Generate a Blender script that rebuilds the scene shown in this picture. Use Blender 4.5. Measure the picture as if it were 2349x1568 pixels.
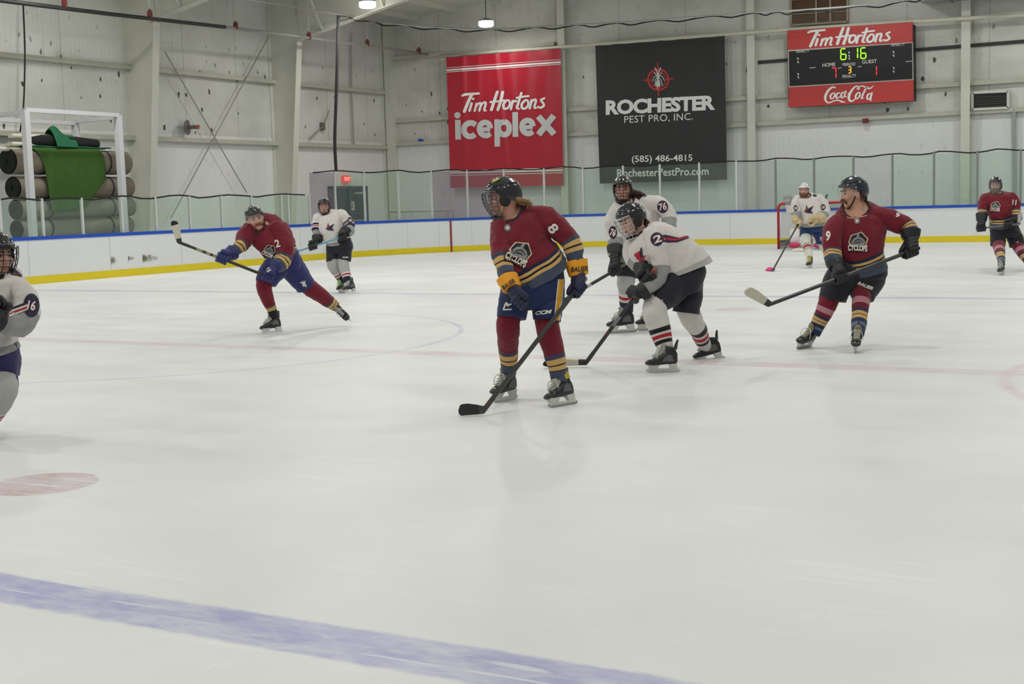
import bpy, bmesh, math, random
import numpy as np
from mathutils import Vector, Matrix, noise
from mathutils.bvhtree import BVHTree

for o in list(bpy.data.objects):
    bpy.data.objects.remove(o)
SC = bpy.context.scene
COL = SC.collection
R = math.radians

# ------------------------------------------------------------------ camera
IW, IH = 2349, 1568
FPX = 3055.5
CAM = Vector((3.3074, -3.6688, 1.5234))
YAW, PIT, ROL = -0.5070, 0.1048, -0.0296
FW = Vector((math.sin(YAW) * math.cos(PIT), math.cos(YAW) * math.cos(PIT), -math.sin(PIT)))
_rt = Vector((math.cos(YAW), -math.sin(YAW), 0))
_up = _rt.cross(FW)
RT = math.cos(ROL) * _rt + math.sin(ROL) * _up
UP = -math.sin(ROL) * _rt + math.cos(ROL) * _up
cd = bpy.data.cameras.new('camera')
cd.sensor_fit = 'HORIZONTAL'
cd.sensor_width = 36.0
cd.lens = FPX / IW * 36.0
cd.clip_end = 300
cam = bpy.data.objects.new('camera', cd)
cam.matrix_world = Matrix(((RT.x, UP.x, -FW.x, CAM.x), (RT.y, UP.y, -FW.y, CAM.y),
                           (RT.z, UP.z, -FW.z, CAM.z), (0, 0, 0, 1)))
COL.objects.link(cam)
SC.camera = cam

# ------------------------------------------------------------------ view, world, lamps' light
SC.view_settings.view_transform = 'Standard'
SC.view_settings.look = 'None'
SC.view_settings.exposure = -0.06
SC.view_settings.gamma = 1.0
SC.view_settings.use_curve_mapping = False
wd = bpy.data.worlds.new('world')
SC.world = wd
wd.use_nodes = True
_bg = wd.node_tree.nodes['Background']
_bg.inputs[0].default_value = (0.86, 0.90, 0.88, 1)
_bg.inputs[1].default_value = 0.30
# rows of high-bay lamps under the roof (their light; the two in the frame get housings further down)
def lamp(loc, watts=112):
    ld = bpy.data.lights.new('lamp_light', 'AREA')
    ld.shape = 'DISK'
    ld.size = 0.5
    ld.energy = watts
    ld.color = (1.0, 0.992, 0.978)
    lo = bpy.data.objects.new('lamp_light', ld)
    lo.location = loc
    COL.objects.link(lo)
    return lo


for lx in (-20.5, -14.0, -7.5, -1.0, 4.5):
    for ly in (-5.0, 3.0, 11.0, 19.0, 27.0, 34.0):
        if (lx, ly) not in ((-20.5, 27.0), (-20.5, 34.0), (-14.0, 34.0)):   # those corners are lit by the two lamps in the frame
            lamp((lx, ly, 8.25), 116 * (1.75 if lx < -20 else 1.4 if lx < -13 else 1.0) * (1.12 if ly > 15 else 1.0))


# ------------------------------------------------------------------ pixel of the photograph -> point in the hall
def ray(x, y):
    return RT * ((x - IW / 2) / FPX) - UP * ((y - IH / 2) / FPX) + FW


def PD(x, y, d):
    return CAM + ray(x, y) * d


def PX(x, y, X):
    r = ray(x, y)
    return CAM + r * ((X - CAM.x) / r.x)


def PY(x, y, Y):
    r = ray(x, y)
    return CAM + r * ((Y - CAM.y) / r.y)


def PZ(x, y, z=0.0):
    r = ray(x, y)
    return CAM + r * ((z - CAM.z) / r.z)


# ------------------------------------------------------------------ naming
def tag(o, label=None, cat=None, group=None, kind=None):
    if label:
        o['label'] = label
    if cat:
        o['category'] = cat
    if group:
        o['group'] = group
    if kind:
        o['kind'] = kind
    return o


def empty(name, loc, label=None, cat=None, group=None, kind=None):
    o = bpy.data.objects.new(name, None)
    o.location = loc
    o.empty_display_size = 0.1
    COL.objects.link(o)
    return tag(o, label, cat, group, kind)


# ------------------------------------------------------------------ colours and materials
def lin(c):
    def f(v):
        v /= 255.0
        return v / 12.92 if v <= 0.04045 else ((v + 0.055) / 1.055) ** 2.4
    return (f(c[0]), f(c[1]), f(c[2]), 1.0)


MATS = {}


def mat(name, col, rough=0.6, metal=0.0, coat=0.0, spec=0.5, bump=0.0, bscale=200.0, var=0.0, vscale=6.0, emit=None, estr=0.0):
    if name in MATS:
        return MATS[name]
    m = bpy.data.materials.new(name)
    m.use_nodes = True
    nt = m.node_tree
    b = nt.nodes['Principled BSDF']
    b.inputs['Base Color'].default_value = lin(col)
    b.inputs['Roughness'].default_value = rough
    b.inputs['Metallic'].default_value = metal
    b.inputs['Coat Weight'].default_value = coat
    b.inputs['Coat Roughness'].default_value = 0.08
    b.inputs['Specular IOR Level'].default_value = spec
    if emit:
        b.inputs['Emission Color'].default_value = lin(emit)
        b.inputs['Emission Strength'].default_value = estr
    tc = nt.nodes.new('ShaderNodeTexCoord')
    if var:
        n = nt.nodes.new('ShaderNodeTexNoise')
        n.inputs['Scale'].default_value = vscale
        n.inputs['Detail'].default_value = 5
        nt.links.new(tc.outputs['Object'], n.inputs['Vector'])
        mx = nt.nodes.new('ShaderNodeMix')
        mx.data_type = 'RGBA'
        c = lin(col)
        mx.inputs[6].default_value = tuple(max(0, v * (1 - var)) for v in c[:3]) + (1,)
        mx.inputs[7].default_value = tuple(min(1, v * (1 + var)) for v in c[:3]) + (1,)
        nt.links.new(n.outputs['Fac'], mx.inputs[0])
        nt.links.new(mx.outputs[2], b.inputs['Base Color'])
    if bump:
        n = nt.nodes.new('ShaderNodeTexNoise')
        n.inputs['Scale'].default_value = bscale
        n.inputs['Detail'].default_value = 3
        nt.links.new(tc.outputs['Object'], n.inputs['Vector'])
        bp = nt.nodes.new('ShaderNodeBump')
        bp.inputs['Strength'].default_value = bump
        bp.inputs['Distance'].default_value = 0.01
        nt.links.new(n.outputs['Fac'], bp.inputs['Height'])
        nt.links.new(bp.outputs['Normal'], b.inputs['Normal'])
    MATS[name] = m
    return m


def stripe_mat(name, stops, vmax=1.0, rough=0.85, bump=0.12, var=0.12):
    """Cloth whose colour changes with the V of its UV map: stops = [(v, colour), ...]."""
    if name in MATS:
        return MATS[name]
    m = bpy.data.materials.new(name)
    m.use_nodes = True
    nt = m.node_tree
    b = nt.nodes['Principled BSDF']
    b.inputs['Roughness'].default_value = rough
    b.inputs['Specular IOR Level'].default_value = 0.25
    b.inputs['Sheen Weight'].default_value = 0.15
    uv = nt.nodes.new('ShaderNodeUVMap')
    sp = nt.nodes.new('ShaderNodeSeparateXYZ')
    nt.links.new(uv.outputs['UV'], sp.inputs[0])
    dv = nt.nodes.new('ShaderNodeMath')
    dv.operation = 'DIVIDE'
    dv.inputs[1].default_value = vmax
    nt.links.new(sp.outputs['Y'], dv.inputs[0])
    cr = nt.nodes.new('ShaderNodeValToRGB')
    cr.color_ramp.interpolation = 'CONSTANT'
    el = cr.color_ramp.elements
    while len(el) > 1:
        el.remove(el[-1])
    el[0].position = 0.0
    el[0].color = lin(stops[0][1])
    for v, c in stops[1:]:
        e = el.new(v / vmax)
        e.color = lin(c)
    nt.links.new(dv.outputs[0], cr.inputs[0])
    tc = nt.nodes.new('ShaderNodeTexCoord')
    n = nt.nodes.new('ShaderNodeTexNoise')
    n.inputs['Scale'].default_value = 9
    n.inputs['Detail'].default_value = 6
    nt.links.new(tc.outputs['Object'], n.inputs['Vector'])
    mr = nt.nodes.new('ShaderNodeMapRange')
    mr.inputs['To Min'].default_value = 1 - var
    mr.inputs['To Max'].default_value = 1 + var
    nt.links.new(n.outputs['Fac'], mr.inputs['Value'])
    mx = nt.nodes.new('ShaderNodeMix')
    mx.data_type = 'RGBA'
    mx.blend_type = 'MULTIPLY'
    mx.inputs[0].default_value = 1
    nt.links.new(cr.outputs['Color'], mx.inputs[6])
    nt.links.new(mr.outputs['Result'], mx.inputs[7])
    nt.links.new(mx.outputs[2], b.inputs['Base Color'])
    n2 = nt.nodes.new('ShaderNodeTexNoise')
    n2.inputs['Scale'].default_value = 240
    n2.inputs['Detail'].default_value = 2
    nt.links.new(tc.outputs['Object'], n2.inputs['Vector'])
    bp = nt.nodes.new('ShaderNodeBump')
    bp.inputs['Strength'].default_value = bump
    bp.inputs['Distance'].default_value = 0.01
    nt.links.new(n2.outputs['Fac'], bp.inputs['Height'])
    n3 = nt.nodes.new('ShaderNodeTexNoise')
    n3.inputs['Scale'].default_value = 16
    n3.inputs['Detail'].default_value = 4
    n3.inputs['Distortion'].default_value = 0.8
    nt.links.new(tc.outputs['Object'], n3.inputs['Vector'])
    b3 = nt.nodes.new('ShaderNodeBump')
    b3.inputs['Strength'].default_value = 0.35
    b3.inputs['Distance'].default_value = 0.03
    nt.links.new(n3.outputs['Fac'], b3.inputs['Height'])
    nt.links.new(bp.outputs['Normal'], b3.inputs['Normal'])
    nt.links.new(b3.outputs['Normal'], b.inputs['Normal'])
    MATS[name] = m
    return m


def glass_mat(name, tint, haze=0.12, hcol=(170, 185, 172), gloss=0.06):
    if name in MATS:
        return MATS[name]
    m = bpy.data.materials.new(name)
    m.use_nodes = True
    nt = m.node_tree
    nt.nodes.remove(nt.nodes['Principled BSDF'])
    out = nt.nodes['Material Output']
    tr = nt.nodes.new('ShaderNodeBsdfTransparent')
    tr.inputs[0].default_value = tint + (1,)
    df = nt.nodes.new('ShaderNodeBsdfDiffuse')
    df.inputs[0].default_value = lin(hcol)
    gl = nt.nodes.new('ShaderNodeBsdfGlossy')
    gl.inputs['Roughness'].default_value = 0.05
    a = nt.nodes.new('ShaderNodeMixShader')
    a.inputs[0].default_value = haze
    nt.links.new(tr.outputs[0], a.inputs[1])
    nt.links.new(df.outputs[0], a.inputs[2])
    c = nt.nodes.new('ShaderNodeMixShader')
    c.inputs[0].default_value = gloss
    nt.links.new(a.outputs[0], c.inputs[1])
    nt.links.new(gl.outputs[0], c.inputs[2])
    nt.links.new(c.outputs[0], out.inputs['Surface'])
    MATS[name] = m
    return m


# ------------------------------------------------------------------ mesh building
def crom(p0, p1, p2, p3, t):
    return 0.5 * ((2 * p1) + (p2 - p0) * t + (2 * p0 - 5 * p1 + 4 * p2 - p3) * t * t + (3 * p1 - p0 - 3 * p2 + p3) * t ** 3)


def spline(pts, sub):
    """Catmull-Rom through rows of numbers (numpy arrays)."""
    P = [np.array(p, float) for p in pts]
    if len(P) < 3 or sub < 2:
        if sub < 2:
            return P
        out = []
        for i in range(len(P) - 1):
            for k in range(sub):
                out.append(P[i] + (P[i + 1] - P[i]) * (k / sub))
        return out + [P[-1]]
    out = []
    for i in range(len(P) - 1):
        a = P[i - 1] if i else 2 * P[0] - P[1]
        d = P[i + 2] if i + 2 < len(P) else 2 * P[-1] - P[-2]
        for k in range(sub):
            out.append(crom(a, P[i], P[i + 1], d, k / sub))
    out.append(P[-1])
    return out


class MB:
    def __init__(s):
        s.v, s.f, s.uv, s.mi = [], [], [], []

    def add(s, vs, fs, uvs=None, mi=0):
        k = len(s.v)
        s.v += [tuple(v) for v in vs]
        for i, f in enumerate(fs):
            s.f.append(tuple(k + j for j in f))
            s.uv.append(uvs[i] if uvs else [(0, 0)] * len(f))
            s.mi.append(mi)

    def box(s, c, size, M=None, mi=0):
        hx, hy, hz = size[0] / 2, size[1] / 2, size[2] / 2
        vs = [Vector((x, y, z)) for x in (-hx, hx) for y in (-hy, hy) for z in (-hz, hz)]
        c = Vector(c)
        vs = [(M @ v if M else v) + c for v in vs]
        s.add(vs, [(0, 1, 3, 2), (4, 6, 7, 5), (0, 4, 5, 1), (2, 3, 7, 6), (0, 2, 6, 4), (1, 5, 7, 3)], mi=mi)

    def bar(s, a, b, w, h, up=(0, 0, 1), mi=0):
        """A square bar from a to b."""
        a, b = Vector(a), Vector(b)
        t = (b - a).normalized()
        u = Vector(up)
        u = (u - t * u.dot(t))
        if u.length < 1e-4:
            u = Vector((1, 0, 0)) - t * t.x
        u.normalize()
        q = t.cross(u)
        M = Matrix((t, q, u)).transposed()
        s.box((a + b) / 2, ((b - a).length, w, h), M, mi)

    def ring_loft(s, rings, vs_, closed_ends=True, mi=0):
        n = len(rings[0])
        V, F, U = [], [], []
        for r in rings:
            V += r
        for i in range(len(rings) - 1):
            for j in range(n):
                k = (j + 1) % n
                F.append((i * n + j, i * n + k, (i + 1) * n + k, (i + 1) * n + j))
                U.append([(j / n, vs_[i]), ((j + 1) / n, vs_[i]), ((j + 1) / n, vs_[i + 1]), (j / n, vs_[i + 1])])
        if closed_ends:
            F.append(tuple(range(n - 1, -1, -1)))
            U.append([(0, vs_[0])] * n)
            q = (len(rings) - 1) * n
            F.append(tuple(q + j for j in range(n)))
            U.append([(0, vs_[-1])] * n)
        s.add(V, F, U, mi)

    def tube(s, pts, r, n=8, sub=1, mi=0, vs_=None, flat=1.0):
        pts = [Vector(p) for p in pts]
        rr = r if isinstance(r, (list, tuple)) else [r] * len(pts)
        rows = spline([tuple(p) + (q,) for p, q in zip(pts, rr)], sub)
        P = [Vector(x[:3]) for x in rows]
        rad = [max(1e-4, x[3]) for x in rows]
        rings = []
        prev = None
        for i, p in enumerate(P):
            t = (P[min(i + 1, len(P) - 1)] - P[max(i - 1, 0)])
            if t.length < 1e-7:
                t = Vector((0, 0, 1))
            t.normalize()
            if prev is None:
                a = Vector((0, 0, 1)) if abs(t.z) < 0.9 else Vector((1, 0, 0))
                u = t.cross(a).normalized()
            else:
                u = (prev - t * prev.dot(t)).normalized()
            prev = u
            w = t.cross(u)
            rings.append([p + (u * math.cos(2 * math.pi * j / n) + w * flat * math.sin(2 * math.pi * j / n)) * rad[i] for j in range(n)])
        L = len(P) - 1
        s.ring_loft(rings, vs_ or [i / L for i in range(L + 1)], mi=mi)

    def ball(s, c, r, M=None, nu=16, nv=10, mi=0):
        c = Vector(c)
        r = Vector(r) if not isinstance(r, (int, float)) else Vector((r, r, r))
        V, F = [], []
        for i in range(nv + 1):
            th = math.pi * i / nv
            for j in range(nu):
                ph = 2 * math.pi * j / nu
                v = Vector((r.x * math.sin(th) * math.cos(ph), r.y * math.sin(th) * math.sin(ph), r.z * math.cos(th)))
                V.append((M @ v if M else v) + c)
        for i in range(nv):
            for j in range(nu):
                k = (j + 1) % nu
                F.append((i * nu + j, (i + 1) * nu + j, (i + 1) * nu + k, i * nu + k))
        s.add(V, F, mi=mi)

    def prism(s, poly, off, mi=0):
        """Polygon (list of Vectors) pushed along off."""
        n = len(poly)
        off = Vector(off)
        V = [Vector(p) for p in poly] + [Vector(p) + off for p in poly]
        F = [tuple(range(n - 1, -1, -1)), tuple(range(n, 2 * n))]
        F += [(i, (i + 1) % n, n + (i + 1) % n, n + i) for i in range(n)]
        s.add(V, F, mi=mi)

    def quad(s, a, b, c, d, mi=0):
        s.add([a, b, c, d], [(0, 1, 2, 3)], [[(0, 0), (1, 0), (1, 1), (0, 1)]], mi)

    def grid(s, fn, nu, nv, mi=0):
        """fn(u, v) -> point over the unit square."""
        V = [fn(i / nu, j / nv) for j in range(nv + 1) for i in range(nu + 1)]
        F, U = [], []
        for j in range(nv):
            for i in range(nu):
                a = j * (nu + 1) + i
                F.append((a, a + 1, a + nu + 2, a + nu + 1))
                U.append([(i / nu, j / nv), ((i + 1) / nu, j / nv), ((i + 1) / nu, (j + 1) / nv), (i / nu, (j + 1) / nv)])
        s.add(V, F, U, mi)

    def build(s, name, mats, parent=None, smooth=False, weld=False, recalc=True, angle=None):
        me = bpy.data.meshes.new(name)
        o0 = Vector((0, 0, 0))
        if parent is not None:
            o0 = world_loc(parent)
        elif s.v:
            xs = np.array(s.v)
            mn, mxx = xs.min(0), xs.max(0)
            o0 = Vector(((mn[0] + mxx[0]) / 2, (mn[1] + mxx[1]) / 2, mn[2]))
        me.from_pydata([(v[0] - o0.x, v[1] - o0.y, v[2] - o0.z) for v in s.v], [], s.f)
        ul = me.uv_layers.new(name='UVMap')
        flat = [c for f in s.uv for q in f for c in q]
        ul.data.foreach_set('uv', flat)
        me.polygons.foreach_set('material_index', s.mi)
        if recalc or weld:
            bm = bmesh.new()
            bm.from_mesh(me)
            if weld:
                bmesh.ops.remove_doubles(bm, verts=bm.verts, dist=1e-5)
            if recalc:
                bmesh.ops.recalc_face_normals(bm, faces=bm.faces)
            bm.to_mesh(me)
            bm.free()
        if smooth:
            me.polygons.foreach_set('use_smooth', [True] * len(me.polygons))
            if angle:
                me.set_sharp_from_angle(angle=R(angle))
        for m in (mats if isinstance(mats, (list, tuple)) else [mats]):
            me.materials.append(m)
        me.update()
        ob = bpy.data.objects.new(name, me)
        COL.objects.link(ob)
        if parent is not None:
            ob.parent = parent
        else:
            ob.location = o0
        return ob


WLOC = {}


def world_loc(o):
    p = Vector((0, 0, 0))
    while o is not None:
        p += Vector(o.location)
        o = o.parent
    return p


ORD = ['first', 'second', 'third', 'fourth', 'fifth', 'sixth', 'seventh', 'eighth', 'ninth', 'tenth', 'eleventh', 'twelfth',
       'thirteenth', 'fourteenth', 'fifteenth', 'sixteenth', 'seventeenth', 'eighteenth', 'nineteenth', 'twentieth']


# ------------------------------------------------------------------ lettering: flat meshes laid onto a surface
def text_mesh(txt, bold=0.0, shear=0.0, space=1.0):
    """2-D triangles of a line of built-in lettering: (verts Nx2 scaled so that the cap height is 1, centred), faces."""
    cu = bpy.data.curves.new('t', 'FONT')
    cu.body = txt
    cu.size = 1.0
    cu.resolution_u = 3
    cu.offset = bold
    cu.shear = shear
    cu.space_character = space
    cu.fill_mode = 'FRONT'
    ob = bpy.data.objects.new('t', cu)
    COL.objects.link(ob)
    dg = bpy.context.evaluated_depsgraph_get()
    me = bpy.data.meshes.new_from_object(ob.evaluated_get(dg))
    bpy.data.objects.remove(ob)
    bpy.data.curves.remove(cu)
    v = np.array([(q.co.x, q.co.y) for q in me.vertices])
    f = [tuple(p.vertices) for p in me.polygons]
    bpy.data.meshes.remove(me)
    mn, mx = v.min(0), v.max(0)
    v = (v - (mn + mx) / 2) / (mx[1] - mn[1])
    return v, f


def stroke_mesh(strokes, n=6, cap=True):
    """Brush strokes in 2-D: each a list of (x, y, half width); a smooth ribbon with round ends."""
    V, F = [], []
    for st in strokes:
        rows = spline(st, n) if len(st) > 2 else [np.array(q, float) for q in st]
        k = len(V)
        m = len(rows)
        for i, q in enumerate(rows):
            t = rows[min(i + 1, m - 1)][:2] - rows[max(i - 1, 0)][:2]
            t = t / (np.linalg.norm(t) + 1e-9)
            nn = np.array([-t[1], t[0]])
            V.append(q[:2] + nn * q[2])
            V.append(q[:2] - nn * q[2])
        for i in range(m - 1):
            F.append((k + 2 * i, k + 2 * i + 1, k + 2 * i + 3, k + 2 * i + 2))
        for e, sgn in (((0, -1), (m - 1, 1)) if cap else ()):
            q = rows[e]
            t = rows[min(e + 1, m - 1)][:2] - rows[max(e - 1, 0)][:2]
            a0 = math.atan2(t[1], t[0])
            kk = len(V)
            N = 8
            for j in range(N):
                a = a0 + 2 * math.pi * j / N
                V.append(q[:2] + q[2] * np.array([math.cos(a), math.sin(a)]))
            F.append(tuple(range(kk, kk + N)))
    return np.array(V), F


def poly_mesh(polys):
    V, F = [], []
    for p in polys:
        k = len(V)
        V += [np.array(q, float) for q in p]
        F.append(tuple(range(k, k + len(p))))
    return np.array(V), F


def refine(v, f, maxlen):
    bm = bmesh.new()
    bv = [bm.verts.new((q[0], q[1], 0)) for q in v]
    for t in f:
        try:
            bm.faces.new([bv[i] for i in t])
        except ValueError:
            pass
    bmesh.ops.triangulate(bm, faces=bm.faces[:])
    for _ in range(4):
        ed = [e for e in bm.edges if e.calc_length() > maxlen]
        if not ed:
            break
        bmesh.ops.subdivide_edges(bm, edges=ed, cuts=1)
        bmesh.ops.triangulate(bm, faces=bm.faces[:])
    bm.verts.index_update()
    V = np.array([(q.co.x, q.co.y) for q in bm.verts])
    F = [tuple(q.index for q in t.verts) for t in bm.faces]
    bm.free()
    return V, F
# ================================================================== SETTING
XL, YW = -25.2, 38.5            # planes of the two walls
BX, BY, BR = -20.55, 35.95, 8.5  # side boards, end boards, corner radius
GOALY = 32.4
LINE_NEAR, LINE_C, LINE_FAR = 0.0, 7.83, 15.57


def ice_material():
    m = bpy.data.materials.new('ice')
    m.use_nodes = True
    nt = m.node_tree
    L = nt.links
    b = nt.nodes['Principled BSDF']
    g = nt.nodes.new('ShaderNodeNewGeometry')
    sx = nt.nodes.new('ShaderNodeSeparateXYZ')
    L.new(g.outputs['Position'], sx.inputs[0])

    def M(op, a, b_=None, c=None):
        n = nt.nodes.new('ShaderNodeMath')
        n.operation = op
        for i, q in enumerate((a, b_, c)):
            if q is None:
                continue
            if isinstance(q, (int, float)):
                n.inputs[i].default_value = q
            else:
                L.new(q, n.inputs[i])
        return n.outputs[0]

    def N(scale, detail=4, stretch=None, rough=0.55):
        mp = nt.nodes.new('ShaderNodeMapping')
        L.new(g.outputs['Position'], mp.inputs[0])
        if stretch:
            mp.inputs['Rotation'].default_value = (0, 0, stretch[0])
            mp.inputs['Scale'].default_value = (stretch[1], stretch[2], 1)
        n = nt.nodes.new('ShaderNodeTexNoise')
        n.inputs['Scale'].default_value = scale
        n.inputs['Detail'].default_value = detail
        n.inputs['Roughness'].default_value = rough
        L.new(mp.outputs[0], n.inputs['Vector'])
        return n.outputs['Fac']

    def MR(v, a, b_, c, d):
        n = nt.nodes.new('ShaderNodeMapRange')
        n.interpolation_type = 'SMOOTHSTEP'
        n.inputs['From Min'].default_value = a
        n.inputs['From Max'].default_value = b_
        n.inputs['To Min'].default_value = c
        n.inputs['To Max'].default_value = d
        L.new(v, n.inputs['Value'])
        return n.outputs['Result']

    def mixc(fac, c1, c2):
        n = nt.nodes.new('ShaderNodeMix')
        n.data_type = 'RGBA'
        L.new(fac, n.inputs[0])
        if isinstance(c1, tuple):
            n.inputs[6].default_value = c1
        else:
            L.new(c1, n.inputs[6])
        n.inputs[7].default_value = c2
        return n.outputs[2]

    X, Y = sx.outputs['X'], sx.outputs['Y']
    wob = M('MULTIPLY', M('SUBTRACT', N(7), 0.5), 0.05)
    Yw = M('ADD', Y, wob)
    base = mixc(MR(N(0.5, 5), 0.3, 0.7, 0, 1), lin((220, 222, 219)), lin((230, 231, 228)))
    # skate scuffs: long faint grey strokes
    scf = MR(N(1.6, 6, (0.5, 0.35, 2.2), 0.65), 0.60, 0.80, 0, 0.10)
    base = mixc(scf, base, lin((176, 180, 178)))
    scf2 = MR(N(2.2, 6, (-0.7, 0.3, 2.6), 0.65), 0.62, 0.82, 0, 0.10)
    base = mixc(scf2, base, lin((180, 184, 182)))
    # snow dust, paler
    sn = MR(N(3.0, 7, (0.2, 1.5, 0.5), 0.7), 0.62, 0.74, 0, 0.3)
    base = mixc(sn, base, lin((246, 247, 246)))
    wear = MR(N(2.4, 8, (0.35, 0.6, 1.6), 0.75), 0.36, 0.64, 1.0, 0.42)
    fine = MR(N(9.0, 6, (0.9, 0.35, 1.8), 0.7), 0.3, 0.7, 0.68, 1.0)
    wear = M('MULTIPLY', wear, fine)
    # thin cuts of the blades
    cuts = M('MAXIMUM', MR(N(6.0, 1, (0.62, 0.16, 3.2), 0.4), 0.64, 0.69, 0, 1), MR(N(6.5, 1, (-0.85, 0.15, 3.0), 0.4), 0.65, 0.70, 0, 1))
    cuts = M('MULTIPLY', cuts, MR(N(1.1, 4), 0.42, 0.6, 0.1, 1))
    base = mixc(M('MULTIPLY', cuts, 0.18), base, lin((246, 248, 248)))
    wear = M('MULTIPLY', wear, MR(cuts, 0, 1, 1, 0.35))

    def line(y0, half, soft, col, amt):
        nonlocal base
        d = M('ABSOLUTE', M('SUBTRACT', Yw, y0))
        f = M('MULTIPLY', MR(d, half - soft, half + soft, 1, 0), M('MULTIPLY', wear, amt))
        base = mixc(f, base, lin(col))

    line(LINE_NEAR, 0.1524, 0.02, (150, 148, 200), 0.98)
    line(LINE_C, 0.1524, 0.03, (206, 150, 160), 0.50)
    line(LINE_FAR, 0.1524, 0.03, (150, 158, 200), 0.75)
    line(GOALY, 0.03, 0.02, (190, 90, 100), 0.6)

    def ringmask(cx, cy, r, half, soft, half_plane=None):
        dx = M('SUBTRACT', M('ADD', X, wob), cx)
        dy = M('SUBTRACT', Yw, cy)
        dd = M('SQRT', M('ADD', M('MULTIPLY', dx, dx), M('MULTIPLY', dy, dy)))
        return MR(M('ABSOLUTE', M('SUBTRACT', dd, r)), half - soft, half + soft, 1, 0)

    def ring(cx, cy, r, half, soft, col, amt):
        nonlocal base
        base = mixc(M('MULTIPLY', ringmask(cx, cy, r, half, soft), M('MULTIPLY', wear, amt)), base, lin(col))

    ring(-8.30, 8.15, 3.80, 0.03, 0.03, (164, 168, 212), 0.7)     # centre circle
    ring(-2.70, 1.57, 0.0, 0.29, 0.03, (188, 146, 150), 0.78)      # neutral spot
    ring(-2.70, 1.57, 0.30, 0.015, 0.012, (186, 136, 144), 0.6)
    ring(-2.70, 13.4, 0.0, 0.29, 0.05, (205, 160, 165), 0.7)
    ring(4.65, 7.83, 3.05, 0.05, 0.04, (214, 166, 172), 0.6)       # officials' crease
    ring(-6.4, 24.0, 0.0, 0.3, 0.05, (205, 160, 165), 0.5)
    L.new(base, b.inputs['Base Color'])
    L.new(MR(N(1.2, 5, (0.3, 0.5, 1.6)), 0.3, 0.7, 0.36, 0.48), b.inputs['Roughness'])
    b.inputs['Specular IOR Level'].default_value = 0.28
    h = M('ADD', M('MULTIPLY', N(14, 6, (0.8, 0.25, 2.5), 0.7), 0.6), M('MULTIPLY', N(18, 6, (-0.5, 0.25, 2.5), 0.7), 0.6))
    bp = nt.nodes.new('ShaderNodeBump')
    bp.inputs['Strength'].default_value = 0.05
    bp.inputs['Distance'].default_value = 0.02
    L.new(h, bp.inputs['Height'])
    L.new(bp.outputs['Normal'], b.inputs['Normal'])
    return m


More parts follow.
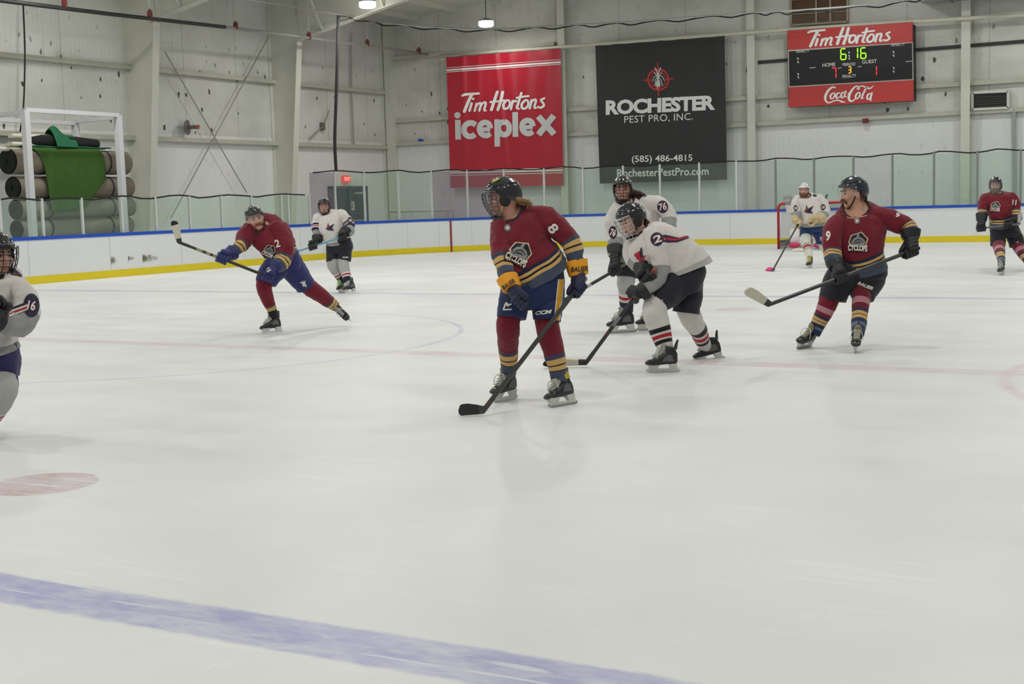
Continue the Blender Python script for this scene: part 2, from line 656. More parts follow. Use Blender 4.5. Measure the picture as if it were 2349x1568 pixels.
def wall_material(name, base, dirt, speck=1.0, rib_axis=None, seam=2.4, low=None, low_z=3.85, stain=0.35):
    """White insulation sheet between girts: panel seams, puck marks, grime, brighter liner below low_z."""
    m = bpy.data.materials.new(name)
    m.use_nodes = True
    nt = m.node_tree
    L = nt.links
    b = nt.nodes['Principled BSDF']
    b.inputs['Roughness'].default_value = 0.6
    b.inputs['Specular IOR Level'].default_value = 0.2
    g = nt.nodes.new('ShaderNodeNewGeometry')
    sx = nt.nodes.new('ShaderNodeSeparateXYZ')
    L.new(g.outputs['Position'], sx.inputs[0])

    def noise_(scale, st, detail=5):
        mp = nt.nodes.new('ShaderNodeMapping')
        mp.inputs['Scale'].default_value = st
        L.new(g.outputs['Position'], mp.inputs[0])
        n = nt.nodes.new('ShaderNodeTexNoise')
        n.inputs['Scale'].default_value = scale
        n.inputs['Detail'].default_value = detail
        n.inputs['Roughness'].default_value = 0.62
        L.new(mp.outputs[0], n.inputs['Vector'])
        return n.outputs['Fac']

    def mr(v, a, b_, c, d):
        n = nt.nodes.new('ShaderNodeMapRange')
        n.interpolation_type = 'SMOOTHSTEP'
        for k, q in zip(('From Min', 'From Max', 'To Min', 'To Max'), (a, b_, c, d)):
            n.inputs[k].default_value = q
        L.new(v, n.inputs['Value'])
        return n.outputs['Result']

    def mixc(f, a, c):
        n = nt.nodes.new('ShaderNodeMix')
        n.data_type = 'RGBA'
        L.new(f, n.inputs[0])
        if isinstance(a, tuple):
            n.inputs[6].default_value = a
        else:
            L.new(a, n.inputs[6])
        if isinstance(c, tuple):
            n.inputs[7].default_value = c
        else:
            L.new(c, n.inputs[7])
        return n.outputs[2]

    def mt(op, a, b_=None):
        n = nt.nodes.new('ShaderNodeMath')
        n.operation = op
        for i, q in enumerate((a, b_)):
            if q is None:
                continue
            if isinstance(q, (int, float)):
                n.inputs[i].default_value = q
            else:
                L.new(q, n.inputs[i])
        return n.outputs[0]

    c = mixc(mr(noise_(0.45, (1, 1, 1.6)), 0.38, 0.68, 0, 0.8), lin(base), lin(dirt))
    along = sx.outputs['Y'] if rib_axis == 'Y' else sx.outputs['X']
    fr = mt('FRACT', mt('DIVIDE', along, seam))
    c = mixc(mr(mt('ABSOLUTE', mt('SUBTRACT', fr, 0.5)), 0.0, 0.012, 0.35, 0), c, lin((96, 96, 90)))
    # grime streaks running down
    st = (6, 6, 0.35)
    c = mixc(mr(noise_(0.8, st), 0.60, 0.78, 0, stain), c, lin((120, 118, 106)))
    if low:
        z = sx.outputs['Z']
        lo = mixc(mr(noise_(0.35, (1, 1, 0.7)), 0.4, 0.7, 0, 0.6), lin(low), lin(tuple(v - 10 for v in low)))
        c = mixc(mr(z, low_z - 0.01, low_z + 0.01, 1, 0), c, lo)
    # scuffs left by pucks
    vo = nt.nodes.new('ShaderNodeTexVoronoi')
    vo.voronoi_dimensions = '2D'
    vo.inputs['Scale'].default_value = 1.7
    cb = nt.nodes.new('ShaderNodeCombineXYZ')
    L.new(mt('MULTIPLY', along, 1.7), cb.inputs[0])
    L.new(sx.outputs['Z'], cb.inputs[1])
    L.new(cb.outputs[0], vo.inputs['Vector'])
    sp = nt.nodes.new('ShaderNodeSeparateColor')
    L.new(vo.outputs['Color'], sp.inputs[0])
    rad = mr(sp.outputs[0], 0.30, 1.0, -0.06, 0.19)
    near = mt('LESS_THAN', mt('ADD', vo.outputs['Distance'], mt('MULTIPLY', noise_(11, (1, 1, 0.5)), 0.42)), mt('ADD', rad, 0.145))
    zf = mr(sx.outputs['Z'], 7.2, 5.2, 0.15, 1.0)
    near = mt('MULTIPLY', mt('MULTIPLY', near, speck), zf)
    if low:
        near = mt('MULTIPLY', near, mr(sx.outputs['Z'], low_z - 0.2, low_z + 0.05, 0.12, 1.0))
    c = mixc(near, c, lin((78, 76, 70)))
    L.new(c, b.inputs['Base Color'])
    rb = mt('SINE', mt('MULTIPLY', along, 40.0))
    ht = mt('ADD', mt('MULTIPLY', rb, 0.25), mt('MULTIPLY', noise_(1.4, (1, 1, 1)), 2.0))
    bp = nt.nodes.new('ShaderNodeBump')
    bp.inputs['Strength'].default_value = 0.25
    bp.inputs['Distance'].default_value = 0.03
    L.new(ht, bp.inputs['Height'])
    L.new(bp.outputs['Normal'], b.inputs['Normal'])
    return m


def struct(o):
    o['kind'] = 'structure'
    return o


M_CREAM = mat('cream_paint', (208, 208, 196), 0.55, var=0.10, vscale=2.0)
M_GIRT = mat('girt_paint', (186, 185, 170), 0.6, var=0.16, vscale=2.5)
M_DARKGAP = mat('dark_gap', (52, 52, 48), 0.8)
M_WALL_L = wall_material('wall_sheet_side', (218, 218, 212), (198, 198, 190), rib_axis='Y', low=(230, 230, 227))
M_WALL_B = wall_material('wall_sheet_end', (214, 214, 207), (188, 188, 178), rib_axis='X', low=(226, 227, 225), stain=0.45)
M_CEIL = mat('roof_sheet', (196, 198, 190), 0.7, var=0.10, vscale=0.6)

b = MB()
b.quad((-28, -12, 0), (14, -12, 0), (14, YW + 0.3, 0), (-28, YW + 0.3, 0))
struct(b.build('floor', ice_material()))
b = MB()
b.box((XL - 0.1, (YW - 12) / 2, 4.3), (0.2, YW + 12, 8.6))
struct(b.build('wall_left', M_WALL_L))
b = MB()
b.box(((XL + 12) / 2, YW + 0.1, 5.5), (12 - XL + 0.4, 0.2, 11.0))
struct(b.build('wall_back', M_WALL_B))
RIDGE = -7.0
CZ0, CSL = 8.25, 0.085


def ceil_z(x):
    return CZ0 + CSL * (min(x, 2 * RIDGE - x) - XL)


b = MB()
for xa, xb in ((XL - 0.2, RIDGE), (RIDGE, 11.5)):
    pts = [Vector((xa, -12, ceil_z(xa))), Vector((xb, -12, ceil_z(xb))), Vector((xb, YW + 0.2, ceil_z(xb))), Vector((xa, YW + 0.2, ceil_z(xa)))]
    b.prism(pts, (0, 0, 0.2))
struct(b.build('ceiling', M_CEIL))

# ---- frames along the left wall: tapered columns with a rafter each, a corner column and end-wall columns
Y1 = PX(313, 520, XL).y
Y2 = PX(637, 480, XL).y
for i, yc in enumerate((Y1, Y2, 2 * Y1 - Y2)):
    px = ((371, 50), (700, 95), (371, 50))[i]
    ztop = PY(*px, yc).z if i < 2 else PY(371, 50, Y1).z
    dt, db = 1.22, 0.52
    b = MB()
    b.prism([Vector((XL, yc - 0.01, 0)), Vector((XL + db, yc - 0.01, 0)), Vector((XL + dt, yc - 0.01, ztop)), Vector((XL + dt - 0.2, yc - 0.01, ceil_z(XL + dt))), Vector((XL, yc - 0.01, ceil_z(XL)))], (0, 0.02, 0))
    b.bar((XL + db, yc, 0), (XL + dt, yc, ztop), 0.26, 0.03, up=(1, 0, 0))
    b.bar((XL + 0.02, yc, 0), (XL + 0.02, yc, ceil_z(XL)), 0.26, 0.03, up=(1, 0, 0))
    # rafter web and bottom flange
    xe = RIDGE
    zb0, zb1 = ztop + 0.02, ceil_z(xe) - 0.55
    b.prism([Vector((XL + dt, yc - 0.01, zb0)), Vector((XL + 7.5, yc - 0.01, ceil_z(XL + 7.5) - 0.62)), Vector((xe, yc - 0.01, zb1)), Vector((xe, yc - 0.01, ceil_z(xe))), Vector((XL + dt, yc - 0.01, ceil_z(XL + dt)))], (0, 0.02, 0))
    b.bar((XL + dt - 0.2, yc, zb0), (XL + 7.5, yc, ceil_z(XL + 7.5) - 0.62), 0.24, 0.03)
    b.bar((XL + 7.5, yc, ceil_z(XL + 7.5) - 0.62), (xe, yc, zb1), 0.24, 0.03)
    # fly braces from the bottom flange up to the purlins
    for k in range(4):
        x0 = XL + 2.2 + 2.4 * k
        z0 = zb0 + (ceil_z(XL + 7.5) - 0.62 - zb0) * (x0 - XL - dt) / (7.5 - dt) if x0 < XL + 7.5 else ceil_z(x0) - 0.6
        b.bar((x0, yc, z0), (x0, yc - 0.75, ceil_z(x0) - 0.08), 0.05, 0.05)
    struct(b.build('trim_%d' % (i + 1), M_CREAM))
b = MB()
xc = PY(905, 300, YW).x
b.box((XL + 0.30, YW - 0.16, 4.15), (0.30, 0.32, 8.3))
b.box((XL + 0.05, YW - 0.2, 4.15), (0.1, 0.4, 8.3))
struct(b.build('trim_4', M_CREAM))
TR = 5
for xpx in (1296, 1727, 2216):
    p = PY(xpx, 300, YW - 0.2)
    zt = ceil_z(p.x)
    b = MB()
    b.box((p.x, YW - 0.33, zt / 2), (0.26, 0.03, zt))
    b.box((p.x, YW - 0.17, zt / 2), (0.03, 0.32, zt))
    b.box((p.x, YW - 0.02, zt / 2), (0.26, 0.03, zt))
    struct(b.build('trim_%d' % TR, M_CREAM))
    TR += 1
# girts
gz = [PX(200, 143, XL).z, PX(200, 310, XL).z]
for z in gz:
    b = MB()
    b.box((XL + 0.09, (YW - 12) / 2, z), (0.18, YW + 12, 0.05))
    b.box((XL + 0.18, (YW - 12) / 2, z - 0.045), (0.03, YW + 12, 0.12))
    struct(b.build('trim_%d' % TR, M_GIRT))
    TR += 1
for z, m_, dpt, x1 in ((3.83, M_GIRT, 0.16, 12), (4.68, M_GIRT, 0.16, 12), (6.98, M_GIRT, 0.16, -18.0), (5.78, M_DARKGAP, 0.04, 12)):
    b = MB()
    x0 = XL if m_ is M_GIRT else PY(1740, 200, YW).x
    b.box(((x0 + x1) / 2, YW - dpt / 2, z), (x1 - x0, dpt, 0.05))
    b.box(((x0 + x1) / 2, YW - dpt, z - 0.05), (x1 - x0, 0.02, 0.11 if m_ is M_GIRT else 0.06))
    struct(b.build('trim_%d' % TR, m_))
    TR += 1
# purlins seen under the roof
for k in range(5):
    x = XL + 1.6 + 1.7 * k
    b = MB()
    b.box((x, (YW + 6) / 2, ceil_z(x) - 0.09), (0.06, YW - 6, 0.18))
    struct(b.build('trim_%d' % TR, M_CREAM))
    TR += 1

# ---- boards around the ice
def board_path(off=0.0):
    pts = [Vector((BX - off, -9, 0))]
    cy = BY - BR
    cx = BX + BR
    y = -6.0
    while y < cy:
        pts.append(Vector((BX - off, y, 0)))
        y += 1.22
    for k in range(25):
        a = math.pi - math.pi / 2 * k / 24
        pts.append(Vector((cx + (BR + off) * math.cos(a), cy + (BR + off) * math.sin(a), 0)))
    x = cx + 1.22
    while x < 9:
        pts.append(Vector((x, BY + off, 0)))
        x += 1.22
    return pts


def sweep(o1, o2, z1, z2, name, m_, parent):
    A, B = board_path(o1), board_path(o2)
    bb = MB()
    n = len(A)
    V = []
    for p, q in zip(A, B):
        V += [Vector((p.x, p.y, z1)), Vector((q.x, q.y, z1)), Vector((q.x, q.y, z2)), Vector((p.x, p.y, z2))]
    F = []
    for i in range(n - 1):
        for j in range(4):
            k = (j + 1) % 4
            F.append((4 * i + j, 4 * i + k, 4 * i + 4 + k, 4 * i + 4 + j))
    F += [(0, 1, 2, 3), (4 * n - 1, 4 * n - 2, 4 * n - 3, 4 * n - 4)]
    bb.add(V, F)
    return bb.build(name, m_, parent)


def board_material():
    m = mat('board_plastic', (224, 226, 226), 0.38, spec=0.4)
    nt = m.node_tree
    L = nt.links
    bs = nt.nodes['Principled BSDF']
    g = nt.nodes.new('ShaderNodeNewGeometry')
    mp = nt.nodes.new('ShaderNodeMapping')
    mp.inputs['Scale'].default_value = (1, 1, 1.6)
    L.new(g.outputs['Position'], mp.inputs[0])
    n = nt.nodes.new('ShaderNodeTexNoise')
    n.inputs['Scale'].default_value = 6
    n.inputs['Detail'].default_value = 9
    n.inputs['Roughness'].default_value = 0.75
    L.new(mp.outputs[0], n.inputs['Vector'])
    mr = nt.nodes.new('ShaderNodeMapRange')
    mr.interpolation_type = 'SMOOTHSTEP'
    mr.inputs['From Min'].default_value = 0.60
    mr.inputs['From Max'].default_value = 0.74
    mr.inputs['To Max'].default_value = 0.38
    L.new(n.outputs['Fac'], mr.inputs['Value'])
    mx = nt.nodes.new('ShaderNodeMix')
    mx.data_type = 'RGBA'
    L.new(mr.outputs[0], mx.inputs[0])
    mx.inputs[6].default_value = lin((224, 226, 226))
    mx.inputs[7].default_value = lin((168, 172, 172))
    L.new(mx.outputs[2], bs.inputs['Base Color'])
    return m


M_BOARD = board_material()
M_CAP = mat('blue_cap', (14, 74, 186), 0.4)
M_KICK = mat('yellow_kick', (222, 200, 18), 0.45, var=0.08, vscale=8)
M_SEAM = mat('seam', (200, 202, 202), 0.7)
M_REDL = mat('red_line', (140, 52, 50), 0.6)
brd = empty('rink_boards', (BX, 20, 0), 'white dasher boards with blue top rail and yellow kick strip around the ice', 'barrier')
sweep(0.0, 0.12, 0.0, 1.0, 'board', M_BOARD, brd)
sweep(-0.025, 0.16, 0.985, 1.06, 'top_rail', M_CAP, brd)
sweep(-0.015, 0.05, 0.002, 0.175, 'kick_strip', M_KICK, brd)
pp = board_path(-0.004)
bb = MB()
for i in range(2, len(pp) - 1, 2):
    t = (pp[min(i + 1, len(pp) - 1)] - pp[i - 1]).normalized()
    bb = MB()
    bb.bar(pp[i] + Vector((0, 0, 0.18)), pp[i] + Vector((0, 0, 0.98)), 0.008, 0.006, up=(-t.y, t.x, 0))
    bb.build('panel_seam', M_SEAM, brd)
q = PY(1036, 540, 32.4)
ya = 32.5
xg = BX + BR - math.sqrt(BR ** 2 - (ya - (BY - BR)) ** 2)
bb = MB()
nrm = Vector((xg - (BX + BR), ya - (BY - BR), 0)).normalized()
bb.bar(Vector((xg, ya, 0.0)) - nrm * 0.02, Vector((xg, ya, 0.985)) - nrm * 0.02, 0.06, 0.012, up=nrm)
bb.build('goal_line_mark', M_REDL, brd)


def scuff_material():
    m = mat('brown_scuff', (112, 104, 70), 0.8)
    nt = m.node_tree
    L = nt.links
    bs = nt.nodes['Principled BSDF']
    tc = nt.nodes.new('ShaderNodeTexCoord')
    uv = nt.nodes.new('ShaderNodeUVMap')
    n = nt.nodes.new('ShaderNodeTexNoise')
    n.inputs['Scale'].default_value = 9
    n.inputs['Detail'].default_value = 6
    L.new(tc.outputs['Object'], n.inputs['Vector'])
    sp = nt.nodes.new('ShaderNodeSeparateXYZ')
    L.new(uv.outputs[0], sp.inputs[0])

    def mt(op, a, c):
        q_ = nt.nodes.new('ShaderNodeMath')
        q_.operation = op
        for i_, k_ in enumerate((a, c)):
            if isinstance(k_, (int, float)):
                q_.inputs[i_].default_value = k_
            else:
                L.new(k_, q_.inputs[i_])
        return q_.outputs[0]
    ex = mt('MULTIPLY', mt('SUBTRACT', 1.0, sp.outputs['X']), 1.0)
    ey = mt('SUBTRACT', 1.0, mt('MULTIPLY', mt('ABSOLUTE', mt('SUBTRACT', sp.outputs['Y'], 0.5), 0), 2.0))
    a = mt('MULTIPLY', mt('MULTIPLY', ex, ey), mt('MULTIPLY', n.outputs['Fac'], 3.2))
    a = mt('MINIMUM', mt('MAXIMUM', mt('SUBTRACT', a, 0.45), 0.0), 0.85)
    L.new(a, bs.inputs['Alpha'])
    return m


M_SCUFF = scuff_material()
for x0, x1, y0, y1 in ((254, 276, 582, 612), (294, 316, 582, 603), (327, 385, 578, 606)):
    bb = MB()
    bb.quad(PX(x0, y1, BX + 0.005), PX(x1, y1, BX + 0.005), PX(x1, y0, BX + 0.005), PX(x0, y0, BX + 0.005))
    bb.build('dirt_mark', M_SCUFF, brd)

# ---- glass: one unit = pane + its post
G_GREEN = glass_mat('glass_green', (0.90, 0.965, 0.92), 0.035, (200, 220, 206), 0.04)
G_GREY = glass_mat('glass_grey', (0.82, 0.80, 0.83), 0.12, (170, 164, 170), 0.04)
G_CLEAR = glass_mat('glass_clear', (0.93, 0.95, 0.945), 0.10, (205, 210, 208), 0.04)
M_POST = mat('aluminium_post', (205, 207, 203), 0.45, metal=0.2)
M_POSTG = mat('weathered_post', (128, 132, 128), 0.5, metal=0.2)


def on_boards(x):
    """Where the sight line of column x meets the rink's edge."""
    lo = None
    P = board_path(0.06)
    r = ray(x, 520)
    d = Vector((r.x, r.y))
    best = None
    for a, c in zip(P[:-1], P[1:]):
        e = Vector((c.x - a.x, c.y - a.y))
        w = Vector((a.x - CAM.x, a.y - CAM.y))
        den = d.x * e.y - d.y * e.x
        if abs(den) < 1e-9:
            continue
        t = (w.x * e.y - w.y * e.x) / den
        s = (w.x * d.y - w.y * d.x) / den
        if t > 0 and -1e-6 <= s <= 1 + 1e-6 and (best is None or t < best):
            best = t
            lo = Vector((CAM.x + d.x * t, CAM.y + d.y * t, 0))
    return lo


low_posts = [-92, 2, 99, 190, 281, 359, 437, 510, 579, 648, 663, 712]
high_posts = [715, 772, 839, 917, 993, 1075, 1159, 1251, 1340, 1432, 1516, 1606, 1691, 1780, 1868, 1958, 2047, 2142, 2241, 2340, 2445]
HIGHCOL = {0: G_GREY, 4: G_GREY, 5: G_GREY, 12: G_CLEAR, 15: G_CLEAR}
ZLOW, ZHIGH = 1.87, 2.53


def glass_unit(i, xa, xb, z1, gm, pm, label, grp):
    A, B = on_boards(xa), on_boards(xb)
    mid = (A + B) / 2
    root = empty('glass_panel', (mid.x, mid.y, 1.06), label, 'glass panel', grp)
    bb = MB()
    d = (B - A).normalized()
    nn = Vector((-d.y, d.x, 0))
    # follow the curve
    K = 4
    pts = [on_boards(xa + (xb - xa) * k / K) for k in range(K + 1)]
    V, F = [], []
    for p in pts:
        for off in (-0.006, 0.006):
            for z in (1.06, z1):
                V.append(p + nn * off + Vector((0, 0, z)))
    for k in range(K):
        a = 4 * k
        c = a + 4
        F += [(a, c, c + 1, a + 1), (a + 2, a + 3, c + 3, c + 2), (a + 1, c + 1, c + 3, a + 3), (a, a + 2, c + 2, c)]
    F += [(0, 1, 3, 2), (4 * K, 4 * K + 2, 4 * K + 3, 4 * K + 1)]
    bb.add(V, F)
    bb.build('pane', gm, root)
    bb = MB()
    bb.box((B.x, B.y, (1.06 + z1) / 2 + 0.02), (0.055, 0.055, z1 - 1.06 + 0.04))
    bb.build('post', pm, root)


for i in range(len(low_posts) - 1):
    glass_unit(i, low_posts[i], low_posts[i + 1], ZLOW, G_GREEN, M_POST,
               'low green-tinted glass pane on side boards, %s from the left' % ORD[i], 'low glass panes on the side boards')
for i in range(len(high_posts) - 1):
    col = {G_GREY: 'grey-tinted', G_CLEAR: 'pale clear'}.get(HIGHCOL.get(i), 'green-tinted')
    glass_unit(i, high_posts[i], high_posts[i + 1], ZHIGH, HIGHCOL.get(i, G_GREEN), M_POST if i < 12 else M_POSTG,
               'tall %s glass pane behind the corner and goal, %s from the left' % (col, ORD[i]), 'tall glass panes around the end')

# ---- protective netting: strands, hem rope, suspension cable, drop ropes
M_ROPE = mat('black_rope', (26, 26, 26), 0.8)


def net_material():
    m = bpy.data.materials.new('net_mesh')
    m.use_nodes = True
    nt = m.node_tree
    L = nt.links
    bs = nt.nodes['Principled BSDF']
    bs.inputs['Base Color'].default_value = lin((104, 104, 100))
    bs.inputs['Roughness'].default_value = 0.8
    uv = nt.nodes.new('ShaderNodeUVMap')
    sp = nt.nodes.new('ShaderNodeSeparateXYZ')
    L.new(uv.outputs[0], sp.inputs[0])

    def mt(op, a, c):
        q_ = nt.nodes.new('ShaderNodeMath')
        q_.operation = op
        for i_, k_ in enumerate((a, c)):
            if isinstance(k_, (int, float)):
                q_.inputs[i_].default_value = k_
            else:
                L.new(k_, q_.inputs[i_])
        return q_.outputs[0]
    a = mt('LESS_THAN', mt('FRACT', mt('ADD', sp.outputs['X'], sp.outputs['Y']), 0), 0.024)
    c = mt('LESS_THAN', mt('FRACT', mt('SUBTRACT', sp.outputs['X'], sp.outputs['Y']), 0), 0.024)
    L.new(mt('MAXIMUM', a, c), bs.inputs['Alpha'])
    return m




M_NET = net_material()
cab = [PD(330, -42, 35.5), PD(600, 4, 38.0), PD(775, 33, 41.5), PD(905, 55, 43.8), PD(1100, 67, 43.9), PD(1300, 58, 42.6), PD(1480, 48, 41.2),
       PD(1710, 30, 39.8), PD(1830, 24, 39.2), PD(2050, 5, 38.2), PD(2200, -25, 37.4), PD(2480, -70, 36.5)]
hem = [on_boards(330), on_boards(560), on_boards(712), on_boards(900), on_boards(1090), on_boards(1290), on_boards(1480), on_boards(1700), on_boards(1830), on_boards(2040), on_boards(2190), on_boards(2440)]
bb = MB()
A = [Vector(q_) for q_ in spline([tuple(p) for p in cab], 6)]
B = [Vector((p[0], p[1], ZLOW if k < 13 else ZHIGH)) for k, p in enumerate(spline([tuple(p) for p in hem], 6))]
acc = 0
V, F, U = [], [], []
for k in range(len(A)):
    if k:
        acc += (B[k] - B[k - 1]).length
    V += [B[k], A[k]]
    if k:
        h0, h1 = (A[k - 1] - B[k - 1]).length, (A[k] - B[k]).length
        s_ = 1 / 0.06
        F.append((2 * k - 2, 2 * k, 2 * k + 1, 2 * k - 1))
        U.append([(last * s_, 0), (acc * s_, 0), (acc * s_, h1 * s_), (last * s_, h0 * s_)])
    last = acc
bb.add(V, F, U)
net = empty('safety_netting', (-18, 33, 2), 'fine white netting hanging above the glass', 'netting')
bb.build('net', M_NET, net, recalc=False)
bb = MB()
rr = random.Random(4)
hemp = []
for x in range(-90, 2441, 22):
    p = on_boards(x)
    z = (ZLOW if x < 712 else ZHIGH)
    hemp.append(p + Vector((0, 0, z + 0.03 + 0.03 * math.sin(x * 0.05) + rr.uniform(-0.015, 0.015))))
k0 = [i for i, x in enumerate(range(-90, 2441, 22)) if x < 712]
bb.tube(hemp[:len(k0)], 0.022, 6)
bb.tube(hemp[len(k0):], 0.022, 6)
bb.build('hem_rope', M_ROPE, net)
M_STEEL = mat('galvanised', (176, 178, 174), 0.35, metal=0.7)
bb = MB()
bb.tube(cab, 0.028, 6, sub=6)
bb.build('cable', M_STEEL, net)
bb = MB()
wr = []
for k, p in enumerate(A):
    wr.append(p + Vector((0, 0, -0.05 + 0.05 * math.sin(k * 2.1))))
bb.tube(wr[12:], 0.022, 6, sub=3)
bb.build('lacing_rope', M_ROPE, net)
bb = MB()
bb.tube([PD(776, 36, 41.6), PD(772, 200, 41.5), PD(768, 320, 41.4), PD(771, 392, 41.3)], 0.05, 8, sub=5)
bb.build('drop_rope', M_ROPE, net)
bb = MB()
bb.tube([PD(53, 8, 34.5), PD(56, 80, 34.4), PD(57, 140, 34.4), PD(54, 240, 34.3), PD(46, 302, 34.3)], 0.022, 6, sub=5)
bb.build('drop_rope', M_ROPE, net)
# ================================================================== THINGS ON THE WALLS AND BEHIND THE GLASS
def lay(name, v, f, to_px, surf, m_, parent, maxlen=None, label=None):
    """Flat lettering or marks placed on a surface. to_px: design units -> sight line; surf: sight line -> point."""
    if maxlen:
        v, f = refine(v, f, maxlen)
    bb = MB()
    # separate strokes lie a hair above one another, like layers of paint
    lead = list(range(len(v)))

    def find(i):
        while lead[i] != i:
            lead[i] = lead[lead[i]]
            i = lead[i]
        return i
    for t in f:
        for j in t[1:]:
            lead[find(j)] = find(t[0])
    order = {}
    V, ok = [], []
    for i, q in enumerate(v):
        p = surf(*to_px(q))
        ok.append(p is not None)
        if p is not None:
            k = order.setdefault(find(i), len(order))
            p = p + (CAM - p).normalized() * (0.0007 * (k % 12) * min(1.5, (CAM - p).length / 25))
        V.append(p if p is not None else Vector((0, 0, 0)))
    used = [t for t in f if all(ok[i] for i in t)]
    if not used:
        return None
    idx = sorted({i for t in used for i in t})
    mp = {i: k for k, i in enumerate(idx)}
    bb.add([V[i] for i in idx], [tuple(mp[i] for i in t) for t in used])
    o = bb.build(name, m_, parent, recalc=False)
    if label:
        o['label'] = label
    return o


def fit_text(txt, c, width, height, slope=0.0, bold=0.0, shear=0.0, space=1.0):
    """Text whose block is width x height around c (photo frame), rising by slope."""
    v, f = text_mesh(txt, bold, shear, space)
    w0 = v[:, 0].max() - v[:, 0].min()
    kx = width / w0

    def to_px(q):
        x = q[0] * kx
        return c[0] + x, c[1] - q[1] * height + slope * x
    return v, f, to_px


def zmap(x0, y0, k):
    return lambda q: (x0 + q[0] * k, y0 + q[1] * k)


# ---- lamps in the frame
M_LAMPB = mat('lamp_housing', (150, 152, 150), 0.4, metal=0.6)
M_LAMPL = mat('lamp_lens', (255, 255, 250), 0.5, emit=(255, 253, 244), estr=14.0)
for (px, py, d, ztop, lab) in ((843, 9, 41.0, 0, 'glowing round ceiling lamp above the corner, nearer the side wall'),
                               (1115, 53, 45.5, 0, 'glowing round ceiling lamp hanging above the red banner')):
    p = PD(px, py, d)
    root = empty('ceiling_lamp', p, lab, 'lamp', 'high-bay lamps under the roof')
    bb = MB()
    prof = [(0.0, 0.16), (0.10, 0.16), (0.15, 0.12), (0.245, 0.10), (0.255, 0.06)]
    rings = [[p + Vector((r_ * math.cos(2 * math.pi * j / 24), r_ * math.sin(2 * math.pi * j / 24), z_)) for j in range(24)] for r_, z_ in [(max(r_, 0.01), z_) for r_, z_ in prof]]
    bb.ring_loft(rings, [0] * 5)
    bb.build('lamp_housing', M_LAMPB, root, smooth=True)
    bb = MB()
    prof = [(0.25, 0.065), (0.255, -0.07), (0.22, -0.115), (0.12, -0.13), (0.01, -0.13)]
    rings = [[p + Vector((r_ * math.cos(2 * math.pi * j / 24), r_ * math.sin(2 * math.pi * j / 24), z_)) for j in range(24)] for r_, z_ in prof]
    bb.ring_loft(rings, [0] * 5)
    bb.build('lens', M_LAMPL, root, smooth=True)
    lamp(p + Vector((0, 0, -0.16)), 150 if px < 900 else 46)
    bb = MB()
    bb.tube([p + Vector((0, 0, 0.15)), Vector((p.x, p.y, ceil_z(p.x) + 0.02))], 0.012, 6)
    bb.build('hanger', M_ROPE, root)

# ---- sprinkler pipe with hangers and red clamps
M_PIPEB = mat('black_pipe', (40, 40, 38), 0.5)
M_PIPEG = mat('grey_pipe', (150, 150, 144), 0.5)
M_CLAMP = mat('red_clamp', (120, 52, 44), 0.6)
xp = -23.2
yend = PX(1004, 128, xp).y
pA, pM, pE = PX(-40, -4, xp), PX(516, 62, xp), PX(1000, 127, xp)
zmean = (PX(150, 10, xp).z + PX(900, 112, xp).z) / 2
pE.y = min(pE.y, YW - 0.15)
root = empty('sprinkler_pipe', pM, 'long sprinkler pipe under the roof along the side wall, black then grey', 'pipe')
bb = MB()
bb.tube([pA, PX(250, 32, xp), pM], 0.055, 10)
bb.build('pipe_black', M_PIPEB, root, smooth=True)
bb = MB()
bb.tube([pM, PX(800, 99, xp), pE], 0.045, 10)
bb.build('pipe_grey', M_PIPEG, root, smooth=True)
for (hx, hy) in ((148, 14), (344, 38), (541, 64), (709, 87), (843, 103), (961, 121)):
    p = PX(hx, hy, xp)
    bb = MB()
    bb.tube([p, Vector((p.x, p.y, ceil_z(p.x) + 0.02))], 0.012, 6)
    bb.build('hanger_rod', M_CREAM, root)
    bb = MB()
    bb.box(p + Vector((0, 0, 0.05)), (0.15, 0.05, 0.2))
    bb.ball(p + Vector((0, 0, 0.17)), 0.04, nu=8, nv=6)
    bb.build('pipe_clamp', M_CLAMP, root)

# ---- cross bracing rods on the side wall
M_ROD = mat('brace_rod', (150, 148, 138), 0.6)
for k, (a, c, lab) in enumerate((((378, 118), (566, 442), 'thin brace rod falling from the tapered column to the right'), ((616, 84), (392, 500), 'thin brace rod rising across the side wall to the second column'))):
    bb = MB()
    bb.tube([PX(a[0], a[1], XL + 0.25), PX(c[0], c[1], XL + 0.25)], 0.018, 6)
    tag(bb.build('brace_rod', M_ROD), lab, 'brace rod', 'crossed brace rods')

# ---- pipe that carries the banners
M_PIPEC = mat('cream_pipe', (206, 204, 186), 0.5, var=0.08)
yb = YW - 0.42
bb = MB()
bb.tube([PY(1008, 129, yb), PY(1300, 107, yb), PY(1700, 76, yb), PY(1810, 68, yb), PY(2100, 49, yb), PY(2420, 30, yb)], 0.06, 10)
tag(bb.build('banner_pipe', M_PIPEC, smooth=True), 'long cream pipe across the end wall above banners and scoreboard', 'pipe')


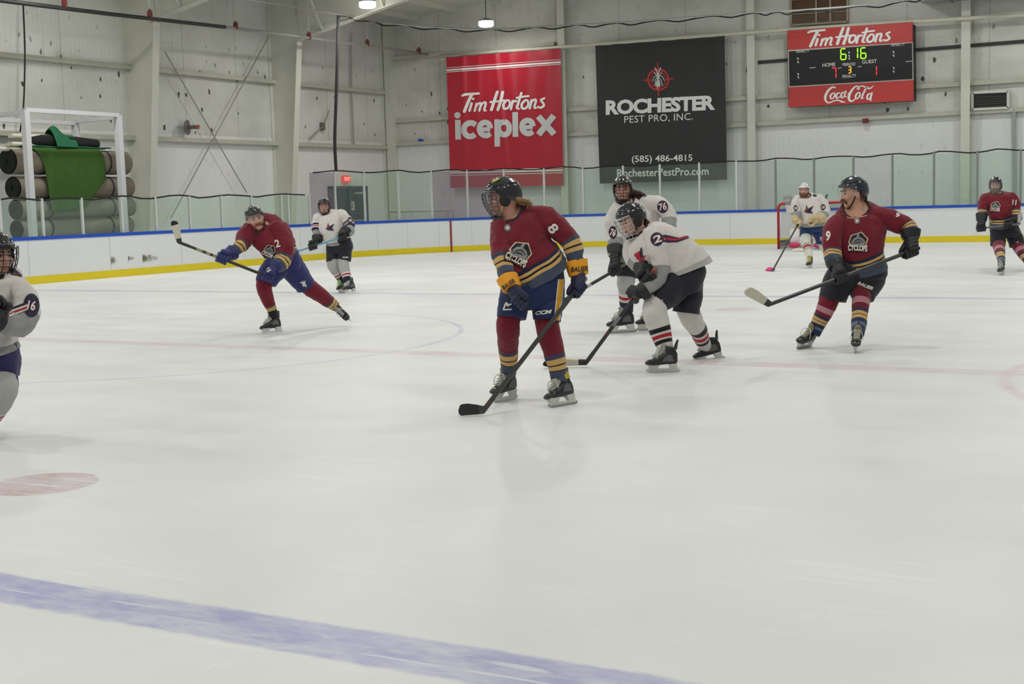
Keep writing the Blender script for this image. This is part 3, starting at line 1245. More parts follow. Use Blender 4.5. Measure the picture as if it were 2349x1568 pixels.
# ---- banners
def banner(name, corners, Y0, m_, label, waves):
    """corners (tl, tr, br, bl) of the cloth as seen; hung at distance Y0, with soft vertical folds."""
    tl, tr, br, bl = corners

    def wave(x, y):
        s = (x - tl[0]) / (tr[0] - tl[0])
        t = (y - tl[1]) / (bl[1] - tl[1])
        w = 0
        for (s0, wd_, amp, tilt) in waves:
            dlt = (s - s0 - tilt * t) / wd_
            w += amp * math.exp(-dlt * dlt) * (1 - 0.55 * t)
        return w + 0.012 * noise.noise(Vector((s * 6, t * 3, 1.0)))

    def surf(x, y, off=0.0):
        return PY(x, y, Y0 - wave(x, y) - off)

    def fn(u, v):
        a = Vector(tl) * (1 - u) + Vector(tr) * u
        c = Vector(bl) * (1 - u) + Vector(br) * u
        q_ = a * v + c * (1 - v)
        edge = 0.0
        if v > 0.97:
            q_.y += 1.6 * abs(math.sin(u * 19)) * (v - 0.97) / 0.03
        return surf(q_.x, q_.y)
    root = empty(name, fn(0.5, 0.0), label, 'banner')
    bb = MB()
    bb.grid(fn, 70, 50)
    o = bb.build('banner_cloth', m_, root, smooth=True, recalc=False)
    return root, lambda x, y: surf(x, y, 0.012)


def shiny(name, c, rough=0.32):
    return mat(name, c, rough, spec=0.5, bump=0.12, bscale=5)


M_BRED = shiny('banner_red', (178, 26, 48), 0.35)
M_BBLK = shiny('banner_black', (23, 23, 26), 0.5)
M_WHITEP = mat('white_print', (236, 236, 232), 0.5)
M_GREYP = mat('pale_print', (205, 208, 206), 0.5)
M_REDP = mat('red_print', (196, 40, 40), 0.5)

TIM = [[(205, 475, 9), (235, 465, 10), (335, 458, 9)], [(280, 466, 12), (250, 530, 12), (222, 598, 12)], [(279, 535, 10), (263, 592, 10)], [(290, 500, 10), (292, 500, 10)],
       [(318, 537, 9), (303, 594, 9)], [(306, 575, 7), (330, 540, 8), (352, 538, 9), (339, 592, 9)], [(345, 572, 7), (366, 534, 8), (390, 532, 9), (378, 586, 9), (392, 592, 6)],
       [(480, 446, 12), (455, 520, 12), (434, 585, 12)], [(522, 448, 12), (505, 520, 12), (484, 585, 12)], [(425, 525, 8), (460, 522, 8), (540, 512, 7)],
       [(552, 512, 9), (530, 540, 10), (532, 574, 10), (558, 573, 9), (577, 545, 9), (572, 514, 8), (552, 512, 8)],
       [(600, 517, 10), (586, 580, 10)], [(590, 550, 7), (610, 519, 8), (627, 518, 9)], [(668, 455, 10), (645, 530, 10), (634, 570, 10), (652, 578, 6)], [(632, 492, 8), (680, 483, 8), (725, 478, 8)],
       [(697, 511, 9), (672, 540, 10), (675, 572, 10), (703, 573, 9), (722, 545, 9), (717, 513, 8), (697, 511, 8)], [(748, 510, 10), (733, 574, 10)],
       [(737, 552, 7), (757, 513, 8), (782, 510, 9), (770, 566, 9), (786, 572, 6)], [(848, 495, 8), (822, 510, 9), (838, 533, 9), (844, 553, 9), (820, 568, 9), (795, 562, 7)]]
b_red, s_red = banner('hanging_banner', ((1023.5, 131), (1286, 110), (1292, 425), (1033.5, 431)), YW - 0.45, M_BRED,
                      'large red banner with white script and block lettering on the end wall',
                      [(0.14, 0.03, 0.05, 0.03), (0.28, 0.025, 0.03, 0.0), (0.43, 0.025, 0.06, 0.12), (0.55, 0.04, 0.03, 0.1), (0.72, 0.05, 0.04, -0.05), (0.90, 0.06, 0.06, -0.1)])
zb = zmap(1000, 80, 350 / 1193)
v, f = stroke_mesh(TIM)
lay('brand_script', v, f, zb, s_red, M_WHITEP, b_red, 40)
H = 22
ICE = [[(171, 664, H), (174, 818, H)], [(312, 704, H), (287, 690, H), (255, 690, H), (224, 716, H), (222, 760, H), (250, 790, H), (285, 791, H), (305, 776, H)],
       [(346, 740, 17), (385, 738, 17), (424, 735, 17)], [(426, 732, H), (415, 698, H), (383, 684, H), (350, 702, H), (341, 742, H), (362, 778, H), (400, 786, H), (426, 770, 20)],
       [(479, 660, H), (480, 873, H)], [(535, 680, H), (500, 692, H), (488, 730, H), (504, 768, H), (538, 780, H), (568, 760, H), (572, 712, H), (550, 684, H), (535, 680, H)],
       [(619, 603, H), (622, 797, H)], [(679, 724, 17), (718, 721, 17), (757, 718, 17)],
       [(759, 716, H), (748, 682, H), (716, 668, H), (683, 686, H), (674, 726, H), (695, 762, H), (733, 770, H), (759, 754, 20)],
       [(800, 636, 24), (925, 776, 24)], [(922, 630, 24), (802, 780, 24)]]
v, f = stroke_mesh(ICE, cap=False)
lay('venue_lettering', v, f, zb, s_red, M_GREYP, b_red, 40)
v, f = poly_mesh([[(168 + 25 * math.cos(a), 628 + 25 * math.sin(a)) for a in np.linspace(0, 6.283, 20)[:-1]]])
lay('lettering_dot', v, f, zb, s_red, M_GREYP, b_red, 40)
for (ya, yb_, h_) in (((264, 199), None, 4), ((278, 214), None, 13), ((297, 234), None, 5)):
    n_ = 30
    poly = [(82 + (977 - 82) * i / n_, ya[0] - 8 + (ya[1] - ya[0]) * i / n_) for i in range(n_ + 1)]
    V = [(x, y) for x, y in poly] + [(x, y + h_) for x, y in poly]
    F = [(i, i + 1, n_ + 2 + i, n_ + 1 + i) for i in range(n_)]
    lay('white_stripe', np.array(V, float), F, zb, s_red, M_WHITEP, b_red)
for (ya, h_) in (((1062, 1036), 5), ((1072, 1050), 13), ((1096, 1074), 5)):
    n_ = 30
    poly = [(110 + (993 - 110) * i / n_, ya[0] + (ya[1] - ya[0]) * i / n_) for i in range(n_ + 1)]
    V = [(x, y) for x, y in poly] + [(x, y + h_) for x, y in poly]
    F = [(i, i + 1, n_ + 2 + i, n_ + 1 + i) for i in range(n_)]
    lay('white_stripe', np.array(V, float), F, zb, s_red, M_WHITEP, b_red)

b_blk, s_blk = banner('hanging_banner', ((1365.5, 104), (1662, 82), (1668, 412), (1376, 421)), YW - 0.45, M_BBLK,
                      'large black banner with white pest control lettering and ant target',
                      [(0.05, 0.03, 0.03, 0.0), (0.2, 0.05, 0.015, 0.05), (0.5, 0.06, 0.012, 0.1), (0.75, 0.05, 0.015, 0.0), (0.95, 0.04, 0.02, 0.0)])
zk = zmap(1340, 60, 380 / 1354)


def circle_strokes(cx, cy, r, w, n=28):
    return [(cx + r * math.cos(a), cy + r * math.sin(a), w) for a in np.linspace(0, 2 * math.pi, n)]


v, f = stroke_mesh([circle_strokes(606, 436, 84, 7), circle_strokes(606, 436, 62, 3.5), [(602, 302, 5), (604, 368, 5)], [(607, 505, 5), (609, 565, 5)], [(487, 442, 5), (545, 440, 5)], [(668, 434, 5), (724, 429, 5)]])
lay('target_sight', v, f, zk, s_blk, M_REDP, b_blk, 60)


def ell(cx, cy, rx, ry, n=16):
    return [(cx + rx * math.cos(a), cy + ry * math.sin(a)) for a in np.linspace(0, 2 * math.pi, n, endpoint=False)]


v1, f1 = poly_mesh([ell(604, 474, 19, 40), ell(603, 412, 10, 30), ell(603, 374, 17, 16)])
v2, f2 = stroke_mesh([[(590, 362, 4), (580, 340, 4)], [(616, 362, 4), (624, 340, 4)], [(596, 405, 3), (572, 415, 3), (560, 450, 3)], [(610, 405, 3), (638, 412, 3), (656, 445, 3)], [(597, 418, 3), (582, 440, 3), (580, 485, 3)],
                     [(611, 418, 3), (628, 440, 3), (640, 485, 3)], [(594, 400, 3), (580, 390, 3), (572, 375, 3)], [(612, 400, 3), (628, 390, 3), (636, 372, 3)]])
v = np.concatenate([v1, v2])
f = f1 + [tuple(i + len(v1) for i in t) for t in f2]
lay('ant_emblem', v, f, zk, s_blk, M_GREYP, b_blk, 60)
for nm, txt, c, w_, h_, bold, sp_ in (('company_lettering', 'ROCHESTER', (624, 645), 895, 122, 0.045, 0.95), ('company_line', 'PEST PRO, INC.', (608, 754), 560, 66, 0.0, 1.05),
                                      ('phone_number', '(585) 486-4815', (637, 1087), 495, 70, 0.012, 1.0), ('web_address', 'RochesterPestPro.com', (643, 1192), 748, 64, 0.012, 1.0)):
    v, f, tp = fit_text(txt, c, w_, h_, -0.048 if c[1] < 900 else -0.024, bold, 0, sp_)
    lay(nm, v, f, (lambda tp_: lambda q: zk(tp_(q)))(tp), s_blk, M_WHITEP, b_blk, 1.5)

# ---- scoreboard
zs = zmap(1760, 20, 380 / 2292)
ys = YW - 0.55
sb = empty('scoreboard', PY(1952, 240, ys), 'red and black electronic scoreboard showing 6:16 on the end wall', 'scoreboard')


def sq(pts, name, m_, thick=0.35, y0=ys, parent=sb):
    P_ = [PY(*zs(q), y0) for q in pts]
    Q_ = [p + Vector((0, thick, 0)) for p in P_]
    bb = MB()
    bb.add(P_ + Q_, [(0, 1, 2, 3), (7, 6, 5, 4), (0, 4, 5, 1), (1, 5, 6, 2), (2, 6, 7, 3), (3, 7, 4, 0)])
    return bb.build(name, m_, parent)


M_SRED = mat('sign_red', (186, 44, 40), 0.4)
M_SBLK = mat('sign_black', (17, 18, 20), 0.5, spec=0.3)
M_FRAME = mat('sign_frame', (190, 184, 178), 0.45)
sq([(276, 340), (2022, 216), (2034, 1272), (292, 1364)], 'case', M_SBLK, 0.32, ys + 0.06)
sq([(275, 305), (2010, 182), (2012, 462), (284, 572)], 'upper_sign', M_SRED, 0.06)
sq([(284, 572), (2012, 462), (2020, 985), (296, 1088)], 'display_frame', M_FRAME, 0.06)
sq([(298, 590), (2000, 474), (2006, 970), (308, 1070)], 'display', M_SBLK, 0.05, ys - 0.02)
sq([(296, 1088), (2020, 985), (2026, 1270), (294, 1364)], 'lower_sign', M_SRED, 0.06)
s_sb = lambda x, y: PY(x, y, ys - 0.025)
s_sg = lambda x, y: PY(x, y, ys - 0.012)


def tim_map(q):
    x = 585 + (q[0] - 215) * 1.755
    base_ = 600 - 0.048 * (q[0] - 222)
    return zs((x, 522 - 0.074 * (x - 590) + (q[1] - base_) * 1.55))


v, f = stroke_mesh(TIM)
lay('brand_script', v, f, tim_map, s_sg, M_WHITEP, sb)
CK = [[(945, 1092, 8), (905, 1085, 12), (850, 1125, 16), (808, 1200, 18), (806, 1262, 15), (850, 1300, 10), (930, 1272, 8), (985, 1266, 9), (1040, 1288, 11), (1082, 1290, 3)],
      [(906, 1168, 9), (876, 1200, 14), (878, 1238, 11), (902, 1243, 8), (934, 1200, 12), (932, 1168, 9), (906, 1168, 9)], [(1000, 1162, 9), (972, 1172, 11), (952, 1212, 13), (966, 1238, 10), (1004, 1214, 6)],
      [(1062, 1152, 8), (1030, 1172, 12), (1022, 1216, 12), (1042, 1232, 8), (1075, 1190, 8), (1088, 1138, 8)], [(1088, 1140, 12), (1068, 1215, 12), (1096, 1212, 6)], [(1120, 1176, 9), (1142, 1172, 9)],
      [(1276, 1082, 7), (1268, 1112, 9), (1246, 1106, 8), (1258, 1074, 8), (1212, 1082, 11), (1150, 1160, 17), (1128, 1232, 18), (1152, 1276, 14), (1196, 1266, 9), (1228, 1228, 5)],
      [(1252, 1162, 9), (1226, 1200, 13), (1226, 1238, 11), (1250, 1242, 8), (1282, 1196, 12), (1278, 1162, 9), (1252, 1162, 9)], [(1304, 1238, 11), (1340, 1150, 12), (1374, 1092, 9), (1396, 1080, 5)],
      [(1304, 1238, 11), (1330, 1238, 6)], [(1424, 1172, 8), (1392, 1192, 12), (1382, 1238, 12), (1402, 1254, 8), (1436, 1204, 8), (1448, 1164, 8)], [(1448, 1166, 12), (1428, 1256, 12), (1446, 1268, 5)],
      [(1262, 1076, 5), (1320, 1070, 9), (1390, 1100, 11), (1430, 1098, 9), (1472, 1064, 4)]]
v, f = stroke_mesh(CK)
lay('drink_script', v, f, zs, s_sg, M_WHITEP, sb)
LED_G = mat('led_green', (150, 235, 30), 0.5, emit=(168, 255, 30), estr=1.0)
LED_R = mat('led_red', (240, 30, 40), 0.5, emit=(255, 24, 40), estr=0.9)
LED_Y = mat('led_amber', (250, 180, 20), 0.5, emit=(255, 180, 20), estr=1.0)
SEG = {'6': 'afgedc', '1': 'bc', '7': 'abc', '3': 'abgcd'}


def digit(ch, x0, x1, y0, y1, w, slope=-0.07):
    ym = (y0 + y1) / 2
    g_ = w * 1.5
    S = {'a': ((x0 + g_, y0), (x1 - g_, y0)), 'd': ((x0 + g_, y1), (x1 - g_, y1)), 'g': ((x0 + g_, ym), (x1 - g_, ym)),
         'f': ((x0, y0 + g_), (x0, ym - g_)), 'e': ((x0, ym + g_), (x0, y1 - g_)), 'b': ((x1, y0 + g_), (x1, ym - g_)), 'c': ((x1, ym + g_), (x1, y1 - g_))}
    out = []
    for k in SEG[ch]:
        a, c = S[k]
        out.append([(a[0], a[1] + slope * (a[0] - x0), w), (c[0], c[1] + slope * (c[0] - x0), w)])
    return out


v, f = stroke_mesh(digit('6', 1018, 1088, 556, 706, 8) + digit('1', 1200, 1250, 540, 690, 8) + digit('6', 1294, 1364, 544, 690, 8))
lay('game_clock', v, f, zs, s_sb, LED_G, sb)
v, f = stroke_mesh(digit('7', 888, 950, 820, 962, 7))
lay('home_score', v, f, zs, s_sb, LED_R, sb)
v, f = stroke_mesh(digit('1', 1460, 1512, 795, 925, 7))
lay('guest_score', v, f, zs, s_sb, LED_R, sb)
v, f = stroke_mesh(digit('3', 1120, 1158, 804, 890, 7))
lay('period_digit', v, f, zs, s_sb, LED_Y, sb)
for nm, txt, c, w_, h_ in (('penalty_word', 'PENALTY', (490, 588), 178, 36), ('penalty_word', 'PENALTY', (1808, 496), 188, 36), ('home_word', 'HOME', (853, 774), 178, 52), ('period_word', 'PERIOD', (1132, 768), 176, 42),
                           ('guest_word', 'GUEST', (1414, 730), 206, 50), ('penalty_word', 'PENALTY', (1134, 932), 188, 44)):
    v, f, tp = fit_text(txt, c, w_, h_, -0.07, 0.01)
    lay(nm, v, f, (lambda tp_: lambda q: zs(tp_(q)))(tp), s_sb, M_GREYP, sb)
v, f = stroke_mesh([[(x - 5, y - 8, 8), (x + 5, y + 8, 8)] for x, y in ((425, 690), (426, 738), (428, 905), (430, 948), (1748, 600), (1748, 648), (1750, 820), (1751, 868), (1132, 606), (1133, 652), (1134, 690))] +
                    [[(x - 40, y + 3, 4), (x + 40, y - 3, 4)] for x, y in ((626, 815), (1958, 728))] + [[(x - 24, y + 3, 4), (x + 24, y - 3, 4)] for x, y in ((1002, 820), (1278, 800))])
lay('dots_and_dashes', v, f, zs, s_sb, M_GREYP, sb)

# ---- louvre vent with rust above the scoreboard
M_RUST = mat('rusty_louvre', (92, 66, 48), 0.8, var=0.5, vscale=3)
vt = empty('louvre_vent', PY(1878, 50, YW - 0.1), 'rust-stained louvre vent in the end wall above the scoreboard', 'vent')
bb = MB()
c4 = [PY(*q, YW - 0.06) for q in ((1815, -40), (1945, -48), (1945, 50), (1816, 58))]
bb.prism(c4, (0, 0.05, 0))
bb.build('back_plate', M_RUST, vt)
bb = MB()
for k in range(6):
    t = (k + 0.5) / 6
    a, c = c4[0].lerp(c4[3], t), c4[1].lerp(c4[2], t)
    if k % 2 == 0:
        bb.bar(a + Vector((0, -0.04, 0)), c + Vector((0, -0.04, 0)), 0.05, 0.02)
for u in (0.45, 0.7):
    bb.bar(c4[0].lerp(c4[1], u) + Vector((0, -0.05, 0)), c4[3].lerp(c4[2], u) + Vector((0, -0.05, 0)), 0.03, 0.05, up=(1, 0, 0))
for a, c in ((0, 1), (1, 2), (2, 3), (3, 0)):
    bb.bar(c4[a] + Vector((0, -0.03, 0)), c4[c] + Vector((0, -0.03, 0)), 0.08, 0.06, up=(0.3, 0, 1))
bb.build('frame', mat('vent_frame', (150, 142, 124), 0.6, var=0.2), vt)

# ---- ventilation duct at the top right
M_DUCT = mat('duct_metal', (150, 158, 164), 0.35, metal=0.7, var=0.1, vscale=2)
du = empty('ventilation_duct', PY(2250, 0, YW - 1.0), 'pale metal ventilation duct near the roof, right of the scoreboard', 'duct')
a, c = PY(2110, 5, YW - 1.0), PY(2440, -22, YW - 1.0)
bb = MB()
zz = (a.z + c.z) / 2 + 0.05
bb.box(((a.x + 8) / 2, YW - 0.75, zz + 0.30), (8 - a.x, 0.9, 0.62))
bb.prism([Vector((a.x - 0.3, YW - 1.2, zz + 0.2)), Vector((a.x, YW - 1.2, zz - 0.01)), Vector((a.x, YW - 1.2, zz + 0.61)), Vector((a.x - 0.3, YW - 1.2, zz + 0.61))], (0, 0.9, 0))
bb.build('duct_body', M_DUCT, du)
bb = MB()
for k in range(5):
    bb.box((a.x + 0.8 + 1.6 * k, YW - 0.75, zz + 0.3), (0.04, 0.96, 0.68))
bb.build('duct_flange', M_DUCT, du)

# ---- dark air opening right of the scoreboard
M_VBLK = mat('vent_dark', (40, 40, 38), 0.6)
av = empty('wall_air_vent', PY(2272, 250, YW - 0.2), 'dark rectangular air vent in a white frame right of the scoreboard', 'vent')
c4 = [PY(*q, YW - 0.16) for q in ((2231, 213), (2313, 209), (2313, 247), (2231, 251))]
bb = MB()
bb.prism([p + Vector((0, 0.03, 0)) for p in c4], (0, 0.06, 0))
bb.build('dark_grille', M_VBLK, av)
bb = MB()
for a, c in ((0, 1), (1, 2), (2, 3), (3, 0)):
    bb.bar(c4[a], c4[c], 0.12, 0.07, up=(0.2, 0, 1))
bb.build('frame', M_CREAM, av)
bb = MB()
for k in range(1, 7):
    bb.bar(c4[0].lerp(c4[3], k / 7), c4[1].lerp(c4[2], k / 7), 0.03, 0.015)
bb.build('slat', mat('vent_slat', (58, 58, 54), 0.6), av)
bb = MB()
bb.tube([PY(2326, 250, YW - 0.12), PY(2328, 470, YW - 0.12)], 0.06, 8)
tag(bb.build('conduit_pipe', mat('conduit', (158, 164, 158), 0.5)), 'vertical grey conduit on the end wall below the dark air vent', 'pipe')

# ---- small red alarm box, blue rag, wall bracket, disc heater
M_RED = mat('alarm_red', (120, 30, 36), 0.5)
p = PY(1985, 277, YW - 0.2)
bb = MB()
bb.box(p + Vector((0, 0.04, 0)), (0.17, 0.12, 0.14))
bb.box(p + Vector((0, -0.03, 0)), (0.09, 0.03, 0.07))
tag(bb.build('alarm_box', M_RED), 'small dark red alarm box on the ledge below the scoreboard', 'alarm')
p = PY(964, 321, YW - 0.18)
bb = MB()
bb.ball(p, (0.11, 0.05, 0.05), nu=12, nv=8)
bb.ball(p + Vector((0.08, 0, -0.01)), (0.07, 0.05, 0.04), nu=10, nv=6)
tag(bb.build('blue_rag', mat('rag_blue', (24, 80, 190), 0.8), smooth=True), 'small blue rag left on the ledge beside the red banner', 'rag')
d = empty('wall_fan', PX(430, 300, XL + 0.2), 'round grey disc fan with a stub motor on the side wall', 'fan')
pc = PX(428, 292, XL + 0.18)
ax = Vector((0.82, 0.3, 0.0)).normalized()
bb = MB()
u = ax.cross(Vector((0, 0, 1))).normalized()
w = u.cross(ax)
rings = [[pc + ax * z_ + (u * math.cos(2 * math.pi * j / 28) + w * math.sin(2 * math.pi * j / 28)) * r_ for j in range(28)] for z_, r_ in ((0, 0.02), (0.0, 0.21), (0.04, 0.235), (0.05, 0.2), (0.02, 0.02))]
bb.ring_loft(rings, [0] * 5)
bb.build('disc', mat('disc_grey', (120, 118, 112), 0.5, metal=0.4), d, smooth=True, angle=40)
bb = MB()
bb.tube([pc, pc + ax * 0.34], 0.06, 12)
bb.build('motor', mat('motor_grey', (104, 96, 86), 0.5), d, smooth=True, angle=40)
bb = MB()
bb.tube([pc + ax * 0.33, pc + ax * 0.4], 0.065, 12)
bb.build('motor_cap', mat('motor_orange', (176, 96, 64), 0.6), d, smooth=True, angle=40)
p = PX(740, 290, XL + 0.075)
br = empty('pipe_bracket', p, 'rusty pipe bracket with bent rods on the side wall right of the second column', 'bracket')
bb = MB()
bb.box(p, (0.12, 0.16, 0.26))
bb.build('bracket_body', mat('bracket_rust', (110, 102, 88), 0.7, var=0.3), br)
bb = MB()
bb.tube([p, PX(752, 262, XL + 0.2), PX(754, 254, XL + 0.2)], 0.025, 6)
bb.tube([p, PX(716, 312, XL + 0.15), PX(710, 318, XL + 0.12)], 0.022, 6)
bb.build('bent_rod', M_ROD, br)
bb = MB()
bb.tube([PX(806, 75, XL + 0.1), PX(806, 200, XL + 0.1), PX(812, 335, XL + 0.1)], 0.035, 8)
tag(bb.build('conduit_pipe', mat('conduit_side', (160, 160, 150), 0.5)), 'thin vertical conduit on side wall between the second column and the corner', 'pipe')

# ---- exit door in the side wall, its sign and notices
c4 = [PX(752, 427, XL + 0.02), PX(836, 427, XL + 0.02)]
y0, y1, zt = c4[0].y, c4[1].y, (c4[0].z + c4[1].z) / 2
M_DOOR = mat('door_paint', (52, 60, 76), 0.45)
dr = struct(empty('door_1', (XL + 0.05, (y0 + y1) / 2, 0)))
ymid = (y0 + y1) / 2
bb = MB()
for a, c in ((y0, y0 + 0.12), (y1 - 0.12, y1), (ymid - 0.05, ymid + 0.05)):
    bb.box((XL + 0.08, (a + c) / 2, zt / 2), (0.16, c - a, zt))
bb.box((XL + 0.08, (y0 + y1) / 2, zt - 0.05), (0.16, y1 - y0, 0.1))
bb.build('door_frame', mat('door_frame', (66, 74, 88), 0.5), dr)
for a, c in ((y0 + 0.12, ymid - 0.05), (ymid + 0.05, y1 - 0.12)):
    bb = MB()
    bb.box((XL + 0.05, (a + c) / 2, zt / 2 - 0.05), (0.06, c - a, zt - 0.1))
    leaf = bb.build('door_leaf', M_DOOR, dr)
    bb = MB()
    bb.box((XL + 0.095, (a + c) / 2, 1.02), (0.04, (c - a) * 0.8, 0.05))
    bb.build('push_bar', M_STEEL, leaf)
bb = MB()
bb.box((XL + 0.12, y1 - 0.55, zt - 0.25), (0.08, 0.5, 0.08))
bb.build('door_closer', M_STEEL, dr)
p = PX(809, 471, XL + 0.1)
for (qx, lab) in ((808, 'white paper notice taped on the right door leaf'), (768, 'small reddish paper notice on the left door leaf')):
    p = PX(qx, 472, XL + 0.1)
    bb = MB()
    bb.box(p, (0.006, 0.28 if qx > 800 else 0.26, 0.32))
    o = tag(bb.build('paper_notice', mat('paper_pink', (196, 180, 178), 0.7) if qx > 800 else mat('paper_red', (170, 120, 124), 0.7)), lab, 'notice')
    bb = MB()
    for k in range(3):
        bb.box(p + Vector((0.006, 0.0, 0.08 - 0.07 * k)), (0.003, 0.08, 0.03))
    bb.build('print', mat('ink', (60, 56, 60), 0.7), o)
ex = empty('exit_sign', PX(797, 416, XL + 0.2), 'glowing red EXIT sign above the dark double door', 'sign')
p0, p1 = PX(791, 410, XL + 0.16), PX(803, 410, XL + 0.16)
bb = MB()
bb.box((XL + 0.1, (p0.y + p1.y) / 2, p0.z), (0.12, abs(p1.y - p0.y) + 0.06, 0.24))
bb.build('sign_case', mat('sign_case', (190, 60, 60), 0.5, emit=(255, 60, 60), estr=0.55), ex)
v, f = text_mesh('EXIT', 0.02)
zc = p0.z
V = []
for q in v:
    V.append(Vector((XL + 0.168, (p0.y + p1.y) / 2 + q[0] * 0.13, zc + q[1] * 0.13)))
bb = MB()
bb.add(V, f)
bb.build('exit_lettering', mat('exit_letters', (255, 190, 190), 0.5, emit=(255, 150, 150), estr=1.2), ex, recalc=False)

# ---- spare goal net and a small cabinet behind the end glass
yg_ = YW - 0.9
M_TUBE = mat('old_tube', (168, 168, 156), 0.5)
sg = empty('spare_goal', PY(975, 520, yg_), 'old low goal frame with net behind the glass under red banner', 'goal frame')
gA, gB = PY(893, 486, yg_), PY(1027, 484, yg_)
bb = MB()
zz = (gA.z + gB.z) / 2
bb.tube([Vector((gA.x, yg_, 0.05)), Vector((gA.x, yg_, zz)), Vector((gB.x, yg_, zz)), Vector((gB.x, yg_, 0.05))], 0.03, 8)
bb.tube([Vector((gA.x, yg_ + 0.6, 0.05)), Vector((gA.x + 0.1, yg_ + 0.5, zz)), Vector((gB.x - 0.1, yg_ + 0.5, zz)), Vector((gB.x, yg_ + 0.6, 0.05))], 0.025, 8)
bb.build('frame', M_TUBE, sg, smooth=True)
bb = MB()
bb.quad((gA.x, yg_ + 0.45, 0.05), (gB.x, yg_ + 0.45, 0.05), (gB.x, yg_ + 0.45, zz), (gA.x, yg_ + 0.45, zz))
o = bb.build('net', M_NET, sg)
o.data.uv_layers[0].data.foreach_set('uv', [0, 0, 36, 0, 36, 18, 0, 18])
p = PY(866, 504, YW - 0.15)
bb = MB()
bb.box(p + Vector((0, 0, -0.1)), (0.13, 0.12, 0.26))
bb.box(p + Vector((0, -0.07, 0.0)), (0.08, 0.02, 0.08))
tag(bb.build('wall_box', mat('box_dark', (70, 76, 70), 0.6)), 'small dark box on the wall between the door and the corner', 'box')

# ---- rack of rolled turf behind the side boards
M_RACK = mat('rack_paint', (206, 206, 208), 0.5)
M_TURFB = mat('turf_backing', (122, 112, 98), 0.85, var=0.18, vscale=2.5, bump=0.3, bscale=60)
M_TURFB2 = mat('turf_backing_pale', (124, 122, 110), 0.85, var=0.15, vscale=2.5, bump=0.3, bscale=60)
M_TEND = mat('turf_end', (24, 30, 24), 0.9, var=0.4, vscale=9)
M_GREEN = mat('turf_green', (54, 88, 26), 0.95, var=0.18, vscale=5, bump=0.6, bscale=150)
M_GREENT = mat('turf_teal', (24, 96, 62), 0.9, var=0.2, vscale=4)
M_BLKROLL = mat('black_felt', (24, 23, 24), 0.95)
M_STRAP = mat('strap', (44, 40, 38), 0.8)
xr = -23.0
rk = empty('storage_rack', PX(170, 540, -22.2), 'white steel rack holding the rolled turf behind the side boards', 'rack')
xf, xbk = -22.25, -24.1
f1t, f1b, f2t, f2b = PX(57, 252, xf), PX(76, 548, xf), PX(270, 264, xf), PX(285, 535, xf)
b1t, b2t = PX(103, 282, xbk), PX(262, 268, xbk)
zt_ = (f1t.z + f2t.z) / 2
for nm, yy, xx in (('front', f1t.y, xf), ('front', f2t.y, xf), ('rear', f1t.y + 0.3, xbk), ('rear', f2t.y + 0.3, xbk)):
    bb = MB()
    bb.bar((xx, yy, 0), (xx, yy, zt_ + (0.0 if xx == xf else -0.1)), 0.15, 0.15, up=(1, 0, 0))
    bb.build('rack_post', M_RACK, rk)
for (a, c) in (((xf, f1t.y, zt_), (xf, f2t.y, zt_)), ((xbk, f1t.y + 0.3, zt_ - 0.1), (xbk, f2t.y + 0.3, zt_ - 0.1)), ((xf, f2t.y, zt_ - 0.05), (xbk, f2t.y + 0.3, zt_ - 0.05)), ((xf, f1t.y, zt_ - 0.05), (xbk, f1t.y + 0.3, zt_ - 0.05))):
    bb = MB()
    bb.bar(a, c, 0.12, 0.1)
    bb.build('rack_rail', M_RACK, rk)


def turf_roll(yc0, yc1, z, r, m_, label, xx=xr, straps=(0.25, 0.8)):
    root = empty('turf_roll', (xx, (yc0 + yc1) / 2, z - r), label, 'turf roll', 'rolled turf stacked in the rack')
    n = 40
    rings = []
    for k in range(13):
        y = yc0 + (yc1 - yc0) * k / 12
        rings.append([Vector((xx + r * (1 + 0.004 * noise.noise(Vector((k * 0.8, j * 0.4, z)))) * math.cos(2 * math.pi * j / n), y, z + 0.96 * r * (1 + 0.004 * noise.noise(Vector((k, j * 0.5, z + 7)))) * math.sin(2 * math.pi * j / n))) for j in range(n)])
    bb = MB()
    bb.ring_loft(rings, [0] * 13, closed_ends=False)
    bb.build('backing', m_, root, smooth=True)
    for y, sg_ in ((yc0, -1), (yc1, 1)):
        bb = MB()
        # spiral of the rolled layers
        pts = []
        for q_ in range(120):
            a = q_ * 0.36
            rad = 0.06 + (r - 0.09) * q_ / 119
            pts.append(Vector((xx + rad * math.cos(a), y + sg_ * 0.01, z + 0.96 * rad * math.sin(a))))
        bb.tube(pts, 0.018, 5)
        ring = [Vector((xx + r * 0.985 * math.cos(2 * math.pi * j / n), y - sg_ * 0.02, z + 0.945 * r * math.sin(2 * math.pi * j / n))) for j in range(n)]
        bb.add(ring, [tuple(range(n))])
        bb.build('rolled_end', M_TEND, root)
    for t in straps:
        bb = MB()
        y = yc0 + (yc1 - yc0) * t
        bb.ring_loft([[Vector((xx + r_ * math.cos(2 * math.pi * j / n), yy, z + 0.97 * r_ * math.sin(2 * math.pi * j / n))) for j in range(n)] for r_, yy in ((r * 0.98, y - 0.03), (r * 1.015, y - 0.03), (r * 1.015, y + 0.03), (r * 0.98, y + 0.03))], [0] * 4, closed_ends=False)
        bb.build('strap', M_STRAP, root)
    return root


def ry(xpx, ypx):
    return PX(xpx, ypx, xr).y


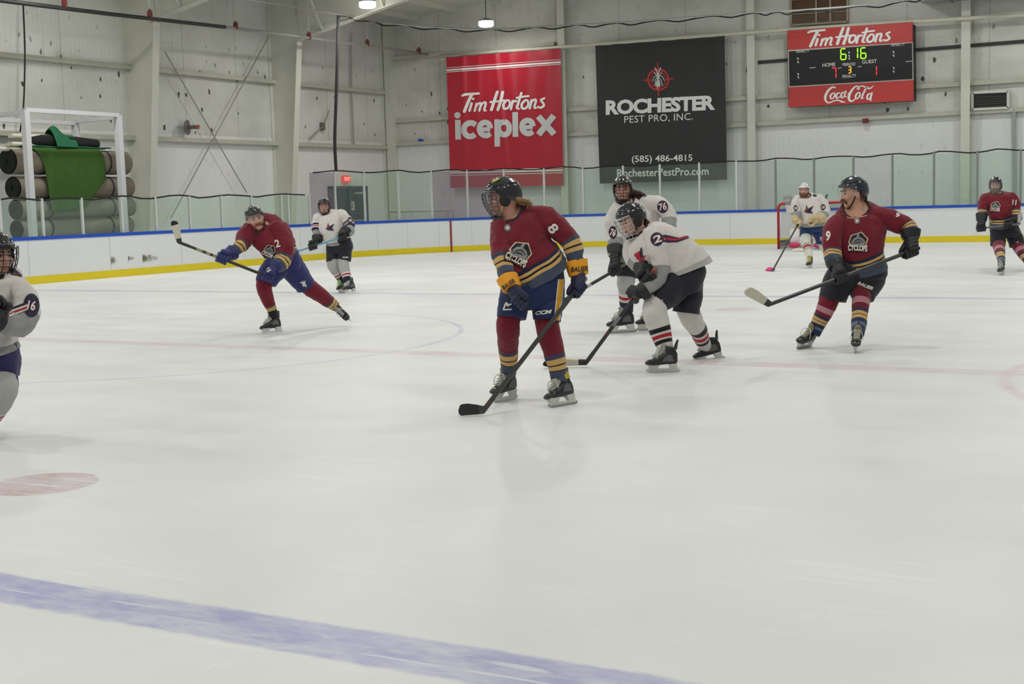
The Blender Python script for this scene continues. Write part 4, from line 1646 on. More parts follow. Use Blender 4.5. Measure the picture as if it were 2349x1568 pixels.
rows_ = [(18, 284, 372, 'topmost of the stacked turf rolls, half covered by green cloth', M_TURFB), (30, 292, 430, 'second turf roll from the top, brown backing below the green cloth', M_TURFB),
         (36, 297, 478, 'third turf roll from the top, seen through the low glass', M_TURFB2), (38, 294, 522, 'lowest visible turf roll, just above the blue rail', M_TURFB2)]
zr = [PX(150, q[2], xr).z for q in rows_]
rr_ = (zr[0] - zr[3]) / 6 * 0.985
rA = rr_ * 1.20
for q, z, m_ in zip(rows_, zr, (1.20, 1.06, 0.95, 0.90)):
    turf_roll(ry(q[0], q[2]), ry(q[1], q[2]), z, rr_ * m_, q[4], q[3])
# shelf that carries the stack
bb = MB()
bb.box(((xf + xbk) / 2, (f1t.y + f2t.y) / 2 + 0.1, zr[3] - rr_ * 0.9 - 0.055), (xf - xbk, abs(f2t.y - f1t.y) + 0.2, 0.1))
bb.build('shelf', M_RACK, rk)
# black felt roll on top, green drape, folded teal sheet, pale pipes
ztop = zr[0] + rA
ya_, yb2 = PX(62, 305, xr).y, PX(222, 322, xr).y
bb = MB()
bb.tube([Vector((xr - 0.05, ya_, ztop + 0.20)), Vector((xr, ya_ + 0.5 * (yb2 - ya_), ztop + 0.19)), Vector((xr - 0.02, yb2, ztop + 0.15))], [0.15, 0.16, 0.13], 16, sub=8)
tag(bb.build('felt_roll', M_BLKROLL, smooth=True), 'long black felt roll lying on top of the turf stack', 'roll')


def drape(u, v):
    """u along the roll, v from the far top (0) over the front and down (1)."""
    yl = PX(80, 330, xf).y
    y2 = PX(264, 350, xf).y
    y = yl + (y2 - yl) * u
    low = [(0.0, -0.15), (0.15, -0.10), (0.24, 0.30), (0.28, 1.0), (0.55, 0.98), (0.7, 0.95), (0.85, 0.7), (1.0, 0.45)]
    L_ = 1.0
    for (a, la), (c, lc) in zip(low[:-1], low[1:]):
        if a <= u <= c:
            L_ = la + (lc - la) * (u - a) / (c - a)
    s = v * (0.75 + 1.50 * L_)        # arc length from the top line
    r = rA + 0.03
    rip = 0.035 * noise.noise(Vector((u * 9, v * 2, 3))) + 0.02 * math.sin(u * 24)
    q_ = math.pi / 2 * r
    s0 = s - 0.45
    if s0 < 0:
        return Vector((xr + s0 + 0.0, y, zr[0] + r + 0.01 + 0.02 * rip))
    if s0 < q_:
        a = s0 / r
        return Vector((xr + r * math.sin(a), y, zr[0] + r * math.cos(a) + 0.01))
    return Vector((xr + r + max(0, rip) * min(1, (s0 - q_) * 3), y, zr[0] - (s0 - q_)))


bb = MB()
bb.grid(drape, 60, 40)
o = tag(bb.build('green_drape', M_GREEN, smooth=True, recalc=False), 'bright green turf piece draped over the top roll of the stack', 'turf')
sm = o.modifiers.new('thickness', 'SOLIDIFY')
sm.thickness = 0.02
p0 = PX(88, 332, xr - 0.1)


def teal(u, v):
    y = PX(40, 330, xr).y + (PX(245, 345, xr).y - PX(40, 330, xr).y) * u
    return Vector((xr - 0.45 + 0.62 * v, y, ztop + 0.035 + 0.02 * noise.noise(Vector((u * 8, v * 3, 8)))))


bb = MB()
bb.grid(teal, 40, 10)
o = tag(bb.build('teal_sheet', M_GREENT, smooth=True, recalc=False), 'teal green sheet spread under the black roll on the turf stack', 'turf')
sm = o.modifiers.new('thickness', 'SOLIDIFY')
sm.thickness = 0.03
pk = PX(123, 290, xr)


def fold(u, v):
    yy = PX(112, 310, xr).y + (PX(165, 320, xr).y - PX(112, 310, xr).y) * u
    h = (ztop + 0.36) + max(0.0, (pk.z - ztop - 0.34)) * math.exp(-((u - 0.2) / 0.28) ** 2)
    bz = ztop + 0.05
    side = -0.28 + 0.56 * v
    return Vector((xr + side * (1 - 0.2 * u), yy, bz + (h - bz) * (1 - (abs(v - 0.5) * 2) ** 2)))


bb = MB()
bb.grid(fold, 24, 18)
tag(bb.build('folded_sheet', M_GREENT, smooth=True, recalc=False), 'peaked fold of green sheet over the black roll', 'turf')
for (xa, ya2, lab) in ((22, 311, 'upper pale pipe end sticking out of the turf stack'), (20, 330, 'middle pale pipe end sticking out of the turf stack'), (-6, 341, 'lower pale pipe end at the left edge of turf stack')):
    a = PX(xa, ya2, xr + 0.1)
    bb = MB()
    bb.tube([a, a + Vector((-0.15, 1.4, 0.02))], 0.055, 12)
    tag(bb.build('pale_pipe', mat('pale_pipe', (205, 202, 180), 0.5), smooth=True, angle=40), lab, 'pipe', 'pale pipes on the turf stack')

# ---- goal on the goal line
GX0 = PY(1786, 560, GOALY).x
GX1 = GX0 + 1.89
M_GRED = mat('goal_red', (176, 26, 44), 0.4)
M_GNET = M_NET
gl = empty('hockey_goal', ((GX0 + GX1) / 2, GOALY, 0), 'red-framed hockey goal with white net by the end boards', 'goal')
bb = MB()
h_ = 1.25
bb.tube([Vector((GX0, GOALY, 0.0)), Vector((GX0, GOALY, h_ - 0.12)), Vector((GX0 + 0.035, GOALY, h_ - 0.035)), Vector((GX0 + 0.12, GOALY, h_)), Vector((GX1 - 0.12, GOALY, h_)), Vector((GX1 - 0.035, GOALY, h_ - 0.035)), Vector((GX1, GOALY, h_ - 0.12)), Vector((GX1, GOALY, 0.0))], 0.037, 12)
bb.build('goal_frame', M_GRED, gl, smooth=True)
bb = MB()
bk = [Vector((GX0, GOALY, 0.03)), Vector((GX0 - 0.05, GOALY + 0.7, 0.03)), Vector((GX0 + 0.25, GOALY + 1.05, 0.03)), Vector((GX1 - 0.25, GOALY + 1.05, 0.03)), Vector((GX1 + 0.05, GOALY + 0.7, 0.03)), Vector((GX1, GOALY, 0.03))]
bb.tube(bk, 0.03, 8)
tp = [Vector((GX0 + 0.1, GOALY, h_)), Vector((GX0 + 0.16, GOALY + 0.42, h_ - 0.02)), Vector((GX0 + 0.4, GOALY + 0.55, h_ - 0.02)), Vector((GX1 - 0.4, GOALY + 0.55, h_ - 0.02)), Vector((GX1 - 0.16, GOALY + 0.42, h_ - 0.02)), Vector((GX1 - 0.1, GOALY, h_))]
bb.tube(tp, 0.022, 8)
bb.build('rear_frame', mat('goal_white', (205, 205, 200), 0.5), gl, smooth=True)
bb = MB()
V, F, U = [], [], []
acc = 0
for k in range(6):
    if k:
        acc += (bk[k] - bk[k - 1]).length
    V += [bk[k], tp[k]]
    U.append(acc / 0.05)
F = [(2 * k, 2 * k + 2, 2 * k + 3, 2 * k + 1) for k in range(5)]
UV = [[(U[k], 0), (U[k + 1], 0), (U[k + 1], 25), (U[k], 25)] for k in range(5)]
bb.add(V, F, UV)
bb.add(tp, [(0, 1, 2, 3, 4, 5)], [[(p.x / 0.05, p.y / 0.05) for p in tp]])
M_GNET = bpy.data.materials['net_mesh'].copy()
M_GNET.name = 'goal_net'
for nd in M_GNET.node_tree.nodes:
    if nd.type == 'MATH' and nd.operation == 'LESS_THAN':
        nd.inputs[1].default_value = 0.16
bb.build('net', M_GNET, gl, recalc=False)
# padded skirt along the base
bb = MB()
for a, c in zip(bk[:-1], bk[1:]):
    bb.bar(a + Vector((0, 0, 0.1)), c + Vector((0, 0, 0.1)), 0.04, 0.2)
bb.build('base_skirt', mat('skirt', (150, 150, 138), 0.8), gl)
# ================================================================== FIGURES
M_EYE = mat('eye', (40, 34, 32), 0.2)
M_BLADE = mat('skate_steel', (190, 192, 192), 0.25, metal=0.9)
M_HOLDER = mat('skate_holder', (208, 206, 198), 0.45)
M_BOOT = mat('skate_boot', (30, 29, 32), 0.4, var=0.2, vscale=30)
M_BOOTG = mat('skate_panel', (92, 92, 92), 0.5)
M_TOE = mat('skate_toe', (24, 24, 26), 0.22, coat=0.4)
M_LACE = mat('laces', (214, 212, 198), 0.8)
M_TONGUE = mat('tongue_felt', (150, 150, 140), 0.9)
M_TONGUEY = mat('tongue_yellow', (186, 170, 30), 0.8)
M_TONGUEG = mat('tongue_green', (110, 170, 70), 0.8)
M_TONGUEK = mat('tongue_khaki', (138, 132, 104), 0.85)
M_HBLK = mat('helmet_black', (22, 23, 25), 0.22, coat=0.8)
M_HNAVY = mat('helmet_navy', (24, 30, 46), 0.22, coat=0.8)
M_HWHITE = mat('helmet_white', (228, 228, 226), 0.25, coat=0.6)
M_VENT = mat('helmet_vent', (10, 10, 11), 0.7)
M_CAGE = mat('cage_wire', (92, 94, 100), 0.3, metal=0.8)
M_CAGED = mat('cage_wire_dark', (40, 41, 44), 0.35, metal=0.6)
M_CAGEW = mat('cage_wire_pale', (190, 192, 196), 0.3, metal=0.6)
M_STRAPB = mat('chin_strap', (28, 26, 26), 0.7)
M_PADT = mat('chin_pad', (206, 170, 110), 0.7)
M_VISOR = glass_mat('visor', (0.94, 0.955, 0.965), 0.012, (200, 205, 210), 0.10)
M_GLBLK = mat('glove_black', (26, 26, 28), 0.55, bump=0.2, bscale=80)
M_GLNAVY = mat('glove_navy', (36, 36, 66), 0.6, bump=0.2, bscale=80)
M_GLBLUE = mat('glove_blue', (34, 42, 100), 0.55, bump=0.2, bscale=80)
M_GLTAN = mat('glove_tan', (198, 176, 136), 0.6, bump=0.2, bscale=80)
M_CUFFY = mat('cuff_yellow', (236, 158, 24), 0.55)
M_SHAFT = mat('stick_black', (44, 44, 44), 0.38)
M_TAPEB = mat('tape_black', (34, 33, 34), 0.8)
M_TAPEW = mat('tape_cream', (208, 202, 182), 0.75, var=0.12, vscale=30)
M_LETB = mat('letter_black', (30, 30, 40), 0.6)
M_LETW = mat('letter_white', (226, 222, 212), 0.7)
M_NAVYP = mat('patch_navy', (34, 32, 58), 0.75)
M_REDPATCH = mat('patch_red', (172, 36, 52), 0.75)
M_GOLDP = mat('patch_gold', (206, 164, 92), 0.75)
M_GREYPT = mat('patch_grey', (140, 140, 140), 0.75)
M_BLKPT = mat('patch_black', (28, 28, 30), 0.75)
M_ORANGEP = mat('patch_orange', (196, 88, 44), 0.75)
M_STRIPEY = mat('side_yellow', (236, 170, 26), 0.7)


def remeshed(bb, name, m_, parent, voxel, smooth=4):
    """Union of the shapes in bb as one continuous surface."""
    o = bb.build(name + '_tmp', m_)
    md = o.modifiers.new('r', 'REMESH')
    md.mode = 'VOXEL'
    md.voxel_size = voxel
    md.use_smooth_shade = True
    sm = o.modifiers.new('s', 'SMOOTH')
    sm.factor = 0.5
    sm.iterations = smooth
    dg = bpy.context.evaluated_depsgraph_get()
    me = bpy.data.meshes.new_from_object(o.evaluated_get(dg))
    me.name = name
    loc = Vector(o.location)
    old = o.data
    bpy.data.objects.remove(o)
    bpy.data.meshes.remove(old)
    p0 = world_loc(parent)
    me.transform(Matrix.Translation(loc - p0))
    me.polygons.foreach_set('use_smooth', [True] * len(me.polygons))
    if not me.materials:
        me.materials.append(m_)
    ob = bpy.data.objects.new(name, me)
    COL.objects.link(ob)
    ob.parent = parent
    return ob


def sgnpow(c, e):
    return math.copysign(abs(c) ** e, c)


def folds(q, seed):
    """Loose cloth: broad billows with sharper creases running across them."""
    a = noise.noise(Vector((q.x * 5.5, q.y * 5.5, q.z * 4.0 + seed)))
    c = 1 - 2 * abs(noise.noise(Vector((q.x * 8 + q.z * 4, q.y * 8 - q.z * 4, q.z * 7 + seed * 1.7))))
    e = 1 - 2 * abs(noise.noise(Vector((q.x * 17 - q.z * 6, q.y * 17, q.z * 13 + seed))))
    return 1.1 * a + 0.75 * (c - 0.45) + 0.30 * (e - 0.45)


class Fig:
    def __init__(s, label, base_px, depth, skin=(206, 160, 138), voxel=0.009):
        s.D = depth
        s.k = depth / FPX                      # metres per pixel
        base = PD(base_px[0], base_px[1], depth)
        base.z = 0.0
        s.root = empty('person', base, label, 'person')
        s.sk = mat('skin_%d_%d_%d' % skin, skin, 0.55, var=0.06, vscale=14)
        s.body = MB()
        s.voxel = voxel
        t = Vector((CAM.x - base.x, CAM.y - base.y, 0)).normalized()
        s.tc = t                               # towards the camera, level
        s.rt = Vector((-t.y, t.x, 0))          # screen right, level
        if s.rt.dot(RT) < 0:
            s.rt = -s.rt
        s.parts = {}

    def p(s, x, y, dz=0.0):
        return PD(x, y, s.D + dz)

    # -- lofts ---------------------------------------------------------------
    def torso_rings(s, rows, sub=7, n=40, ex=0.86, wr=0.010, shrink=1.0, seed=0.0):
        """rows: xl, yl, xr, yr (photo frame), depth radius, front sag in pixels, dz, v."""
        data = []
        for (xl, yl, xr, yr, dr, sag, dz, v) in rows:
            a, c = s.p(xl, yl, dz), s.p(xr, yr, dz)
            U = (c - a) / 2
            q = s.tc - U * (s.tc.dot(U) / max(U.length_squared, 1e-9))
            q.normalize()
            V = q * dr + Vector((0, 0, -sag * s.k))
            data.append(list((a + c) / 2) + list(U) + list(V) + [v])
        rings, vs_ = [], []
        for r_ in spline(data, sub):
            C, U, V = Vector(r_[0:3]), Vector(r_[3:6]) * shrink, Vector(r_[6:9]) * shrink
            ring = []
            for j in range(n):
                a = 2 * math.pi * j / n
                d = U * sgnpow(math.cos(a), ex) + V * sgnpow(math.sin(a), ex)
                if wr:
                    q = C + d
                    w = folds(q, seed)
                    d = d * (1 + wr * w / max(d.length, 0.05))
                ring.append(C + d)
            rings.append(ring)
            vs_.append(float(r_[9]))
        return rings, vs_

    def limb_rings(s, rows, sub=6, n=24, wr=0.006, shrink=1.0, seed=0.0):
        """rows: x, y, radius in pixels, dz, v[, depth factor]."""
        data = []
        for r_ in rows:
            if isinstance(r_[0], Vector):       # (point, radius in metres, v)
                data.append(list(r_[0]) + [r_[1], r_[2], 1.0])
                continue
            P_ = s.p(r_[0], r_[1], r_[3])
            data.append(list(P_) + [r_[2] * s.k, r_[4], r_[5] if len(r_) > 5 else 1.0])
        S_ = spline(data, sub)
        rings, vs_ = [], []
        prev = None
        for i, r_ in enumerate(S_):
            C = Vector(r_[:3])
            T = Vector(S_[min(i + 1, len(S_) - 1)][:3]) - Vector(S_[max(i - 1, 0)][:3])
            T.normalize()
            A = (C - CAM).normalized()
            U = T.cross(A)
            if U.length < 0.25 and prev is not None:
                U = prev - T * prev.dot(T)
            U.normalize()
            if prev is not None and U.dot(prev) < 0:
                U = -U
            prev = U
            V = U.cross(T)
            rad = max(r_[3], 0.004) * shrink
            ring = []
            for j in range(n):
                a = 2 * math.pi * j / n
                d = U * math.cos(a) * rad + V * math.sin(a) * rad * r_[5]
                if wr:
                    q = C + d
                    w = folds(q * 1.25, seed)
                    d = d * (1 + wr * w / max(rad, 0.03))
                ring.append(C + d)
            rings.append(ring)
            vs_.append(float(r_[4]))
        return rings, vs_

    def jersey(s, torso, arms, m_, name='jersey', wr=0.024):
        bb = MB()
        rings, vs_ = s.torso_rings(torso, wr=wr, sub=9, n=56)
        bb.ring_loft(rings, vs_, closed_ends=False)
        r2, v2 = s.torso_rings(torso, wr=0, shrink=0.82)
        s.body.ring_loft(r2, v2)
        s.arm_ends = []
        for i, a in enumerate(arms):
            q0, q1 = a[0], a[1]
            a = [(q0[0] - 0.6 * (q1[0] - q0[0]), q0[1] - 0.6 * (q1[1] - q0[1]), q0[2] * 0.35, q0[3] + 0.02, 2.0)] + list(a)
            e0, e1 = s.p(a[-2][0], a[-2][1], a[-2][3]), s.p(a[-1][0], a[-1][1], a[-1][3])
            s.arm_ends.append((e1, (e1 - e0).normalized()))
            r3, v3 = s.limb_rings(a, wr=wr * 0.8, sub=8, n=30, seed=3.0 * i)
            bb.ring_loft(r3, v3)
            r4, v4 = s.limb_rings(a, wr=0, shrink=0.62)
            s.body.ring_loft(r4, v4)
        o = bb.build(name, m_, s.root, smooth=True)
        s.parts[name] = o
        s.top_ring = rings[0]
        s.hem_ring = rings[-1]
        return o

    def collar(s, m_, r=0.011):
        bb = MB()
        ring = s.top_ring
        bb.tube(ring + [ring[0]], r, 8)
        return bb.build('collar', m_, s.parts['jersey'], smooth=True)

    def pants(s, torso, legs, m_, wr=0.008):
        bb = MB()
        if torso:
            rings, vs_ = s.torso_rings(torso, wr=wr)
            bb.ring_loft(rings, vs_)
            r2, v2 = s.torso_rings(torso, wr=0, shrink=0.8)
            s.body.ring_loft(r2, v2)
        for i, a in enumerate(legs):
            r3, v3 = s.limb_rings(a, wr=wr, n=28, seed=5.0 * i)
            bb.ring_loft(r3, v3)
            r4, v4 = s.limb_rings(a, wr=0, shrink=0.66)
            s.body.ring_loft(r4, v4)
        o = bb.build('hockey_pants', m_, s.root, smooth=True)
        s.parts['pants'] = o
        return o

    def sock(s, rows, m_, ankle=None, key='sock'):
        bb = MB()
        if ankle is not None:                    # meet the boot: same distance from the eye at the lower end
            dlt = (ankle - CAM).dot(FW) - s.D - rows[-1][3]
            n_ = len(rows) - 1
            rows = [(r_[0], r_[1], max(r_[2], 0.056 / s.k) if i == n_ else r_[2], r_[3] + dlt * (i / n_) ** 1.2) + tuple(r_[4:]) for i, r_ in enumerate(rows)]
            end = s.p(rows[-1][0], rows[-1][1], rows[-1][3])
            if ankle.z < end.z - 0.02:
                rows = [r_[:4] + (r_[4] * 0.97,) + r_[5:] for r_ in rows] + [(ankle, 0.054, 1.0)]
        r3, v3 = s.limb_rings(rows, wr=0.006, n=24)
        bb.ring_loft(r3, v3)
        r4, v4 = s.limb_rings(rows, wr=0, shrink=0.72)
        s.body.ring_loft(r4, v4)
        o = bb.build('sock', m_, s.root, smooth=True)
        s.parts[key] = o
        return o

    # -- marks on the cloth ---------------------------------------------------
    def surf(s, key, off=0.004):
        o = s.parts[key]
        p0 = world_loc(o)
        me = o.data
        bv = BVHTree.FromPolygons([v.co + p0 for v in me.vertices], [tuple(p.vertices) for p in me.polygons])

        def f(x, y):
            r = ray(x, y).normalized()
            hit = bv.ray_cast(CAM, r)
            if hit[0] is None:
                return None
            return hit[0] - r * off
        return f

    def mark(s, name, v, f, c, ex, ey, key, m_, maxlen=0.3, off=0.004, label=None):
        """Design units -> photo frame by c + x*ex + y*ey, pressed onto the garment."""
        def to_px(q):
            return c[0] + ex[0] * q[0] + ey[0] * q[1], c[1] + ex[1] * q[0] + ey[1] * q[1]
        return lay(name, v, f, to_px, s.surf(key, off), m_, s.parts[key], maxlen, label)

    def text(s, name, txt, c, w, h, key, m_, ang=0.0, bold=0.02, shear=0.0, off=0.005):
        v, f = text_mesh(txt, bold, shear)
        kx = w / (v[:, 0].max() - v[:, 0].min())
        ca, sa = math.cos(R(ang)), math.sin(R(ang))
        return s.mark(name, v, f, c, (ca * kx, sa * kx), (sa * h, -ca * h), key, m_, 0.35, off)

    # -- head -----------------------------------------------------------------
    def head(s, c, face, pitch=0.0, roll=0.0, hs=1.0, dz=0.0, neck=None, neck_r=0.058, chest=None):
        C = s.p(c[0], c[1], dz)
        a = R(face)
        f = s.tc * math.cos(a) + s.rt * math.sin(a)
        r = f.cross(Vector((0, 0, 1)))          # the head's own right is -r as seen from the front
        u = Vector((0, 0, 1))
        q = Matrix.Rotation(R(-pitch), 3, r)
        f, u = q @ f, q @ u
        q = Matrix.Rotation(R(roll), 3, s.tc * -1)
        f, u = q @ f, q @ u
        r = f.cross(u)
        Mx = Matrix((r, f, u)).transposed()
        s.HC, s.HM, s.hs = C, Mx, hs

        def W(x, y, z):
            return C + Mx @ (Vector((x, y, z)) * hs)
        s.W = W
        B = s.body
        B.ball(C, Vector((0.077, 0.097, 0.112)) * hs, Mx, 20, 14)
        B.ball(W(0, 0.034, -0.068), Vector((0.057, 0.062, 0.058)) * hs, Mx)
        B.ball(W(0, 0.068, -0.104), Vector((0.028, 0.026, 0.022)) * hs, Mx)
        B.ball(W(0, 0.082, 0.016), Vector((0.052, 0.018, 0.013)) * hs, Mx)
        B.ball(W(0, 0.100, -0.020), Vector((0.010, 0.016, 0.026)) * hs, Mx, 10, 8)
        B.ball(W(0, 0.106, -0.038), Vector((0.017, 0.016, 0.012)) * hs, Mx, 10, 8)
        for q_ in (-1, 1):
            B.ball(W(0.042 * q_, 0.068, -0.034), Vector((0.028, 0.026, 0.024)) * hs, Mx)
            B.ball(W(0.083 * q_, -0.002, -0.018), Vector((0.013, 0.024, 0.036)) * hs, Mx, 10, 8)
        if neck:
            nb = s.p(*neck)
            B.tube([W(0, -0.018, -0.05), W(0, -0.012, -0.10), (W(0, -0.012, -0.10) + nb) / 2, nb], [neck_r * hs, neck_r * hs, neck_r * 1.05 * hs, neck_r * 1.5 * hs], 16, sub=3)
        if chest:
            B.ball(s.p(*chest[:3]), chest[3])

    def face(s, lips=(176, 112, 104), brow=(70, 50, 38), moustache=None, beard=None, eyes=True, mw=1.0):
        W, hs, Mx = s.W, s.hs, s.HM
        if eyes:
            for q_ in (-1, 1):
                bb = MB()
                bb.ball(W(0.031 * q_, 0.087, 0.0), Vector((0.014, 0.009, 0.007)) * hs, Mx, 10, 8)
                bb.build('eye', M_EYE, s.root, smooth=True)
        bb = MB()
        for q_ in (-1, 1):
            bb.tube([W(0.012 * q_, 0.101, 0.020), W(0.032 * q_, 0.099, 0.026), W(0.052 * q_, 0.084, 0.020)], 0.005 * hs, 6, sub=3)
        bb.build('eyebrows', mat('hair_%d_%d_%d' % brow, brow, 0.8), s.root, smooth=True)
        bb = MB()
        bb.ball(W(0, 0.095, -0.073), Vector((0.024, 0.012, 0.008)) * hs, Mx, 12, 8)
        bb.build('lips', mat('lips_%d_%d_%d' % lips, lips, 0.5), s.root, smooth=True)
        if moustache:
            bb = MB()
            for q_ in (-1, 1):
                bb.tube([W(0.002 * q_, 0.106, -0.056), W(0.022 * q_, 0.102, -0.060), W(0.038 * q_, 0.086, -0.074), W(0.042 * q_, 0.078, -0.092)], [0.010 * hs * mw, 0.012 * hs * mw, 0.010 * hs * mw, 0.006 * hs * mw], 8, sub=4)
            bb.build('moustache', mat('hair_%d_%d_%d' % moustache, moustache, 0.85, bump=0.5, bscale=300), s.root, smooth=True)
        if beard:
            bb = MB()
            bb.ball(W(0, 0.062, -0.098), Vector((0.050, 0.045, 0.038)) * hs, Mx)
            for q_ in (-1, 1):
                bb.tube([W(0.066 * q_, 0.02, -0.03), W(0.058 * q_, 0.04, -0.07), W(0.03 * q_, 0.07, -0.10)], [0.016 * hs, 0.022 * hs, 0.024 * hs], 8, sub=3)
                bb.tube([W(0.004 * q_, 0.103, -0.057), W(0.03 * q_, 0.09, -0.066), W(0.042 * q_, 0.07, -0.09)], 0.012 * hs, 8, sub=3)
            bb.build('beard', mat('hair_%d_%d_%d' % beard, beard, 0.85, bump=0.5, bscale=300), s.root, smooth=True)

    def hair(s, strands, col, r=0.022):
        """Loose locks below the helmet: each a list of head-local points."""
        bb = MB()
        rg = random.Random(7)
        more = []
        for st in strands:
            for _ in range(3):
                j = [rg.uniform(-0.012, 0.012) for _ in range(3)]
                more.append([tuple(c + j[i] * (0.5 + 0.5 * k) + rg.uniform(-0.004, 0.004) for i, c in enumerate(q)) for k, q in enumerate(st)])
        for st in more:
            rr = [r * s.hs * (1.0 - 0.55 * i / (len(st) - 1)) for i in range(len(st))]
            bb.tube([s.W(*q) for q in st], rr, 8, sub=5)
        return bb.build('hair', mat('hair_%d_%d_%d' % col, col, 0.7, bump=0.6, bscale=180), s.root, smooth=True)

    def helmet(s, m_, mark_col=None, ear=True):
        side = 0.072 if ear else 0.036
        W, hs = s.W, s.hs
        nu, nv = 48, 16
        rx, ry, rz = 0.101, 0.126, 0.128

        def low(a):
            """Lower rim height for azimuth a (0 = front)."""
            c = math.cos(a)
            if c > 0.55:
                return 0.040
            if c > -0.35:
                t = (0.55 - c) / 0.9
                return 0.040 - side * min(1, t * 1.6)
            return -0.046
        V, F = [], []
        for k in range(2):
            g = 1.0 if k == 0 else 0.93
            for i in range(nv + 1):
                for j in range(nu):
                    a = 2 * math.pi * j / nu
                    zl = low(a) / rz
                    th0 = math.acos(max(-1, min(1, zl)))
                    th = th0 * i / nv
                    st, ct = math.sin(th), math.cos(th)
                    # moulded ridges: a raised centre band, a step around the sides
                    x, y, z = rx * st * math.sin(a), ry * st * math.cos(a), rz * ct
                    if k == 0:
                        bump_ = 0.006 * math.exp(-(x / 0.030) ** 2) + 0.004 * max(0.0, math.sin(a * 6)) * (st ** 2)
                        if 0.35 < ct < 0.62:
                            bump_ += 0.004
                        q = Vector((x, y, z))
                        q = q * (1 + bump_ / q.length)
                        x, y, z = q
                    V.append(W(x * g, y * g, z * g + (0 if k == 0 else 0.0) + 0.012))
        n1 = (nv + 1) * nu
        for i in range(nv):
            for j in range(nu):
                c_ = (j + 1) % nu
                F.append((i * nu + j, i * nu + c_, (i + 1) * nu + c_, (i + 1) * nu + j))
                F.append((n1 + i * nu + j, n1 + (i + 1) * nu + j, n1 + (i + 1) * nu + c_, n1 + i * nu + c_))
        for j in range(nu):
            c_ = (j + 1) % nu
            F.append((nv * nu + j, nv * nu + c_, n1 + nv * nu + c_, n1 + nv * nu + j))
        bb = MB()
        bb.add(V, F)
        o = bb.build('helmet', m_, s.root, smooth=True, angle=50)
        s.hel = o
        # ventilation slots
        bb = MB()
        for sx_ in (-1, 1):
            for (ax, ct, ln) in ((0.28, 0.80, 0.02), (0.50, 0.62, 0.024), (0.95, 0.55, 0.026), (1.55, 0.6, 0.026), (2.2, 0.6, 0.026), (2.75, 0.5, 0.024)):
                st = math.sqrt(1 - ct * ct)
                c_ = Vector((rx * st * math.sin(ax) * sx_, ry * st * math.cos(ax), rz * ct))
                c_ = c_ * (1 + 0.0045 / c_.length)
                nn = Vector((c_.x / rx ** 2, c_.y / ry ** 2, c_.z / rz ** 2)).normalized()
                t = Vector((0, 1, 0)) - nn * nn.y
                t.normalize()
                w_ = nn.cross(t)
                M3 = Matrix((t, w_, nn)).transposed()
                bb.ball(W(c_.x, c_.y, c_.z + 0.012), Vector((ln, 0.0065, 0.0028)) * hs, s.HM @ M3, 10, 6)
        bb.build('vent_slot', M_VENT, o, smooth=True)
        if ear:
            for sx_ in (-1, 1):
                bb = MB()
                bb.ball(W(0.093 * sx_, 0.004, -0.022), Vector((0.012, 0.040, 0.046)) * hs, s.HM, 14, 10)
                bb.build('ear_loop', M_STRAPB if m_ is not M_HWHITE else M_HWHITE, o, smooth=True)
        if mark_col:
            bb = MB()
            st = math.sqrt(1 - 0.84 ** 2)
            c_ = Vector((-rx * st * math.sin(0.95), ry * st * math.cos(0.95), rz * 0.84))
            c_ = c_ * (1 + 0.005 / c_.length)
            nn = Vector((c_.x / rx ** 2, c_.y / ry ** 2, c_.z / rz ** 2)).normalized()
            t = (Vector((0, 1, 0)) - nn * nn.y).normalized()
            bb.ball(W(c_.x, c_.y, c_.z + 0.012), Vector((0.034, 0.012, 0.003)) * hs, s.HM @ Matrix((t, nn.cross(t), nn)).transposed(), 12, 8)
            bb.build('helmet_logo', mat('logo_%d' % mark_col[0], mark_col, 0.5), o, smooth=True)
        return o

    def strap(s, m_=None):
        W = s.W
        bb = MB()
        for sx_ in (-1, 1):
            bb.tube([W(0.094 * sx_, 0.02, -0.03), W(0.078 * sx_, 0.035, -0.075), W(0.045 * sx_, 0.055, -0.118), W(0, 0.062, -0.130)], 0.007 * s.hs, 6, sub=4)
        return bb.build('chin_strap', m_ or M_STRAPB, s.hel, smooth=True)

    def cage(s, m_=None, nvert=9, nhor=8, wire=0.0032):
        """Wire face guard bulging in front of the face."""
        W = s.W
        m_ = m_ or M_CAGE

        def pt(az, t):
            # t: 0 at the brow, 1 under the chin
            z = 0.052 - 0.190 * t
            bul = 0.128 + 0.030 * math.sin(math.pi * min(1, 0.25 + t * 0.85)) - 0.020 * t
            x = (0.104 - 0.026 * t * t) * math.sin(az) * 1.0
            y = 0.01 + (bul - 0.01) * max(0.0, math.cos(az)) ** 0.8
            return W(x, y, z)
        bb = MB()
        A = R(74)
        for k in range(nvert):
            az = -A + 2 * A * k / (nvert - 1)
            bb.tube([pt(az, t) for t in np.linspace(0.0, 1.0, 12)], wire * s.hs, 5)
        for k in range(nhor):
            t = k / (nhor - 1)
            rad = wire * (1.7 if k in (0, nhor - 1) else 1.0)
            bb.tube([pt(az, t) for az in np.linspace(-A, A, 18)], rad * s.hs, 5)
        o = bb.build('cage', m_, s.hel, smooth=True)
        bb = MB()
        bb.ball(W(0, 0.082, -0.128), Vector((0.036, 0.026, 0.018)) * s.hs, s.HM, 12, 8)
        bb.build('chin_cup', M_STRAPB, o, smooth=True)
        return o

